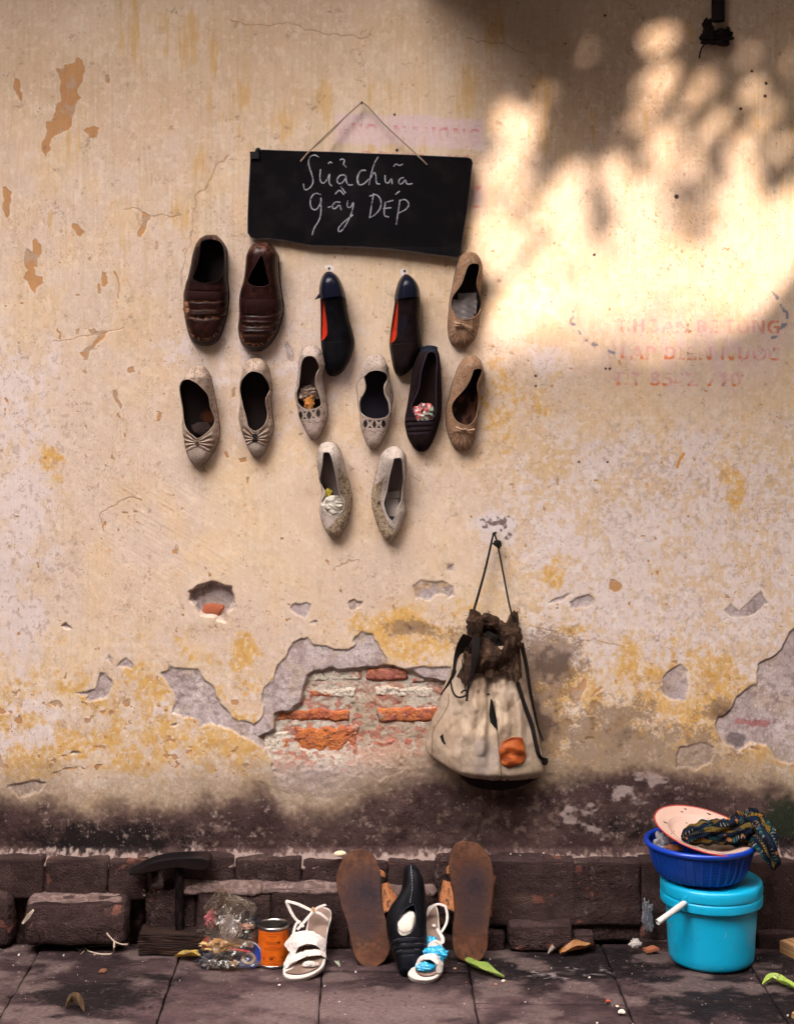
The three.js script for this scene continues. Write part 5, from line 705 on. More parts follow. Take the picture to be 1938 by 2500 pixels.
shoe({ ...cutBase, crop: 'E', label: 'white slingback with a pierced band and dark empty insole, in the second row', lining: [0.016, 0.012, 0.014], insole: [0.012, 0.010, 0.016],
  st: [[210, 1270, 1345], [235, 1210, 1400], [300, 1150, 1450], [380, 1115, 1490], [480, 1090, 1510], [570, 1070, 1515], [640, 1028, 1532], [720, 1014, 1558], [800, 1030, 1574], [900, 1035, 1574], [1000, 1050, 1560], [1080, 1082, 1545], [1200, 1090, 1525], [1300, 1100, 1500], [1400, 1130, 1456], [1500, 1165, 1402], [1570, 1200, 1350], [1610, 1245, 1300]],
  ins: [[210, 1270, 1345], [235, 1210, 1400], [300, 1158, 1450], [480, 1140, 1500], [570, 1150, 1485], [690, 1172, 1455], [780, 1146, 1470], [890, 1080, 1505], [1000, 1078, 1530], [1080, 1086, 1540], [1200, 1090, 1525], [1300, 1100, 1500], [1400, 1130, 1456], [1500, 1165, 1402], [1570, 1200, 1350], [1610, 1245, 1300]],
  open: [[450, 1300, 1345], [470, 1220, 1420], [530, 1150, 1482], [600, 1066, 1480], [700, 1034, 1450], [800, 1046, 1455], [900, 1056, 1500], [1000, 1075, 1520], [1080, 1098, 1512], [1140, 1175, 1465], [1168, 1270, 1360]], straps: [[-1, 560, 1040]],
  look: cutLook(15, 1150, 1350, [[1160, 1235], [1292, 1245], [1428, 1235]], 1282, 310), extra: ({ o, place }) => part('ankle_strap', tube([place(1490, 600, 0.055), place(1450, 680, 0.06), place(1455, 790, 0.056), place(1510, 920, 0.05), place(1528, 1060, 0.04)], 0.0034, 30, 8), mat({ rgb: [0.44, 0.35, 0.30], roughness: 0.6 }), o) });
// dark cloth shoe
shoe({ crop: 'F', group: WALLSHOES, label: 'dark brown fabric shoe with a red and green crumpled wad in its toe', H: [0.05, 0.045, 0.036], lift: 0.016, rough: 0.9, sole: [0.014, 0.009, 0.008], binding: [0.045, 0.032, 0.055], bindR: 0.0013, lining: [0.016, 0.008, 0.008], insole: [0.018, 0.009, 0.008], insoleZ: 0.02,
  st: [[100, 520, 590], [130, 455, 680], [180, 420, 715], [250, 375, 742], [350, 325, 757], [480, 292, 770], [620, 270, 780], [850, 235, 793], [1000, 212, 797], [1200, 180, 793], [1370, 148, 780], [1500, 140, 752], [1620, 160, 716], [1740, 190, 672], [1830, 230, 630], [1920, 285, 580], [1980, 340, 530], [2012, 400, 470]],
  open: [[220, 560, 600], [240, 530, 670], [400, 470, 700], [600, 415, 692], [850, 385, 686], [1000, 330, 690], [1200, 250, 690], [1300, 285, 680], [1400, 345, 640], [1450, 430, 540]],
  look: (x, y, s, t) => { const c = skin([0.012, 0.0058, 0.0062], x, y, 31, 0.35); let h = 0.5 + 0.2 * (vn(x / 5, y / 5) - 0.5); const yy = y + 60 * (s - 0.4); if (y > 1380 && y < 1760) { const k = Math.sin(yy / 14.5); h += 0.35 * k * ss(1380, 1440, y) * ss(1760, 1640, y) * ss(0.75, 0.5, s); mixc(c, [0.04, 0.028, 0.048], 0.6 * ss(0.6, 1, k) * ss(0.75, 0.5, s) * ss(1760, 1640, y)); } mixc(c, [0.014, 0.018, 0.03], 0.9 * ss(0.062, 0.05, t)); return [...c, cl(h)]; },
  extra: ({ o, place }) => {
    const g = crumple(0.0245, 1.0, 0.94, 0.6, 0.3, 3.2, 12, 5), p = g.attributes.position, col = []; for (let i = 0; i < p.count; i++) { const x = p.getX(i) * 40, y = p.getY(i) * 40, n = fbm(x * 2 + 5, y * 2 + 3, 3); const c = [0.42, 0.05, 0.06]; mixc(c, [0.34, 0.40, 0.30], ss(-0.1, 0.15, x * 0.6 - y * 0.9 + (n - 0.5) * 1.1 - 0.1)); mixc(c, [0.62, 0.50, 0.45], ss(0.58, 0.66, fbm(x * 4 + 20, y * 4, 3))); mixc(c, [0.10, 0.02, 0.02], ss(0.62, 0.75, fbm(x * 3 + 60, y * 3, 3))); col.push(...c); }
    g.setAttribute('color', new THREE.Float32BufferAttribute(col, 3)); solo('paper_wad', g, mat({ vertexColors: true, roughness: 0.35 }), o.position.clone().add(place(478, 1300, 0.043)), 'red and pale green crumpled wad in the dark fabric shoe', 'stuffing');
    part('heel_tab', crumple(0.014, 1.5, 0.7, 0.5, 0.3, 2.6, 2).translate(...place(575, 165, 0.052).toArray()), mat({ rgb: [0.014, 0.018, 0.028], roughness: 0.95 }), o);
  } });
// the white pair below
const brocade = (c, x, y, k) => { const n = fbm(x / 11, y / 11, 4), d = [0.37, 0.27, 0.18]; mixc(d, [0.21, 0.125, 0.065], ss(0.5, 0.62, n)); mixc(d, [0.46, 0.38, 0.29], ss(0.5, 0.62, fbm(x / 9 + 70, y / 9, 3))); mixc(d, [0.13, 0.075, 0.04], 0.7 * ss(0.55, 0.68, fbm(x / 45 + 8, y / 45, 3))); mixc(c, d, k); return n; };
const whitePair = (sd, line, side, y0, y1, ym) => (x, y0_, s, t) => { const y = y0_;
  const c = skin([0.455, 0.37, 0.325], x, y, sd, 0.2); let h = 0.5; const xb = pl(line, y), d = side * (x - xb), top = y - y0 - side * (x - line[0][1]) * (side > 0 ? 1.45 : 0.95), k = y > y1 ? 1 : ss(-6, 6, d) * ss(-4, 4, top);
  mixc(c, [0.34, 0.24, 0.18], 0.4 * ss(0.6, 0.75, fbm(x / 30 + sd, y / 30, 4))); if (k > 0) h += k * 0.7 * (brocade(c, x, y, k) - 0.5);
  const q = y < y1 && top > 0 ? ss(9, 3, Math.abs(d)) : 0; mixc(c, [0.20, 0.13, 0.09], 0.7 * q); h -= 0.3 * q; mixc(c, [0.20, 0.14, 0.11], 0.6 * ss(4, 1.5, Math.abs(y - ym)) * 0); return [...c, cl(h)];
};
const whiteBase = { group: WALLSHOES, H: [0.054, 0.042, 0.032], lift: 0.030, rough: 0.5, sole: [0.16, 0.11, 0.08], binding: [0.50, 0.42, 0.38], bindR: 0.0015, lining: [0.05, 0.035, 0.03], insole: [0.30, 0.235, 0.215], bump: 0.003, insoleZ: 0.006 };
const thread = (pts) => ({ o, place, top }) => { const m = mat({ rgb: [0.014, 0.01, 0.01], roughness: 0.8 }); part('thread', tube(pts.map(([x, y, z]) => place(x, y, z)), 0.0011, 20, 5), m, o); part('thread', crumple(0.0032, 1, 1, 1, 0.3, 2, 4, 2).translate(...place(pts[0][0], pts[0][1], pts[0][2]).toArray()), m, o); };
shoe({ ...whiteBase, crop: 'G', label: 'white brocade-toed pump holding a clear plastic wad, left of the bottom pair',
  st: [[115, 300, 375], [140, 225, 435], [200, 180, 480], [300, 154, 525], [450, 150, 562], [600, 180, 596], [720, 190, 640], [850, 225, 668], [950, 215, 680], [1050, 200, 678], [1150, 190, 668], [1250, 196, 652], [1350, 222, 612], [1450, 262, 570], [1530, 310, 525], [1580, 352, 480], [1605, 395, 442]],
  open: [[258, 285, 325], [272, 252, 356], [350, 247, 386], [450, 240, 412], [600, 212, 446], [720, 197, 470], [820, 240, 480], [900, 278, 500], [950, 268, 522], [1000, 220, 552], [1060, 214, 566], [1130, 246, 560], [1190, 290, 520], [1238, 370, 440]],
  look: whitePair(6, [[500, 500], [520, 492], [700, 484], [900, 515], [1000, 582], [1080, 596], [1180, 545], [1320, 440], [1470, 285]], 1, 500, 1470, 300), extra: (q) => {
    thread([[492, 500, 0.052], [550, 585, 0.047], [600, 650, 0.040], [632, 715, 0.030]])(q); const { o, place } = q;
    solo('plastic_wad', crumple(0.027, 1.05, 0.9, 0.55, 0.28, 3.4, 21, 5), mat({ rgb: [0.62, 0.55, 0.46], roughness: 0.14, phys: true, transmission: 0.25, thickness: 0, clearcoat: 0.8 }), o.position.clone().add(place(395, 1075, 0.036)), 'shiny clear plastic wad stuffed in the left white pump', 'stuffing');
    solo('cloth_scrap', crumple(0.012, 0.9, 1.1, 0.5, 0.4, 2.5, 31), mat({ rgb: [0.50, 0.38, 0.05], roughness: 0.7 }), o.position.clone().add(place(318, 905, 0.028)), 'yellow scrap above the plastic wad in the left white pump', 'stuffing');
  } });
shoe({ ...whiteBase, crop: 'G', label: 'white pump with a creased empty insole and stained brocade side, right of the bottom pair',
  st: [[185, 1300, 1375], [210, 1235, 1425], [260, 1168, 1472], [330, 1120, 1505], [430, 1095, 1515], [550, 1072, 1512], [650, 1045, 1500], [750, 1022, 1484], [850, 1000, 1478], [950, 988, 1482], [1050, 985, 1492], [1150, 1000, 1510], [1250, 1025, 1496], [1350, 1060, 1458], [1430, 1090, 1422], [1500, 1122, 1395], [1580, 1170, 1350], [1640, 1215, 1302], [1665, 1255, 1268]],
  open: [[342, 1395, 1422], [354, 1320, 1430], [420, 1300, 1450], [550, 1270, 1460], [700, 1240, 1468], [850, 1215, 1450], [950, 1190, 1440], [1050, 1168, 1432], [1110, 1180, 1372], [1180, 1195, 1360], [1260, 1230, 1350], [1322, 1285, 1305]],
  look: whitePair(16, [[640, 1180], [700, 1152], [960, 1105], [1080, 1125], [1250, 1180], [1380, 1250], [1500, 1400]], -1, 640, 1500, 400), extra: (q) => {
    thread([[1175, 625, 0.052], [1110, 690, 0.047], [1060, 735, 0.040], [1022, 790, 0.028]])(q); const { o, place, top } = q;
    part('insole_pad', warp(new THREE.BoxGeometry(0.034, 0.018, 0.003, 10, 5, 1), (v) => { v.z += 0.002 * Math.sin(v.x * 120 + 1); v.y += v.x * 0.15; }).translate(...place(1310, 930, 0.022).toArray()), mat({ rgb: [0.42, 0.345, 0.31], roughness: 0.6 }), o);
    part('insole_pad', warp(new THREE.BoxGeometry(0.032, 0.044, 0.003, 10, 10, 1), (v) => { v.z += 0.003 * Math.sin(v.x * 90 + 1); v.x *= 1 - 0.25 * ss(0, -0.022, v.y); }).translate(...place(1295, 1130, 0.018).toArray()), mat({ rgb: [0.43, 0.355, 0.32], roughness: 0.6 }), o);
    part('eyelet', new THREE.TorusGeometry(0.0022, 0.0012, 6, 14).translate(...place(1095, 1042, top(1095, 1042) + 0.0006).toArray()), mat({ rgb: [0.02, 0.015, 0.012], roughness: 0.5 }), o);
  } });
// ------------------------------------------------------------------ the board and its writing
const nailMat = mat({ rgb: [0.09, 0.06, 0.05], roughness: 0.5, metalness: 0.6 });
const nail = (px, py, label, z = 0.022) => solo('nail', merge([new THREE.CylinderGeometry(0.0016, 0.0012, z + 0.012, 8).rotateX(Math.PI / 2).translate(0, 0, (z - 0.012) / 2), new THREE.CylinderGeometry(0.0036, 0.0034, 0.0016, 10).rotateX(Math.PI / 2).translate(0, 0, z)]), nailMat, at(px, py, 0), label, 'nail');
{
  const k = 0.38984, q = (x, y) => [560 + k * x, 230 + k * y], Z = 0.016, O = at(880, 440, Z), loc = (x, y) => { const p = at(...q(x, y), Z).sub(O); return [p.x, p.y]; };
  const t = thing('chalkboard', 'black slate board with chalk handwriting, hung by a cord above the shoes', 'chalkboard', O);
  const edge = [[135, 372], [196, 358], [205, 352], [420, 360], [640, 366], [860, 376], [1080, 384], [1300, 394], [1490, 402], [1512, 412], [1521, 436], [1514, 480], [1500, 620], [1482, 760], [1462, 880], [1452, 960], [1444, 1008], [1426, 1026], [1360, 1020], [1180, 994], [1000, 972], [860, 962], [700, 954], [520, 950], [430, 936], [330, 916], [240, 908], [168, 911], [135, 900], [114, 870], [114, 780], [120, 640], [128, 500]];
  const s = new THREE.Shape(edge.map((e) => new THREE.Vector2(...loc(...e))));
  const W = 1024, Hh = 512, c = document.createElement('canvas'); c.width = W; c.height = Hh; const g = c.getContext('2d'), X0 = 90, Y0 = 330, KX = W / 1450, KY = Hh / 715; g.fillStyle = '#000'; g.fillRect(0, 0, W, Hh);
  const strokes = [[[560, 400], [535, 384], [503, 398], [494, 440], [512, 490], [528, 540], [520, 578], [490, 602], [470, 604], [466, 568]], [[572, 478], [566, 540], [584, 568], [612, 545], [632, 492], [622, 560], [640, 578]], [[622, 440], [632, 428], [642, 436]], [[722, 512], [692, 510], [670, 546], [690, 572], [724, 546], [731, 508], [730, 550], [746, 576], [770, 572]], [[694, 418], [710, 410], [724, 422], [712, 444], [732, 462]], [[852, 484], [822, 480], [796, 530], [806, 574], [838, 572], [874, 536]], [[848, 482], [820, 484], [800, 528], [810, 570]], [[930, 402], [908, 434], [888, 500], [874, 572]], [[882, 534], [906, 490], [918, 512], [918, 566], [940, 568]], [[974, 516], [974, 558], [996, 566], [1014, 526], [1018, 566]], [[1028, 458], [1044, 440], [1062, 456], [1082, 446]], [[1088, 528], [1064, 534], [1056, 566], [1080, 570], [1102, 534], [1106, 572], [1142, 566]],
    [[572, 632], [536, 620], [505, 660], [511, 720], [546, 732], [576, 680], [574, 640], [576, 750], [560, 800], [530, 840], [520, 882]], [[692, 680], [662, 676], [640, 710], [660, 726], [692, 690], [700, 726]], [[620, 712], [640, 706]], [[664, 628], [690, 600], [716, 632]], [[700, 586], [726, 622]], [[742, 672], [735, 710], [760, 716], [780, 668], [770, 740], [742, 800], [712, 850], [686, 870], [680, 842], [712, 806], [772, 760]], [[902, 628], [890, 700], [878, 776]], [[880, 642], [920, 628], [952, 668], [946, 720], [912, 760], [878, 776]], [[976, 680], [964, 766], [996, 772]], [[964, 720], [1010, 715]], [[982, 680], [1022, 670]], [[1040, 632], [1062, 614]], [[1066, 668], [1056, 740], [1044, 818]], [[1064, 672], [1100, 660], [1126, 690], [1110, 724], [1060, 748]]];
  g.strokeStyle = '#fff'; g.lineCap = g.lineJoin = 'round';
  for (const l of strokes) { g.lineWidth = 5.2; g.beginPath(); l.forEach(([x, y], i) => { const X = (x - X0) * KX, Y = (y - Y0) * KY; if (!i) g.moveTo(X, Y); else { const [px, py] = l[i - 1], mx = ((x + px) / 2 - X0) * KX, my = ((y + py) / 2 - Y0) * KY; g.quadraticCurveTo((px - X0) * KX, (py - Y0) * KY, mx, my); if (i === l.length - 1) g.lineTo(X, Y); } }); g.stroke(); }
  const d = g.getImageData(0, 0, W, Hh).data, chalk = (i, j) => d[((Hh - 1 - j) * W + i) * 4] / 255;
  const map = texture(W, Hh, (i, j) => { const n = fbm(i / 60, j / 60, 4), f = vn(i / 1.7, j / 1.7), col = [0.0035, 0.003, 0.004]; mixc(col, [0.0075, 0.0055, 0.006], ss(0.45, 0.75, n) + 0.3 * ss(700, 1000, i)); mixc(col, [0.07, 0.065, 0.07], 0.2 * ss(0.9, 0.98, vn(i / 3 + 9, j / 3))); mixc(col, [0.02, 0.02, 0.026], 0.2 * ga(i, j, 480, 280, 240, 120) * n); const k2 = chalk(i, j) * ss(0.16, 0.66, 0.6 * f + 0.4 * vn(i / 9, j / 9) + 0.04); mixc(col, [0.42, 0.40, 0.46], 0.92 * k2); return col; });
  const geo = new THREE.ExtrudeGeometry(s, { depth: 0.007, bevelEnabled: true, bevelThickness: 0.0014, bevelSize: 0.0014, bevelOffset: -0.0014, bevelSegments: 2, curveSegments: 4 });
  const [lx0, ly0] = loc(X0, Y0), [lx1, ly1] = loc(X0 + 1450, Y0 + 715), P = geo.attributes.position, U = geo.attributes.uv; for (let i = 0; i < P.count; i++) U.setXY(i, (P.getX(i) - lx0) / (lx1 - lx0), 1 - (P.getY(i) - ly0) / (ly1 - ly0));
  warp(geo, (p) => { p.z += 0.014 * ss(-0.13, 0.13, p.y) + 0.003 * Math.sin(p.x * 9); });
  const body = mat({ map, roughness: 0.62, specularIntensity: 0.1 }), side = mat({ rgb: [0.14, 0.11, 0.115], roughness: 0.6 });
  geo.computeVertexNormals(); const o = part('slate', geo, [body, side], t);
  const lug = at(...q(160, 385), 0.034).sub(O); part('corner_lug', merge([new THREE.BoxGeometry(0.022, 0.018, 0.012).rotateZ(0.05).translate(lug.x - 0.001, lug.y + 0.001, lug.z), new THREE.SphereGeometry(0.0075, 12, 9).translate(lug.x + 0.008, lug.y + 0.0135, lug.z)]), mat({ rgb: [0.010, 0.008, 0.009], roughness: 0.5 }), t);
  const cordMat = mat({ rgb: [0.26, 0.19, 0.14], roughness: 0.8 }), pk = (x, y, z) => at(...q(x, y), z).sub(O);
  part('cord', tube([pk(446, 420, 0.0415), pk(498, 360, 0.041), pk(660, 204, 0.028), pk(800, 76, 0.02), pk(828, 55, 0.019), pk(858, 70, 0.02), pk(960, 180, 0.028), pk(1180, 386, 0.041), pk(1238, 442, 0.0415)], 0.0019, 90, 6), cordMat, t);
  part('cord', tube([pk(498, 362, 0.042), pk(640, 236, 0.030), pk(720, 150, 0.024), pk(815, 62, 0.02)], 0.0012, 50, 5), cordMat, t);
  nail(...q(829, 63), 'dark nail head holding the cord of the black board');
  nail(804, 658, 'nail above the black pump with the torn flap', 0.030); nail(987, 664, 'nail above the narrow black pump', 0.030); nail(1207.5, 1299, 'nail that carries the canvas sack', 0.02);
}
// ------------------------------------------------------------------ canvas sack
{
  const k = 0.3206, q = (x, y) => [980 + k * x, 1260 + k * y], Z = 0.05, O = at(...q(660, 1930), 0);
  const t = thing('drawstring_sack', 'dirty canvas drawstring sack with an orange patch hanging from a nail', 'sack', O);
  const L = (x, y, z) => at(...q(x, y), Z).sub(O).setZ(z);
  const body = sampler([[985, 455, 905], [1050, 430, 922], [1150, 396, 946], [1250, 356, 966], [1390, 312, 998], [1500, 282, 1022], [1600, 232, 1044], [1680, 206, 1062], [1760, 188, 1078], [1830, 190, 1092], [1880, 236, 1096], [1930, 330, 1088]]);
  const fx = (x, y) => (x - body.a(y)) / (body.b(y) - body.a(y));
  const folds = (f, y) => { const v = ss(1000, 1250, y), w = 1 - 0.75 * ss(1450, 1900, y); return w * (0.009 * (fbm(f * 11 + 3, y / 420, 2) - 0.5) * 2 - 0.020 * Math.exp(-(((f - 0.50 - 0.00006 * (y - 1300)) / 0.035) ** 2)) * v + 0.003 * Math.sin(f * 37 + y * 0.006)) + 0.016 * (fbm(f * 4, y / 160, 4) - 0.5) + 0.007 * w * (Math.abs(fbm(f * 6 + y / 500, y / 210 - f * 2, 3) - 0.5) * 4 - 0.5) - 0.006 * Math.exp(-(((f - 0.62) / 0.02) ** 2)) * ss(1500, 1900, y); };
  const depth = (f, y) => { const e = Math.pow(Math.max(0, 1 - (2 * f - 1) ** 2), 0.42); return 0.012 + e * (lerp(0.052, 0.108, ss(1000, 1780, y)) - 0.055 * ss(1830, 1945, y) ** 2 + folds(f, y)); };
  const bot = (f) => 1958 + 46 * Math.sin(f * 2.3) - 60 * ss(0.25, 0, f);
  const nx = 110, ny = 120, pos = [], uv = [], idx = [];
  for (let j = 0; j <= ny; j++) for (let i = 0; i <= nx; i++) { const f = 0.5 - 0.5 * Math.cos(Math.PI * i / nx), yr = lerp(985, 1930, j / ny), y = lerp(985, bot(f), j / ny), x = lerp(body.a(yr), body.b(yr), f), p = L(x, y, depth(f, yr)); pos.push(p.x, p.y, p.z); uv.push(f, j / ny); }
  for (let j = 0; j < ny; j++) for (let i = 0; i < nx; i++) { const a = j * (nx + 1) + i; idx.push(a, a + nx + 1, a + 1, a + 1, a + nx + 1, a + nx + 2); }
  const S = 640, H2 = 512, look = (i, j) => {
    const f = i / S, y = lerp(1930, 985, j / H2), x = lerp(body.a(y), body.b(y), f), c = [0.40, 0.30, 0.225], n = fbm(x / 120, y / 140, 4), m = fbm(x / 30, y / 40, 4); let h = 0.5 + 0.12 * (((i % 3) + (j % 3)) / 3 - 0.7) + 0.2 * (m - 0.5);
    mixc(c, [0.46, 0.345, 0.25], ss(0.42, 0.72, n)); mixc(c, [0.22, 0.155, 0.115], 0.42 * ss(0.46, 0.76, m)); mixc(c, [0.22, 0.14, 0.09], 0.5 * ss(0.5, 0.74, fbm(x / 60 + 20, y / 130, 4) + 0.14 * ss(1300, 1050, y)));
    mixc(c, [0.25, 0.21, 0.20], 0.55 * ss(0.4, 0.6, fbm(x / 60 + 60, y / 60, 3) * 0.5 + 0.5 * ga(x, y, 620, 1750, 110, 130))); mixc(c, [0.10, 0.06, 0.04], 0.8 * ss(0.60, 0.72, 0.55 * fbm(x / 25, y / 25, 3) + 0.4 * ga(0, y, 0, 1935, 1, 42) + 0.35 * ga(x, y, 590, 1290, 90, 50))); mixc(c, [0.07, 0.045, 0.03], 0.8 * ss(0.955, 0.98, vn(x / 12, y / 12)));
    for (const [sx, sw] of [[742, 4], [300, 3]]) { const sxx = sx === 742 ? lerp(700, 745, ss(1350, 1950, y)) : lerp(330, 205, ss(1400, 1700, y)) + 26; const qd = ss(sw + 3, sw - 2, Math.abs(x - sxx)) * (y > 1360 ? 1 : 0); mixc(c, [0.11, 0.07, 0.045], 0.75 * qd); h -= 0.3 * qd; }
    return [...c, cl(h)];
  };
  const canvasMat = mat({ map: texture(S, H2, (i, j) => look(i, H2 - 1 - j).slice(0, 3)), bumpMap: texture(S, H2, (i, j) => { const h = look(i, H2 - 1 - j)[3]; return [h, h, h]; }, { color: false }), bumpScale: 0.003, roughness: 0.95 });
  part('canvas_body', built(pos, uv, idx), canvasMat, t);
  { // dark underside of the sack, extended down to fill in its shadow
    const p = [], u = [], ix = []; for (let i = 0; i <= 40; i++) { const f = i / 40, x = lerp(body.a(1930), body.b(1930), f), y = bot(f); for (let m = 0; m <= 5; m++) { const a = m / 5, b = L(lerp(x, 690, 0.16 * a), y + (118 * Math.sin(a * Math.PI * 0.62) - 10 * a) * Math.sin(f * Math.PI) ** 0.6, lerp(depth(f, 1930), 0.008, a)); p.push(b.x, b.y, b.z); u.push(f, a); } }
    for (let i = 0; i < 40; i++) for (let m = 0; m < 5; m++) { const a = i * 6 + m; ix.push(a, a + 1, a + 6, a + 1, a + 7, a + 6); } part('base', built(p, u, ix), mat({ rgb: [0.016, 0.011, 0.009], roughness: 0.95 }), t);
  }
  const frayMat = (() => { const w = 256, f = (i, j) => { const c = [0.042, 0.022, 0.014], n = fbm(i / 18, j / 22, 4); mixc(c, [0.085, 0.048, 0.030], ss(0.4, 0.8, n)); mixc(c, [0.02, 0.012, 0.008], 0.85 * ss(0.4, 0.8, fbm(i / 14 + 20, j / 30, 4))); return [...c, n]; }; return mat({ map: texture(w, w, (i, j) => f(i, j).slice(0, 3)), bumpMap: texture(w, w, (i, j) => { const h = f(i, j)[3]; return [h, h, h]; }, { color: false }), bumpScale: 0.006, roughness: 1 }); })();
  { // gathered, fraying collar of soft brown leather, open at the top
    const ring = (top) => { const p = [], u = [], ix = [], n = 120, m = 26; for (let j = 0; j <= m; j++) for (let i = 0; i <= n; i++) { const a = i / n * 2 * Math.PI, s = j / m, y0 = pl([[0, 1240], [0.5, 1170], [1, 1230]], 0.5 + 0.5 * Math.cos(a)) - 40 * Math.sin(a * 7) * (s < 0.05 ? 1 : 0), yt = 880 - 130 * Math.cos(a + Math.PI) * -0.55 + 30 * Math.sin(a * 5 + 1) + 12 * Math.sin(a * 11) + 7 * Math.sin(a * 19 + 2); const xm = lerp(668, 700, s), rx = lerp(246, 190, s ** 0.8), front = Math.sin(a), y = lerp(y0, front < 0 ? yt - 60 : yt + 75 + (Math.cos(a) < 0 ? -150 * -Math.cos(a) : 10), s); const pleat = 1 + 0.07 * Math.sin(a * 17 + s * 3) + 0.06 * Math.sin(a * 29 + 2); const z = 0.05 + 0.040 * front * pleat + 0.008 * Math.sin(s * 6 + a * 3) + 0.010 * ss(0.6, 1, s) * Math.sin(a * 6); const q2 = L(xm + rx * Math.cos(a) * (0.92 + 0.08 * pleat), y, Math.max(z, 0.006)); p.push(q2.x, q2.y, q2.z); u.push(i / n * 3, s); } for (let j = 0; j < m; j++) for (let i = 0; i < n; i++) { const a = j * (n + 1) + i; ix.push(a, a + 1, a + n + 1, a + 1, a + n + 2, a + n + 1); } return built(p, u, ix); };
    part('collar', ring(), frayMat, t);
    part('dark_lining', crumple(0.045, 0.95, 1.05, 0.45, 0.3, 2.6, 3).translate(...L(640, 1020, 0.048).toArray()), mat({ rgb: [0.010, 0.007, 0.006], roughness: 1 }), t);
    part('frayed_cloth', crumple(0.022, 1.0, 1.7, 0.7, 0.3, 2.6, 9, 5).translate(...L(560, 830, 0.05).toArray()), frayMat, t); part('frayed_cloth', crumple(0.020, 1.6, 0.9, 0.7, 0.3, 2.6, 14, 5).translate(...L(650, 800, 0.045).toArray()), frayMat, t); part('frayed_cloth', crumple(0.024, 1.15, 1.5, 0.7, 0.28, 2.6, 24, 5).translate(...L(835, 920, 0.06).toArray()), frayMat, t);
    const r = rng(4), fr = []; for (let i = 0; i < 70; i++) { const x = i < 35 ? lerp(505, 700, r()) : lerp(820, 920, r()), y = i < 35 ? lerp(730, 840, r()) : lerp(800, 960, r()), a = r() * 6.28, l = lerp(14, 40, r()); fr.push(tube([L(x, y, 0.05), L(x + Math.cos(a) * l * 0.6, y - Math.abs(Math.sin(a)) * l * 0.6, 0.056), L(x + Math.cos(a + 0.5) * l, y - Math.abs(Math.sin(a)) * l, 0.052)], 0.0006, 5, 3)); } part('fringe', merge(fr), mat({ rgb: [0.05, 0.03, 0.02], roughness: 1 }), t).userData.kind = 'stuff';
  }
  const leather = mat({ rgb: [0.012, 0.0085, 0.008], roughness: 0.75 }), band = (pts, w, th = 0.002) => { const c = new THREE.CatmullRomCurve3(pts), n = 40, p = [], u = [], ix = []; for (let i = 0; i <= n; i++) { const s = i / n, a = c.getPointAt(s), d = c.getTangentAt(s), side = V(d.y, -d.x, 0).normalize(), ww = (typeof w === 'function' ? w(s) : w) / 2; for (const [m, z] of [[-1, 0], [-0.9, th], [0.9, th], [1, 0]]) { const b = a.clone().addScaledVector(side, ww * m); p.push(b.x, b.y, b.z + z); u.push(m, s); } } for (let i = 0; i < n; i++) for (let m = 0; m < 3; m++) { const a = i * 4 + m; ix.push(a, a + 1, a + 4, a + 1, a + 5, a + 4); } return built(p, u, ix); };
  const on = (x, y, e = 0.003) => L(x, y, depth(fx(x, Math.min(y, 1930)), Math.min(y, 1930)) + e);
  part('carrying_strap', band([L(545, 745, 0.04), L(590, 600, 0.032), L(640, 420, 0.028), L(690, 210, 0.024), L(708, 132, 0.022)], (s) => 0.0072 - 0.002 * s), leather, t);
  part('carrying_strap', tube([L(712, 130, 0.022), L(738, 230, 0.026), L(780, 450, 0.03), L(820, 660, 0.034), L(862, 850, 0.05)], 0.0024, 40, 7), leather, t);
  part('knot', crumple(0.0105, 1.1, 0.8, 0.8, 0.4, 2.4, 6).rotateZ(-0.5).translate(...L(736, 218, 0.026).toArray()), leather, t);
  part('side_strap', band([on(500, 890, 0.05), on(470, 960, 0.03), on(430, 1080), on(398, 1200), on(350, 1300), on(312, 1382)], (s) => lerp(0.028, 0.008, ss(0.2, 0.75, s)), 0.003), leather, t);
  part('side_strap', band([L(560, 900, 0.096), L(548, 1040, 0.104), L(530, 1160, 0.100), L(500, 1270, 0.096), L(486, 1380, 0.098)], (s) => lerp(0.022, 0.006, ss(0.1, 0.8, s)), 0.003), leather, t);
  part('cord_loop', tube([on(392, 1180), on(376, 1260), on(392, 1336, 0.008), on(430, 1358, 0.012), on(480, 1345, 0.014), on(494, 1318, 0.012), on(470, 1308, 0.012), on(446, 1330, 0.010)], 0.0024, 60, 7), leather, t);
  part('cord_loop', tube([on(458, 1080, 0.02), on(464, 1190, 0.012), on(484, 1330, 0.014)], 0.0015, 20, 5), leather, t);
  part('side_strap', band([on(832, 1140), on(880, 1270), on(930, 1430), on(985, 1580), on(1012, 1700), on(1040, 1810), on(1084, 1858, 0.006)], (s) => 0.0085 + 0.003 * Math.sin(s * 3), 0.002), leather, t);
  part('side_strap', band([L(908, 960, 0.06), L(945, 1120, 0.05), L(975, 1300, 0.045), L(1010, 1480, 0.04), L(1050, 1640, 0.036), L(1082, 1720, 0.034)], (s) => 0.012 - 0.008 * s, 0.002), leather, t);
  part('strap_end', crumple(0.011, 1, 0.9, 0.6, 0.35, 2.5, 3).translate(...L(1084, 1866, 0.05).toArray()), leather, t);
  const patchOutline = [[738, 1700], [760, 1672], [800, 1654], [850, 1648], [905, 1650], [914, 1680], [922, 1740], [936, 1800], [918, 1830], [880, 1848], [840, 1856], [800, 1870], [770, 1862], [744, 1838], [728, 1790], [722, 1740]];
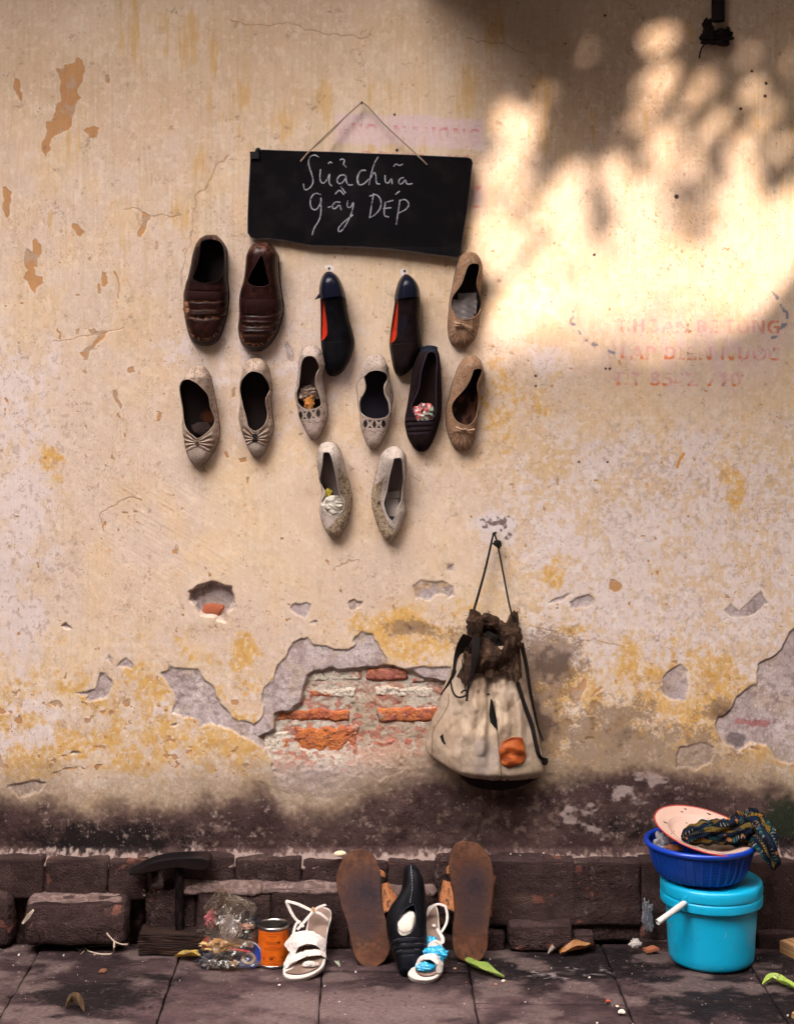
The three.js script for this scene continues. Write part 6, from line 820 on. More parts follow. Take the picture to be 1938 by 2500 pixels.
  const sp = new THREE.Shape(patchOutline.map(([x, y]) => { const p = L(x, y, 0); return new THREE.Vector2(p.x, p.y); })), pg = (() => { // finely meshed patch that follows the cloth
    const p = [], u = [], ix = [], n = 30; const pol = poly(0, 0, 1, patchOutline.flat()), cxy = [828, 1760]; for (let i = 0; i <= n; i++) for (let j = 0; j <= 48; j++) { const a = j / 48 * 6.2832, dx = Math.cos(a), dy = Math.sin(a); let r = 0; while (sdPoly(pol, cxy[0] + dx * r, cxy[1] + dy * r) < 0 && r < 200) r += 2; const s = i / n * r, x = cxy[0] + dx * s, y = cxy[1] + dy * s, b = on(x, y, 0.0065 * (i < n ? 1 : 0.2) + 0.0022 * Math.sin(y / 17 + Math.sin(x / 40) * 1.5) * (i / n < 0.95 ? 1 : 0.3)); p.push(b.x, b.y, b.z); u.push((x - 700) / 260, (y - 1630) / 260); } for (let i = 0; i < n; i++) for (let j = 0; j < 48; j++) { const a = i * 49 + j; ix.push(a, a + 49, a + 1, a + 1, a + 49, a + 50); } return built(p, u, ix); })();
  part('orange_patch', pg, mat({ map: texture(128, 128, (i, j) => { const c = [0.29, 0.060, 0.012], n = fbm(i / 30, j / 14, 4); mixc(c, [0.37, 0.090, 0.022], ss(0.5, 0.7, n)); mixc(c, [0.20, 0.04, 0.012], ss(0.52, 0.68, fbm(i / 40 + 9, j / 12, 4))); return c; }), roughness: 0.42 }), t, 'glossy orange leather patch');
  const slit = (pts, n) => { const c2 = [pts.reduce((s, q2) => s + q2[0], 0) / pts.length, pts.reduce((s, q2) => s + q2[1], 0) / pts.length], p = [], ix = [], u = []; const ctr = on(...c2, 0.0012); p.push(ctr.x, ctr.y, ctr.z); u.push(0, 0); for (const [x, y] of pts) { const b = on(x, y, 0.0012); p.push(b.x, b.y, b.z); u.push(1, 0); } for (let i = 0; i < pts.length; i++) ix.push(0, 1 + i, 1 + (i + 1) % pts.length); return built(p, u, ix); };
  const dark = mat({ rgb: [0.006, 0.005, 0.004], roughness: 1 });
  part('tear', slit([[672, 1370], [688, 1390], [698, 1450], [712, 1520], [716, 1590], [690, 1570], [664, 1540], [658, 1490], [664, 1430]]), dark, t); part('tear', slit([[310, 1632], [314, 1660], [322, 1690], [332, 1708], [318, 1712], [300, 1690], [288, 1660]]), dark, t); part('tear', slit([[640, 1346], [656, 1330], [672, 1346], [656, 1352]]), dark, t);
}
// ------------------------------------------------------------------ things standing along the foot of the wall
const tilt = (pxb, pyb, pxt, pyt, zt) => { const B = ground(pxb, pyb), T = at(pxt, pyt, zt), Y = T.clone().sub(B); Y.x = 0; Y.normalize(); return FRAME(B, V(0, 0, 0).set(1, 0, 0).cross(Y).normalize()); };
const onp = (f, k, x, y) => { const [c0, c1, c2] = CROPS[k], [a, b] = onPlane(f, c0 + c2 * x, c1 + c2 * y); return [a, b]; };
// two sandals propped with their soles outwards
function propped(label, outline, pb, ptp, straps, seed) {
  const f = tilt(...pb, ...ptp, 0.118), t = thing('sandal', label, 'sandal', null, 'leather sandals propped sole outwards'); standIn(f, t);
  const pts = new THREE.SplineCurve(outline.map((e) => new THREE.Vector2(...onp(f, 'H', ...e))).concat([new THREE.Vector2(...onp(f, 'H', ...outline[0]))])).getPoints(90); pts.pop();
  const xs = pts.map((p) => p.x), ys = pts.map((p) => p.y), bx = [Math.min(...xs), Math.max(...xs)], by = [Math.min(...ys), Math.max(...ys)];
  const g = new THREE.ExtrudeGeometry(new THREE.Shape(pts), { depth: 0.012, bevelEnabled: true, bevelThickness: 0.004, bevelSize: 0.003, bevelOffset: -0.003, bevelSegments: 4 }).translate(0, 0, -0.014);
  const P = g.attributes.position, U = g.attributes.uv; for (let i = 0; i < P.count; i++) U.setXY(i, (P.getX(i) - bx[0]) / (bx[1] - bx[0]), (P.getY(i) - by[0]) / (by[1] - by[0]));
  const look = (i, j) => { const x = i / 200, y = j / 420, n = fbm(i / 50 + seed, j / 50, 4), m = fbm(i / 14 + seed, j / 12, 4); const c = [0.078, 0.030, 0.0165]; mixc(c, [0.118, 0.050, 0.026], ss(0.4, 0.75, n)); mixc(c, [0.036, 0.018, 0.014], 0.8 * ss(0.4, 0.85, m)); mixc(c, [0.036, 0.020, 0.021], 0.9 * ss(0.26, 0.66, 0.35 * n + 0.65 * Math.max(ga(x, y, 0.52, 0.60, 0.46, 0.24), 0.75 * ga(x, y, 0.5, 0.36, 0.45, 0.15)))); mixc(c, [0.020, 0.0135, 0.019], 0.8 * ss(0.4, 0.8, 0.4 * m + 0.6 * ga(x, y, 0.58, 0.62, 0.26, 0.12))); mixc(c, [0.045, 0.02, 0.014], 0.7 * ss(0.0022, 0.0004, Math.abs(y - 0.355 - 0.03 * (x - 0.5) ** 2 - 0.01 * vn(x * 6 + seed, 1)))); mixc(c, [0.05, 0.024, 0.016], 0.7 * ss(0.5, 0.65, vn(x * 5 + seed, y * 90)) * ga(0, y, 0, 0.25, 1, 0.07)); mixc(c, [0.16, 0.09, 0.06], 0.5 * ss(0.90, 0.97, vn(i / 3 + 9, j / 3))); return [...c, 0.5 + 0.5 * (m - 0.5) - 0.2 * ss(0.004, 0.001, Math.abs(y - 0.36))]; };
  const m = mat({ map: texture(200, 420, (i, j) => look(i, j).slice(0, 3)), bumpMap: texture(200, 420, (i, j) => { const h = look(i, j)[3]; return [h, h, h]; }, { color: false }), bumpScale: 0.002, roughness: 0.6 });
  part('sole', g, m, t);
  const lm = mat({ map: texture(64, 64, (i, j) => { const c = skin([0.40, 0.155, 0.065], i * 4, j * 4, seed, 0.3); mixc(c, [0.12, 0.05, 0.03], ss(0.6, 0.75, fbm(i / 9, j / 9, 3))); return c; }), roughness: 0.5 });
  for (const s of straps) { // each strap a curved leather strip bulging out behind the sole
    const n = 20, p = [], u = [], ix = []; for (let i = 0; i <= n; i++) for (let q = 0; q <= 6; q++) { const a = i / n, b = q / 6, A = onp(f, 'H', ...s.a), B = onp(f, 'H', ...s.b), C = onp(f, 'H', ...s.c), D = onp(f, 'H', ...s.d); const e0 = [lerp(A[0], B[0], b), lerp(A[1], B[1], b)], e1 = [lerp(C[0], D[0], b), lerp(C[1], D[1], b)]; p.push(lerp(e0[0], e1[0], Math.sin(a * Math.PI / 2)), lerp(e0[1], e1[1], a), -0.015 - s.deep * (1 - Math.cos(a * Math.PI / 2))); u.push(a, b); } for (let i = 0; i < n; i++) for (let q = 0; q < 6; q++) { const a = i * 7 + q; ix.push(a, a + 1, a + 7, a + 1, a + 8, a + 7); } part('strap', built(p, u, ix), s.dark ? mat({ rgb: [0.02, 0.014, 0.012], roughness: 0.7 }) : lm, t);
  }
  return t;
}
propped('brown leather sandal propped sole outwards, beside the white strappy sandal', [[620, 132], [560, 150], [500, 205], [466, 300], [468, 380], [490, 480], [530, 600], [556, 720], [580, 810], [620, 862], [680, 882], [740, 862], [785, 810], [806, 740], [800, 660], [770, 560], [752, 480], [746, 400], [742, 300], [720, 215], [680, 155]], [817, 2363], [882, 2072],
  [{ a: [720, 250], b: [735, 300], c: [776, 290], d: [774, 312], deep: 0.018 }, { a: [730, 310], b: [735, 355], c: [790, 306], d: [770, 350], deep: 0.017, dark: true }, { a: [738, 352], b: [750, 548], c: [792, 330], d: [852, 432], deep: 0.03 }], 3);
propped('brown leather sandal propped sole outwards, right of the blue-stuffed white sandal', [[1262, 84], [1210, 102], [1180, 160], [1170, 240], [1178, 330], [1196, 420], [1204, 480], [1200, 560], [1190, 650], [1194, 750], [1216, 810], [1270, 844], [1330, 850], [1380, 820], [1408, 760], [1416, 660], [1426, 560], [1440, 460], [1448, 360], [1444, 260], [1420, 180], [1372, 118], [1320, 92]], [1123, 2352], [1128, 2053],
  [{ a: [1190, 345], b: [1206, 535], c: [1138, 328], d: [1112, 455], deep: 0.03 }, { a: [1186, 285], b: [1186, 340], c: [1145, 300], d: [1172, 340], deep: 0.018, dark: true }, { a: [1178, 230], b: [1180, 290], c: [1154, 262], d: [1156, 292], deep: 0.016 }, { a: [1438, 300], b: [1430, 560], c: [1466, 310], d: [1440, 560], deep: 0.022 }], 17);
// the black shoe stuffed with white cloth
{
  const f = tilt(982, 2378, 1000, 2116, 0.125);
  shoe({ crop: 'H', frame: f, zc: 0.03, label: 'black leather shoe standing toe down, stuffed with a white wad, between the propped sandals', H: [0.055, 0.056, 0.040], lift: 0.02, noHeel: true, rough: 0.5, spec: 0.18, sole: [0.01, 0.008, 0.008], lining: [0.01, 0.008, 0.01], insole: [0.012, 0.010, 0.012], binding: [0.016, 0.016, 0.026], bump: 0.005,
    st: [[240, 915, 940], [250, 893, 962], [290, 885, 985], [340, 880, 1008], [400, 868, 1020], [450, 840, 1024], [500, 800, 1026], [560, 780, 1028], [640, 784, 1030], [720, 800, 1034], [780, 822, 1026], [840, 842, 1000], [890, 858, 956], [918, 880, 920]],
    open: [[515, 930, 950], [540, 895, 956], [590, 855, 962], [640, 838, 956], [680, 850, 930], [697, 870, 900]],
    look: (x, y, s, t) => { const c = skin([0.005, 0.0048, 0.0065], x, y, 41, 0.5); let h = 0.5; if (y > 690 && y < 830) { const k = Math.sin((y + 0.16 * (x - 900) + 8 * Math.sin(x / 60)) / 5.6); h += 0.09 * k * ss(690, 705, y) * ss(830, 790, y); mixc(c, [0.09, 0.09, 0.11], 0.6 * ss(0.8, 1, k) * ss(690, 705, y) * ss(830, 790, y) * ss(0.4, 0.6, vn(x / 20, y / 9))); } const q = ss(3.5, 1.2, Math.abs(x - 930 - 4 * Math.sin(y / 50))) * (y < 500 ? 1 : 0) * (0.4 + 0.6 * (Math.floor(y / 9) % 2)); mixc(c, [0.26, 0.27, 0.33], 0.8 * q); h -= 0.25 * q; mixc(c, [0.010, 0.013, 0.024], 0.7 * ss(0.5, 0.7, fbm(x / 40, y / 60, 3)) * ss(780, 840, y)); return [...c, cl(h)]; },
    extra: ({ o, place }) => { o.updateMatrixWorld(); const g = crumple(0.027, 0.82, 1.16, 0.6, 0.14, 2.2, 8, 5); const w = solo('cloth_wad', g, mat({ rgb: [0.60, 0.53, 0.46], roughness: 0.95 }), o.localToWorld(place(902, 615, 0.05)), 'white cloth wad stuffed in the black shoe at the wall\u2019s foot', 'stuffing'); w.quaternion.copy(o.quaternion); w.rotation.z -= 0.3; } });
}
// white strappy sandals
function whiteSandal({ label, f, foot, insole, bands, stuff, welt }) {
  const t = thing('sandal', label, 'sandal', null, null); standIn(f, t); const o2 = (e) => new THREE.Vector2(...onp(f, 'H', ...e));
  const sh = (l) => { const p = new THREE.SplineCurve(l.map(o2).concat([o2(l[0])])).getPoints(70); p.pop(); return new THREE.Shape(p); };
  part('sole', new THREE.ExtrudeGeometry(sh(foot), { depth: 0.007, bevelEnabled: true, bevelThickness: 0.003, bevelSize: 0.002, bevelOffset: -0.002, bevelSegments: 3 }), mat({ rgb: [0.50, 0.43, 0.39], roughness: 0.7 }), t);
  part('insole', new THREE.ExtrudeGeometry(sh(insole), { depth: 0.003, bevelEnabled: true, bevelThickness: 0.001, bevelSize: 0.001, bevelSegments: 2 }).translate(0, 0, 0.010), mat({ map: texture(64, 64, (i, j) => { const c = [0.23, 0.155, 0.125]; mixc(c, [0.15, 0.095, 0.075], ss(0.45, 0.65, fbm(i / 10, j / 10, 3))); return c; }, { repeat: true }), roughness: 0.85 }), t);
  for (const b of bands) {
    const c = new THREE.CatmullRomCurve3(b.p.map(([x, y, z]) => { const [X, Y] = onp(f, 'H', x, y); return V(X, Y, z); })), n = 40, p = [], u = [], ix = []; for (let i = 0; i <= n; i++) { const s = i / n, a = c.getPointAt(s), d = c.getTangentAt(s), side = V(0, 0, 1).cross(d).normalize(), w = (typeof b.w === 'function' ? b.w(s) : b.w) / 2; for (let q = 0; q <= 6; q++) { const e = q / 3 - 1, k = a.clone().addScaledVector(side, w * e); p.push(k.x + 0.0012 * (b.rag ?? 0) * (vn(s * 20, q) - 0.5), k.y + 0.004 * (b.rag ?? 0) * (vn(s * 25 + 7, q * 1.7) - 0.5), k.z + 0.002 * (1 - e * e) + 0.004 * (b.rag ?? 0) * (fbm(s * 9, q * 0.8, 3) - 0.5)); u.push(q / 6, s * 3); } }
    for (let i = 0; i < n; i++) for (let q = 0; q < 6; q++) { const a = i * 7 + q; ix.push(a, a + 7, a + 1, a + 1, a + 7, a + 8); } part(b.name, built(p, u, ix), b.m, t);
  }
  t.updateMatrixWorld(true); for (const s of stuff ?? []) { const [X, Y] = onp(f, 'H', s.x, s.y), g = crumple(s.r, s.sx, s.sy, s.sz, s.amp ?? 0.3, s.fr ?? 3, s.seed, 5); if (s.part) part(s.part, g.translate(X, Y, s.z), s.m, t); else { const w = solo(s.name, g, s.m, t.localToWorld(V(X, Y, s.z)), s.label, 'stuffing'); w.quaternion.copy(t.quaternion); } }
  return t;
}
const wh = mat({ map: texture(128, 128, (i, j) => { const c = [0.60, 0.525, 0.49]; mixc(c, [0.42, 0.33, 0.29], 0.6 * ss(0.5, 0.7, fbm(i / 18, j / 18, 4))); mixc(c, [0.22, 0.14, 0.11], 0.8 * ss(0.7, 0.8, fbm(i / 7 + 9, j / 7, 3))); return c; }, { repeat: true }), roughness: 0.65 });
whiteSandal({ f: tilt(740, 2394, 786, 2221, 0.122), label: 'worn white strappy sandal with a buckle, standing beside the orange tin',
  foot: [[380, 514], [330, 522], [300, 556], [282, 620], [262, 690], [220, 740], [170, 800], [140, 860], [130, 920], [150, 956], [200, 966], [270, 956], [340, 926], [384, 886], [398, 830], [402, 740], [412, 660], [432, 590], [434, 546], [416, 522]], insole: [[376, 526], [336, 534], [306, 566], [292, 630], [282, 700], [250, 800], [200, 900], [150, 930], [250, 938], [350, 898], [380, 830], [392, 740], [402, 650], [420, 590], [422, 550]],
  bands: [{ name: 'vamp', m: wh, w: (s) => 0.043 - 0.012 * s, rag: 1, p: [[165, 800, 0.016], [215, 775, 0.038], [280, 765, 0.042], [350, 768, 0.036], [396, 778, 0.016]] }, { name: 'toe_band', m: wh, w: 0.018, rag: 1, p: [[140, 890, 0.012], [190, 872, 0.026], [270, 848, 0.032], [350, 830, 0.028], [398, 820, 0.012]] }, { name: 'ankle_strap', m: wh, w: 0.0085, p: [[152, 548, 0.050], [220, 572, 0.054], [310, 606, 0.05], [370, 616, 0.042], [416, 628, 0.026]] }, { name: 'ankle_strap', m: wh, w: 0.0075, p: [[398, 550, 0.038], [350, 590, 0.05], [318, 622, 0.052], [270, 670, 0.048], [222, 712, 0.040]] }, { name: 'ankle_strap', m: wh, w: 0.0075, p: [[156, 552, 0.048], [200, 610, 0.03], [262, 652, 0.016]] }, { name: 'ankle_strap', m: wh, w: 0.0065, p: [[240, 640, 0.03], [215, 665, 0.034], [196, 720, 0.030]] }],
  stuff: [{ part: 'buckle', x: 322, y: 612, z: 0.056, r: 0.0055, sx: 0.7, sy: 1.3, sz: 0.6, seed: 2, m: mat({ rgb: [0.45, 0.26, 0.10], roughness: 0.35, metalness: 0.7 }) }, { part: 'torn_lining', x: 300, y: 892, z: 0.019, r: 0.014, sx: 1.3, sy: 0.5, sz: 0.5, seed: 6, m: wh }, { part: 'vamp', x: 270, y: 745, z: 0.030, r: 0.026, sx: 1.35, sy: 0.75, sz: 0.55, amp: 0.16, fr: 2, seed: 11, m: wh }] });
whiteSandal({ f: tilt(1040, 2398, 1056, 2216, 0.122), label: 'white strappy sandal stuffed with bright blue plastic, right of the black shoe',
  foot: [[1060, 500], [1034, 520], [1024, 600], [1030, 700], [1010, 780], [970, 850], [930, 900], [912, 932], [940, 962], [1000, 974], [1070, 968], [1116, 930], [1132, 890], [1136, 800], [1116, 700], [1108, 600], [1100, 530], [1084, 504]], insole: [[1060, 510], [1040, 540], [1036, 620], [1040, 720], [1010, 800], [960, 900], [1000, 950], [1080, 940], [1110, 880], [1112, 760], [1098, 640], [1092, 560], [1080, 516]],
  bands: [{ name: 'toe_band', m: wh, w: 0.012, rag: 0.6, p: [[966, 886, 0.016], [1000, 872, 0.032], [1060, 886, 0.038], [1096, 910, 0.034], [1104, 938, 0.014]] }, { name: 'toe_band', m: wh, w: 0.011, rag: 0.6, p: [[960, 890, 0.014], [1020, 866, 0.034], [1080, 870, 0.038], [1128, 892, 0.016]] }, { name: 'vamp_band', m: wh, w: 0.0095, p: [[1030, 800, 0.02], [1070, 798, 0.036], [1110, 800, 0.032], [1134, 808, 0.014]] }, { name: 'vamp_band', m: wh, w: 0.0085, p: [[1034, 776, 0.020], [1080, 776, 0.036], [1122, 776, 0.03], [1128, 740, 0.026], [1108, 702, 0.024], [1096, 670, 0.02]] }, { name: 'ankle_strap', m: wh, w: 0.0075, p: [[1026, 604, 0.03], [1060, 578, 0.046], [1100, 568, 0.05], [1140, 572, 0.046]] }, { name: 'ankle_strap', m: wh, w: 0.0065, p: [[1142, 572, 0.046], [1156, 610, 0.036], [1148, 660, 0.03], [1112, 704, 0.022]] }],
  stuff: [{ name: 'plastic_wad', label: 'bright blue plastic wad filling the white sandal\u2019s middle', x: 1080, y: 838, z: 0.026, r: 0.027, sx: 1.1, sy: 0.78, sz: 0.55, seed: 4, m: mat({ rgb: [0.012, 0.30, 0.52], roughness: 0.28, phys: true, clearcoat: 0.5 }) }, { name: 'plastic_wad', label: 'blue plastic scrap poking from the white sandal\u2019s toe opening', x: 1022, y: 912, z: 0.020, r: 0.022, sx: 1.1, sy: 0.5, sz: 0.5, seed: 9, m: mat({ rgb: [0.012, 0.27, 0.47], roughness: 0.28, phys: true, clearcoat: 0.5 }) }, { name: 'plastic_wad', label: 'small blue plastic scrap under the white sandal\u2019s upper strap', x: 1058, y: 750, z: 0.022, r: 0.014, sx: 1, sy: 1, sz: 0.5, seed: 14, m: mat({ rgb: [0.012, 0.26, 0.46], roughness: 0.3, phys: true, clearcoat: 0.5 }) }, { part: 'buckle', x: 1074, y: 655, z: 0.024, r: 0.004, sx: 1, sy: 1, sz: 0.5, seed: 2, m: mat({ rgb: [0.6, 0.55, 0.5], roughness: 0.3, metalness: 0.8 }) }] });
// orange tin
{
  const c = ground(667.5, 2352), t = thing('tin_can', 'open orange tin with small dark print, beside the plastic bag', 'tin'); t.position.copy(c);
  const r = 0.0385, h = at(667, 2254, c.z).y - 0.0, W = 512, H = 256, cv = document.createElement('canvas'); cv.width = W; cv.height = H; const g = cv.getContext('2d'); g.fillStyle = '#000'; g.fillRect(0, 0, W, H); g.fillStyle = g.strokeStyle = '#fff'; g.textAlign = 'center';
  const line = (y, w, hh, n) => { for (let i = 0; i < n; i++) { const a = 256 - w / 2 + w * i / n; g.fillRect(a, y, w / n * (0.55 + 0.3 * ((i * 7) % 3) / 2), hh); } };
  line(34, 44, 7, 6); line(54, 20, 4, 3); line(74, 70, 5, 12); line(83, 74, 5, 13); line(92, 66, 4, 12); g.beginPath(); g.arc(290, 82, 10, 0, 7); g.fill(); line(112, 40, 5, 6); line(124, 96, 5, 15); line(133, 86, 4, 14); line(156, 4, 5, 1); g.lineWidth = 2; g.beginPath(); g.arc(256, 196, 18, 0, 7); g.stroke(); g.beginPath(); g.ellipse(252, 198, 10, 12, 0.4, 0, 7); g.fill(); g.fillRect(262, 184, 5, 8); g.beginPath(); g.moveTo(204, 210); g.lineTo(208, 184); g.lineTo(214, 198); g.lineTo(212, 212); g.fill(); g.beginPath(); g.moveTo(300, 206); g.lineTo(308, 182); g.lineTo(316, 206); g.lineTo(310, 200); g.fill(); line(218, 110, 3, 14); line(230, 36, 4, 7); g.lineWidth = 2; g.strokeRect(190, 20, 132, 222);
  const d = g.getImageData(0, 0, W, H).data;
  const label = texture(W, H, (i, j) => { const k = d[((H - 1 - j) * W + i) * 4] / 255, q = [0.62, 0.118, 0.006]; mixc(q, [0.56, 0.10, 0.008], ss(0.4, 0.7, fbm(i / 40, j / 40, 3))); mixc(q, [0.10, 0.012, 0.006], 0.9 * k); mixc(q, [0.35, 0.2, 0.12], 0.6 * ss(0.78, 0.85, fbm(i / 9, j / 9, 3))); return q; });
  const lath = (p, n = 48) => new THREE.LatheGeometry(p.map(([a, b]) => new THREE.Vector2(a, b)), n, Math.PI, Math.PI * 2);
  const side = lath([[r, 0.006], [r, h - 0.008]]); part('label', side, mat({ map: label, roughness: 0.38 }), t);
  const tin = mat({ rgb: [0.42, 0.39, 0.37], roughness: 0.28, metalness: 1 });
  part('body', lath([[0.0001, 0.004], [r - 0.002, 0.004], [r - 0.002, h - 0.006], [r - 0.0005, h - 0.004]]), tin, t); part('rim', lath([[r - 0.004, h - 0.003], [r - 0.002, h], [r + 0.0012, h], [r + 0.002, h - 0.003], [r + 0.0006, h - 0.008], [r - 0.0012, h - 0.008]]), tin, t); part('base_rim', lath([[r - 0.002, 0.0005], [r + 0.0014, 0.001], [r + 0.0014, 0.005], [r, 0.0065]]), tin, t);
}
// plastic bag of odds and ends
{
  const k = 0.14176, q = (x, y) => [480 + k * x, 2160 + k * y], base = ground(560, 2366), Z = base.z - 0.03, P = (x, y, z) => at(...q(x, y), z);
  const t = thing('plastic_bag', 'crumpled clear plastic bag full of odds and ends, left of the orange tin', 'plastic bag', V(base.x, 0, Z));
  const st = sampler([[60, 380, 560], [150, 300, 640], [220, 245, 760], [300, 170, 960], [390, 110, 1050], [470, 130, 1010], [560, 165, 985], [700, 140, 1030], [850, 118, 1044], [1000, 84, 1064], [1150, 70, 1090], [1300, 72, 1106], [1400, 50, 1140], [1470, 24, 1168]]);
  const nx = 80, ny = 70, mk = (s) => { const p = [], u = [], ix = []; for (let j = 0; j <= ny; j++) for (let i = 0; i <= nx; i++) { const f = i / nx, yy = j / ny, rag = 60 * (vn(f * 9 + (s > 0 ? 0 : 30), 3) - 0.5) * (1 - yy) ** 3, y = lerp(60 + rag * 2 + 130 * Math.abs(f - 0.35), 1480, yy), x = lerp(st.a(y), st.b(y), f), e = Math.pow(Math.max(0, 1 - (2 * f - 1) ** 2), 0.5), d = lerp(0.018, 0.036, ss(250, 900, y)) * ss(1500, 1380, y) + 0.001, cr = 0.020 * (Math.abs(fbm(f * 7 + s * 9, yy * 8, 3) - 0.5) * 2 - 0.25) + 0.006 * (1 - ss(0.3, 0.5, yy)) * Math.sin(f * 24 + yy * 9 * s); const w = P(x, y, Z + 0.03 * ss(0.75, 1, yy)); p.push(w.x - base.x, Math.max(w.y, 0.002), s * e * d + cr * e + 0.012 * ss(0.75, 1, yy) + 0.0); u.push(f, yy); } for (let j = 0; j < ny; j++) for (let i = 0; i < nx; i++) { const a = j * (nx + 1) + i; ix.push(a, a + 1, a + nx + 1, a + 1, a + nx + 2, a + nx + 1); } return built(p, u, ix); };
  const film = mat({ rgb: [0.80, 0.70, 0.60], roughness: 0.16, phys: true, transmission: 0.94, thickness: 0, ior: 1.5, clearcoat: 1, clearcoatRoughness: 0.08 });
  part('front_film', mk(1), film, t); part('back_film', mk(-1), film, t);
  const put = (n, g, m, x, y, dz, label, cat) => solo(n, g, m, P(x, y, Z + dz), label, cat);
  const inn = (x, y, dz) => P(x, y, Z + dz), r = rng(21), th = []; // threads
  for (let i = 0; i < 15; i++) { const pts = []; for (let s = 0; s < 7; s++) { const b = r() * 6.28, rr = 190 * Math.sqrt(r()); pts.push(inn(570 + Math.cos(b) * rr, 720 + Math.sin(b) * rr * 1.35, 0.010 + 0.018 * r()).sub(inn(590, 760, 0.01))); } th.push(tube(pts, 0.0006, 50, 4)); }
  for (let i = 0; i < 12; i++) th.push(tube([inn(560, 1010, 0.02), inn(430 + 30 * i, 830 + 40 * r(), 0.026), inn(400 + 34 * i, 640 + 60 * r(), 0.024), inn(480 + 14 * i, 580, 0.02)].map((p) => p.sub(inn(590, 760, 0.01))), 0.0008, 24, 4));
  put('thread_tangle', merge(th), mat({ rgb: [0.52, 0.50, 0.56], roughness: 0.7 }), 590, 760, 0.01, 'tangle of whitish thread inside the clear plastic bag', 'thread');
  const lid = put('round_lid', new THREE.CylinderGeometry(0.034, 0.034, 0.006, 40).rotateX(Math.PI / 2 - 0.1), mat({ rgb: [0.012, 0.035, 0.26], roughness: 0.35 }), 880, 1210, 0.014, 'round blue lid with a pale ring inside the plastic bag', 'lid');
  part('emblem', new THREE.TorusGeometry(0.0135, 0.0042, 6, 30).scale(1.05, 0.85, 0.4).translate(0.002, -0.007, 0.0045), mat({ rgb: [0.55, 0.52, 0.5], roughness: 0.5 }), lid); part('rim', new THREE.TorusGeometry(0.034, 0.0016, 6, 40).translate(0, 0, 0.002), mat({ rgb: [0.35, 0.34, 0.45], roughness: 0.4 }), lid);
  put('stick', new THREE.CylinderGeometry(0.0032, 0.0032, 0.05, 8).rotateZ(Math.PI / 2 - 0.16), mat({ rgb: [0.42, 0.05, 0.06], roughness: 0.5 }), 740, 1130, 0.026, 'pink-red stick across the blue lid in the plastic bag', 'stick');
  put('paper_scrap', crumple(0.026, 1.5, 0.6, 0.4, 0.6, 5, 4, 6), mat({ rgb: [0.55, 0.36, 0.16], roughness: 0.8 }), 400, 1050, 0.018, 'yellowish paper scrap low in the plastic bag', 'paper');
  const slip = put('board_scrap', warp(new THREE.BoxGeometry(0.052, 0.014, 0.004, 12, 3, 1), (v) => { v.z += 0.002 * Math.sin(v.x * 80); }), mat({ rgb: [0.21, 0.155, 0.13], roughness: 0.85 }), 800, 1000, 0.022, 'grey-brown card strip above the stick in the plastic bag', 'card'); slip.rotation.z = -0.2;
  put('leather_scrap', crumple(0.015, 0.8, 1.3, 0.6, 0.2, 2, 7), mat({ rgb: [0.20, 0.045, 0.025], roughness: 0.6 }), 180, 1020, 0.016, 'reddish leather scrap at the left of the plastic bag', 'leather scrap');
  put('dark_rag', crumple(0.032, 1.5, 0.72, 0.5, 0.55, 4.5, 12, 6), mat({ rgb: [0.020, 0.018, 0.025], roughness: 0.8 }), 420, 1250, 0.012, 'dark rag at the bottom of the plastic bag', 'rag');
  put('film_scrap', crumple(0.022, 1.1, 1.0, 0.45, 0.6, 5, 16, 6), mat({ rgb: [0.10, 0.095, 0.11], roughness: 0.25 }), 250, 1330, 0.022, 'grey shiny film scrap at the bag\u2019s lower left corner', 'plastic scrap');
  put('brown_rag', crumple(0.024, 1, 1.1, 0.5, 0.55, 5, 18, 6), mat({ rgb: [0.055, 0.035, 0.03], roughness: 0.9 }), 220, 840, 0.006, 'brown rag at the left side of the plastic bag', 'rag'); put('pink_scrap', crumple(0.014, 0.9, 1.4, 0.5, 0.6, 5, 19, 6), mat({ rgb: [0.33, 0.10, 0.11], roughness: 0.8 }), 250, 600, 0.010, 'pinkish cloth scrap near the top of the plastic bag', 'cloth'); put('dark_rag', crumple(0.027, 0.9, 1.3, 0.4, 0.55, 4.5, 28, 6), mat({ rgb: [0.030, 0.025, 0.035], roughness: 0.9 }), 890, 760, 0.002, 'dark rag at the right side of the plastic bag', 'rag'); put('cork_scrap', crumple(0.011, 1.6, 0.7, 0.6, 0.3, 2.6, 29), mat({ rgb: [0.32, 0.18, 0.13], roughness: 0.9 }), 860, 720, 0.018, 'light brown crumpled scrap beside the thread tangle', 'scrap'); put('bread_scrap', crumple(0.009, 1.2, 0.9, 0.6, 0.3, 3, 31), mat({ rgb: [0.36, 0.26, 0.16], roughness: 0.9 }), 640, 1350, 0.026, 'small straw-coloured scrap left of the blue lid', 'scrap');
}
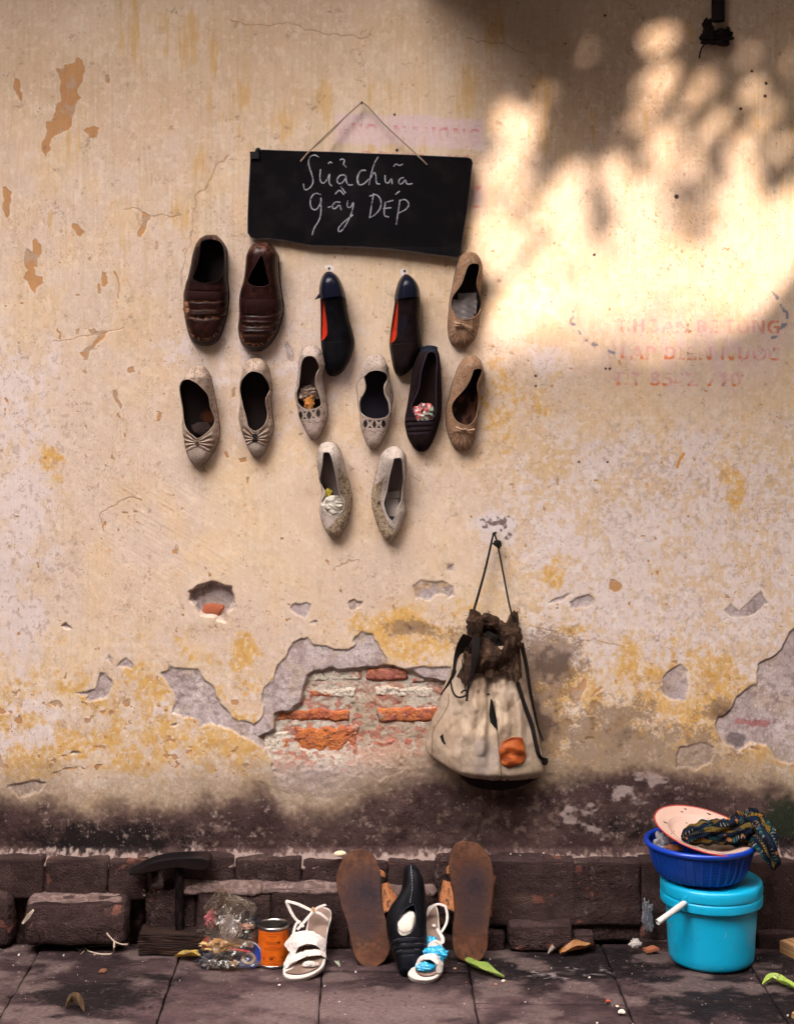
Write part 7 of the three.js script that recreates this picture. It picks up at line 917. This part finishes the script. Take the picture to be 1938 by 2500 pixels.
// cobbler's iron on its block
{
  const k = 0.41347, q = (x, y) => [k * x, 2050 + k * y], zf = 0.205, P = (x, y, z) => at(...q(x, y), z), O = ground(...q(1000, 690)), t = thing('shoe_anvil', 'black iron cobbler\u2019s last fixed in a dark wooden block', 'shoe anvil', O);
  const L = (x, y, z) => P(x, y, z).sub(O), a = L(800, 690, zf), b = L(1186, 545, zf);
  const woodM = mat({ map: texture(256, 128, (i, j) => { const c = [0.022, 0.011, 0.009], n = fbm(i / 60, j / 5, 4); mixc(c, [0.055, 0.026, 0.018], ss(0.45, 0.75, n)); mixc(c, [0.014, 0.009, 0.008], ss(0.5, 0.66, fbm(i / 90 + 9, j / 9, 4))); return c; }), bumpMap: texture(256, 128, (i, j) => { const h = fbm(i / 60, j / 5, 4); return [h, h, h]; }, { color: false }), bumpScale: 0.006, roughness: 0.8 });
  const w = b.x - a.x, h = 0.052, g = warp(new THREE.BoxGeometry(w, h, 0.085, 26, 8, 10), (v) => { const n = n3(v.x * 60, v.y * 60, v.z * 60) - 0.5; v.x += 0.008 * n; v.y += 0.007 * (n3(v.x * 40 + 9, v.z * 40, 3) - 0.5) - 0.05 * (v.x > 0 ? v.x * 0.05 : 0); v.z += 0.012 * (n3(v.x * 50, v.y * 70, 7) - 0.5); }); g.translate((a.x + b.x) / 2, h / 2 + 0.001, -0.042); part('wooden_block', g, woodM, t);
  const iron = mat({ map: texture(128, 128, (i, j) => { const c = [0.006, 0.0045, 0.005], n = fbm(i / 14, j / 14, 4); mixc(c, [0.022, 0.013, 0.011], ss(0.5, 0.75, n)); return c; }), bumpMap: texture(128, 128, (i, j) => { const h = fbm(i / 8, j / 8, 4); return [h, h, h]; }, { color: false }), bumpScale: 0.002, roughness: 0.5, specularIntensity: 0.15 });
  const sz = -0.045; part('stem', taper([L(1046, 572, 0.16).setZ(sz), L(1045, 400, 0.16).setZ(sz), L(1042, 180, 0.16).setZ(sz)], (s) => 0.0118 + 0.0015 * ss(0.8, 1, s), 16, 12), iron, t);
  const o2 = [[748, 228], [790, 204], [850, 172], [930, 144], [1030, 130], [1130, 126], [1200, 130], [1232, 146], [1236, 170], [1220, 194], [1180, 206], [1110, 200], [1040, 190], [960, 200], [880, 216], [800, 232], [760, 236]], s = new THREE.Shape(new THREE.SplineCurve(o2.map(([x, y]) => { const p = L(x, y, 0.16); return new THREE.Vector2(p.x, p.y); })).getPoints(60));
  part('iron_foot', new THREE.ExtrudeGeometry(s, { depth: 0.042, bevelEnabled: true, bevelThickness: 0.007, bevelSize: 0.004, bevelOffset: -0.003, bevelSegments: 3 }).translate(0, 0, sz - 0.022), iron, t);
}
// twine
{ const k = 0.41347, p = (x, y, l = 0.003) => { const g = ground(k * x, 2050 + k * y); g.y = l; return g; }, z0 = 0.2; const A = at(k * 632, 2050 + k * 552, 0.15), B = at(k * 676, 2050 + k * 600, 0.165), C = at(k * 720, 2050 + k * 618, 0.17), D = at(k * 760, 2050 + k * 618, 0.17), E = at(k * 674, 2050 + k * 640, 0.19);
  solo('twine', merge([tube([A, at(k * 650, 2050 + k * 575, 0.158), B, C, D], 0.0021, 40, 6), tube([B, E, p(660, 682), p(600, 684), p(540, 670), p(505, 648)], 0.0022, 40, 6), tube([p(505, 648), p(480, 655), p(452, 650)], 0.0012, 12, 5), tube([p(505, 648), p(490, 672), p(478, 684)], 0.0009, 12, 5), tube([p(520, 640), p(580, 634), p(660, 632), p(750, 634)], 0.001, 20, 5), tube([p(515, 652), p(495, 640), p(470, 664)], 0.0009, 12, 5)]), mat({ rgb: [0.42, 0.32, 0.25], roughness: 0.95 }), null, 'loop of frayed pale twine beside the wooden block', 'twine'); }
// leaves and litter
function leaf(name, label, cat, pts, wid, c0, c1, { curl = 0.012, lift = 0.004, rough = 0.5, seed = 1 } = {}) {
  const c = new THREE.CatmullRomCurve3(pts.map(([x, y, h]) => { const g = ground(x, y); g.y = 0; return g.setY((h ?? 0) + lift); })), n = 30, m = 8, p = [], u = [], ix = [];
  for (let i = 0; i <= n; i++) { const s = i / n, a = c.getPointAt(s), d = c.getTangentAt(s), side = V(-d.z, 0, d.x).normalize(), w = wid * Math.pow(Math.sin(Math.PI * cl(s * 0.97 + 0.015)), 0.8) * (1 - 0.25 * s) + 0.0006; for (let q2 = 0; q2 <= m; q2++) { const e = q2 / m * 2 - 1, k = a.clone().addScaledVector(side, w * e * (1 + 0.12 * (vn(s * 9 + seed, e > 0 ? 1 : 5) - 0.5))); k.y += curl * e * e * Math.sin(s * 2.6 + 0.3) + 0.002 * Math.sin(s * 12 + e * 4 + seed) * Math.abs(e) + (e === 0 ? -0.0006 : 0); p.push(k.x, Math.max(k.y, 0.002), k.z); u.push(q2 / m, s); } }
  for (let i = 0; i < n; i++) for (let q2 = 0; q2 < m; q2++) { const a = i * (m + 1) + q2; ix.push(a, a + m + 1, a + 1, a + 1, a + m + 1, a + m + 2); }
  const map = texture(64, 128, (i, j) => { const x = i / 64 - 0.5, y = j / 128, v = Math.abs(((y + Math.abs(x) * 0.6) * 11) % 1 - 0.5), q3 = [...c0]; mixc(q3, c1, ss(0.45, 0.7, fbm(i / 14 + seed, j / 18, 4))); mixc(q3, [c0[0] * 1.5, c0[1] * 1.4, c0[2] * 1.2], 0.5 * ss(0.03, 0.01, Math.abs(x)) + 0.25 * ss(0.1, 0.02, v)); mixc(q3, [0.09, 0.05, 0.02], 0.8 * ss(0.68, 0.76, fbm(i / 8 + 30 + seed, j / 8, 3))); return q3; });
  return solo(name, built(p, u, ix), mat({ map, roughness: rough, phys: true, transmission: 0.15, thickness: 0 }), null, label, cat);
}
leaf('leaf', 'yellow fallen leaf in front of the wooden block', 'leaf', [[427, 2340], [455, 2342, 0.004], [480, 2344, 0.006], [500, 2346, 0.002]], 0.013, [0.42, 0.27, 0.02], [0.36, 0.18, 0.015], { seed: 3 });
leaf('leaf', 'green fallen leaf in front of the right propped sandal', 'leaf', [[1136, 2352, 0.006], [1160, 2370, 0.006], [1195, 2384, 0.006], [1230, 2393, 0.002]], 0.018, [0.17, 0.25, 0.045], [0.22, 0.27, 0.05], { seed: 5 });
leaf('leaf', 'lime green leaf at the right edge by the plank', 'leaf', [[1860, 2409, 0.002], [1885, 2404, 0.008], [1915, 2414, 0.006], [1955, 2426, 0.002]], 0.014, [0.28, 0.38, 0.045], [0.33, 0.42, 0.06], { seed: 8 });
leaf('leaf', 'pale dried leaf lying against the footing, beside the orange one', 'leaf', [[1338, 2336, 0.004], [1365, 2326, 0.012], [1400, 2314, 0.018], [1434, 2306, 0.02]], 0.014, [0.42, 0.34, 0.29], [0.32, 0.24, 0.20], { seed: 9, curl: 0.014 });
leaf('leaf', 'orange-brown dried leaf tucked beside the pale one', 'leaf', [[1366, 2337, 0.004], [1395, 2334, 0.010], [1425, 2330, 0.012], [1450, 2324, 0.014]], 0.020, [0.32, 0.13, 0.03], [0.24, 0.085, 0.02], { seed: 12, curl: 0.016 });
leaf('leaf', 'curled dark brown leaf on the left front paving', 'leaf', [[160, 2466, 0.003], [178, 2462, 0.012], [195, 2470, 0.008], [206, 2478, 0.002]], 0.009, [0.085, 0.05, 0.025], [0.14, 0.08, 0.04], { seed: 15, curl: 0.02 });
leaf('leaf', 'thin pale green leaf between the white sandal and the propped sole', 'leaf', [[818, 2352, 0.002], [824, 2360, 0.004], [829, 2366, 0.002]], 0.005, [0.36, 0.38, 0.30], [0.28, 0.31, 0.22], { seed: 19, curl: 0.003 });
solo('bark_chip', warp(new THREE.BoxGeometry(0.046, 0.011, 0.004, 12, 4, 1), (v) => { v.y *= 1 - Math.abs(v.x) * 25; v.z += 0.004 * Math.sin(v.x * 90); }).rotateZ(0.9), mat({ rgb: [0.52, 0.42, 0.33], roughness: 0.8 }), at(69, 2238, 0.142), 'pale bark sliver leaning on the loose footing stone', 'bark');
solo('stone_chip', warp(new THREE.DodecahedronGeometry(0.012, 1), (v) => { v.x *= 1.35; v.y *= 0.6; v.x += 0.2 * v.y; }), mat({ rgb: [0.62, 0.50, 0.34], roughness: 0.85 }), at(830, 2084, 0.062), 'cream plaster chip on the ledge behind the left propped sandal', 'chip');
[[1517, 2474, 0.0085, [0.66, 0.56, 0.47], 'white seashell-like chip on the right front paving'], [1506, 2458, 0.004, [0.6, 0.45, 0.33], 'small cream chip behind the white chip on the paving'], [1484, 2446, 0.0055, [0.36, 0.06, 0.03], 'red plastic crumb on the right front paving'], [682, 2406, 0.0035, [0.6, 0.54, 0.52], 'tiny white chip in front of the white sandal'], [252, 2375, 0.010, [0.14, 0.06, 0.035], 'brown round seed husk on the left paving'], [1110, 2366, 0.004, [0.45, 0.25, 0.12], 'orange crumb beside the green leaf'], [1228, 2397, 0.005, [0.5, 0.42, 0.35], 'cream crumb at the green leaf\u2019s tip'], [1210, 2405, 0.004, [0.40, 0.16, 0.10], 'pinkish crumb below the green leaf']].forEach(([x, y, r, c, l], i) => solo('chip', warp(new THREE.IcosahedronGeometry(r, 2), (v) => { v.y *= 0.55; const k = 1 + 0.5 * (n3(v.x * 300 + i, v.y * 300, v.z * 300) - 0.5); v.multiplyScalar(k); }), mat({ rgb: c, roughness: 0.7 }), ground(x, y).setY(r * 0.45), l, 'chip'));
solo('tile_shard', warp(new THREE.BoxGeometry(0.032, 0.007, 0.02, 6, 2, 4), (v) => { v.y += 0.003 * Math.sin(v.x * 160); v.x += 0.004 * Math.sin(v.z * 200); }), mat({ rgb: [0.30, 0.10, 0.05], roughness: 0.9 }), ground(1576, 2306).setZ(0.13).setY(0.012), 'reddish tile shard at the footing left of the bucket', 'shard');
solo('paper_scrap', crumple(0.014, 1, 0.9, 0.5, 0.4, 2.6, 41), mat({ rgb: [0.45, 0.40, 0.37], roughness: 0.7 }), at(1550, 2304, 0.13), 'crumpled white paper scrap at the footing left of the bucket', 'paper');
solo('plastic_shred', crumple(0.026, 0.5, 1.5, 0.35, 0.5, 3, 44, 5), mat({ rgb: [0.5, 0.48, 0.52], roughness: 0.15, phys: true, transmission: 0.75, thickness: 0 }), at(1580, 2238, 0.11), 'shred of clear plastic hanging on the footing beside the bucket', 'plastic scrap');
// ------------------------------------------------------------------ bucket, basin, plate, cloth
{
  const lath = (p, n = 72) => new THREE.LatheGeometry(p.map(([a, b]) => new THREE.Vector2(a, b)), n);
  const C = V(at(1735, 2250, 0.172).x, 0, 0.172), t = thing('bucket', 'bright turquoise plastic bucket with a lid and white handle grip', 'bucket', C);
  const scuff = texture(512, 256, (i, j) => { const c = [0.0, 0.36, 0.60], n = fbm(i / 40, j / 40, 4); mixc(c, [0.0, 0.335, 0.565], n); mixc(c, [0.28, 0.52, 0.58], 0.55 * ss(0.86, 0.93, vn(i / 4 + 5, j / 6)) * ss(0.5, 0.7, fbm(i / 30 + 40, j / 30, 3))); mixc(c, [0.03, 0.12, 0.15], 0.5 * ss(0.9, 0.95, vn(i / 3 + 50, j / 3))); return c; }, { repeat: true });
  const pm = mat({ map: scuff, roughness: 0.38, phys: true, clearcoat: 0.15, clearcoatRoughness: 0.3 });
  part('body', lath([[0.0001, 0.002], [0.090, 0.002], [0.098, 0.004], [0.1035, 0.012], [0.1055, 0.03], [0.1095, 0.10], [0.1125, 0.155], [0.1125, 0.168]]), pm, t);
  const lid = part('lid', lath([[0.1125, 0.150], [0.1235, 0.1485], [0.1248, 0.152], [0.1255, 0.168], [0.1235, 0.1715], [0.1222, 0.173], [0.1238, 0.1745], [0.1250, 0.178], [0.1256, 0.190], [0.1246, 0.199], [0.121, 0.2035], [0.113, 0.2055], [0.108, 0.2005], [0.0001, 0.199]]), pm, t);
  const A = at(1672, 2203, 0.272).sub(C), B = at(1604, 2252, 0.318).sub(C); part('handle_grip', taper([A, A.clone().lerp(B, 0.33), A.clone().lerp(B, 0.66), B], (s) => (s < 0.02 ? 0.0045 : 0.0072), 24, 14), mat({ rgb: [0.52, 0.49, 0.47], roughness: 0.55 }), t);
  part('handle_lug', new THREE.CylinderGeometry(0.009, 0.009, 0.012, 16).rotateX(Math.PI / 2).translate(A.x + 0.004, A.y + 0.003, A.z - 0.008), pm, t);
  // basin
  const BY = 0.2065, bt = thing('basin', 'deep blue slotted plastic basin sitting on the turquoise bucket', 'basin', V(at(1709, 2060, 0.172).x, BY, 0.172)), bm = mat({ rgb: [0.0, 0.032, 0.33], roughness: 0.36, phys: true, clearcoat: 0.2 });
  part('bowl', lath([[0.0001, 0.003], [0.088, 0.003], [0.098, 0.006], [0.110, 0.022], [0.119, 0.045], [0.126, 0.070], [0.128, 0.084], [0.1255, 0.084], [0.1235, 0.070], [0.116, 0.045], [0.106, 0.022], [0.094, 0.008], [0.0001, 0.006]]), mat({ rgb: [0.0, 0.028, 0.25], roughness: 0.4 }), bt);
  const rim = taper(Array.from({ length: 49 }, (_, i) => V(Math.cos(i / 48 * 6.2832) * 0.1325, 0.087, Math.sin(i / 48 * 6.2832) * 0.1325)), () => 0.0072, 240, 8, (s) => 1 + 0.07 * Math.sin(s * 6.2832 * 110)); part('rim', rim, bm, bt);
  const prof = [[0.0995, 0.006], [0.1115, 0.022], [0.1205, 0.045], [0.1275, 0.070], [0.1295, 0.082]].map(([a, b]) => new THREE.Vector2(a, b)), pc = new THREE.SplineCurve(prof);
  const rib = (() => { const p = [], u = [], ix = []; for (let i = 0; i <= 14; i++) { const s = pc.getPoint(i / 14); for (const [a, d] of [[-0.030, -0.002], [-0.020, 0.0018], [0.020, 0.0018], [0.030, -0.002]]) { p.push(Math.sin(a) * (s.x + d), s.y, Math.cos(a) * (s.x + d)); u.push(a, s.y); } } for (let i = 0; i < 14; i++) for (let j = 0; j < 3; j++) { const a = i * 4 + j; ix.push(a, a + 1, a + 4, a + 1, a + 5, a + 4); } return built(p, u, ix); })();
  for (let i = 0; i < 36; i++) { const o = part('rib', rib, bm, bt); o.rotation.y = i / 36 * 6.2832; }
  const slots = []; for (let k = 1; k < 24; k++) { const s = pc.getPoint(0.08 + k / 26); slots.push(new THREE.TorusGeometry(s.x + 0.0002, 0.0009, 5, 90).rotateX(Math.PI / 2).translate(0, s.y, 0)); } part('slats', merge(slots), mat({ rgb: [0.004, 0.06, 0.34], roughness: 0.4 }), bt).userData.kind = 'stuff';
  // plate
  const N = V(0.20, 1, 0.20).normalize(), pc0 = at(1718, 2030, 0.185), pt = thing('enamel_plate', 'pale pink enamel plate with a red rim lying tilted in the blue basin', 'plate', pc0); pt.quaternion.setFromUnitVectors(V(0, 1, 0), N);
  const en = mat({ map: texture(256, 256, (i, j) => { const c = [0.62, 0.42, 0.345]; mixc(c, [0.58, 0.38, 0.31], ss(0.4, 0.7, fbm(i / 40, j / 40, 3))); mixc(c, [0.03, 0.02, 0.02], ss(0.93, 0.95, vn(i / 6 + 3, j / 9))); return c; }), roughness: 0.22, phys: true, clearcoat: 0.5, clearcoatRoughness: 0.1 });
  part('dish', lath([[0.0001, -0.016], [0.070, -0.016], [0.080, -0.013], [0.086, -0.006], [0.093, -0.003], [0.1245, 0.004], [0.1245, 0.0025], [0.093, -0.0045], [0.084, -0.009], [0.076, -0.0175], [0.0001, -0.0178]], 96), en, pt); part('red_rim', new THREE.TorusGeometry(0.1248, 0.0021, 8, 96).rotateX(Math.PI / 2).translate(0, 0.0034, 0), mat({ rgb: [0.36, 0.022, 0.018], roughness: 0.3 }), pt);
  // cloth
  const cm = mat({ map: texture(512, 1024, (i, j) => {
    const x = i / 512, y = j / 1024, w = 0.025 * Math.sin(y * 15) + 0.02 * (fbm(i / 60, j / 60, 2) - 0.5), b = ((x + w) * 5) % 1, c = [0.004, 0.005, 0.009];
    if (b < 0.34) { const u2 = ((i / 9) + (Math.floor(j / 11) % 2) * 0.5) % 1, v2 = (j / 11) % 1, d = Math.hypot(u2 - 0.5, v2 - 0.5); mixc(c, [0.16, 0.095, 0.006], ss(0.5, 0.36, d) * ss(0.3, 0.55, vn(i / 70, j / 60))); mixc(c, [0.30, 0.25, 0.18], 0.5 * ss(0.25, 0.15, d) * ss(0.4, 0.6, vn(i / 40, j / 40))); } else if (b > 0.44 && b < 0.62) mixc(c, [0.005, 0.012, 0.028], 0.85); else if (b > 0.68 && b < 0.94) { const gx = (i / 26 + j / 90) % 1, gy = (j / 22) % 1; mixc(c, [0.24, 0.21, 0.20], 0.75 * Math.max(ss(0.62, 0.7, gy), 0) * (gx > 0.12 ? 1 : 0) * ss(0.35, 0.5, vn(i / 50 + 9, j / 60))); mixc(c, [0.0, 0.05, 0.055], 0.6 * ss(0.55, 0.65, vn(i / 60 + 40, j / 60))); }
    mixc(c, [0.30, 0.11, 0.02], 0.8 * ss(0.84, 0.88, vn(i / 30 + 70, j / 34))); return c;
  }), roughness: 0.95 });
  const Q = (x, y, z) => at(x, y, z), roll = taper([Q(1662, 2046, 0.255), Q(1690, 2040, 0.256), Q(1725, 2032, 0.245), Q(1765, 2028, 0.228), Q(1800, 2026, 0.205), Q(1830, 2024, 0.20), Q(1856, 2040, 0.22), Q(1870, 2062, 0.262), Q(1884, 2096, 0.268), Q(1889, 2124, 0.262)], (s) => pl([[0, 0.004], [0.03, 0.017], [0.2, 0.024], [0.45, 0.031], [0.62, 0.033], [0.74, 0.028], [0.86, 0.020], [0.95, 0.013], [1, 0.003]], s), 150, 80, (s, a) => 1 + 0.24 * Math.sin(a * 6.2832 * 4 + s * 14 + 2 * fbm(s * 8, 1, 2)) * (0.5 + vn(s * 9, a < 0.5 ? a * 4 : (1 - a) * 4)) + 0.12 * Math.sin(a * 6.2832 * 9 + s * 30) + 0.10 * Math.sin(s * 60 + Math.sin(a * 6.2832) * 3));
  solo('batik_cloth', roll, cm, null, 'crumpled dark batik cloth draped over the enamel plate and basin', 'cloth');
  const fold2 = taper([Q(1790, 2028, 0.20), Q(1808, 2012, 0.185), Q(1826, 2004, 0.175), Q(1850, 2012, 0.18), Q(1868, 2036, 0.20)], (s) => 0.022 * Math.sin(Math.PI * cl(s * 0.9 + 0.06)) + 0.003, 70, 50, (s, a) => 1 + 0.25 * Math.sin(a * 6.2832 * 3 + s * 9) + 0.14 * Math.sin(a * 6.2832 * 7 + s * 22));
  part('fold', fold2, cm, scene.getObjectByName('batik_cloth'));
  solo('plastic_scrap', crumple(0.020, 1.0, 1.2, 0.8, 0.45, 3, 52, 5), mat({ rgb: [0.6, 0.56, 0.58], roughness: 0.12, phys: true, transmission: 0.6, thickness: 0 }), Q(1618, 2058, 0.20), 'clear crinkled plastic inside the left of the blue basin', 'plastic scrap');
  solo('food_scrap', crumple(0.014, 1.5, 0.8, 0.8, 0.3, 3, 57), mat({ rgb: [0.28, 0.10, 0.04], roughness: 0.5 }), Q(1645, 2072, 0.225), 'orange-brown scrap in the blue basin under the plate\u2019s edge', 'scrap');
}
// planks at the right edge
{
  const wm = mat({ map: texture(256, 256, (i, j) => { const c = [0.36, 0.19, 0.085], n = fbm(i / 5, j / 90, 4); mixc(c, [0.27, 0.13, 0.055], ss(0.45, 0.65, n)); mixc(c, [0.44, 0.27, 0.15], ss(0.55, 0.7, fbm(i / 4 + 40, j / 120, 3))); mixc(c, [0.15, 0.08, 0.04], 0.6 * ss(0.65, 0.75, fbm(i / 14, j / 30, 3))); return c; }, { repeat: true }), roughness: 0.8 });
  const plank = (label, a, w, h, l, ang) => { const g = new THREE.BoxGeometry(w, h, l, 3, 3, 20); g.translate(w / 2, h / 2, l / 2); warp(g, (v) => { v.x += 0.001 * Math.sin(v.z * 60); v.y += 0.0012 * Math.sin(v.z * 40 + v.x * 50); }); const U = g.attributes.uv, P = g.attributes.position; for (let i = 0; i < P.count; i++) U.setXY(i, (P.getX(i) + P.getY(i)) * 5, P.getZ(i) * 1.6); g.computeVertexNormals(); const o = solo('plank', g, wm, a, label, 'plank'); o.rotation.y = ang; return o; };
  plank('raw pine plank end beside the bucket at the right edge', ground(1902, 2326).setY(0.001), 0.075, 0.030, 0.5, 0.42);
  plank('second raw plank corner at the bottom right edge', ground(1931, 2486).setY(0.001), 0.06, 0.012, 0.35, 0.55);
}
renderer.render(scene, camera);
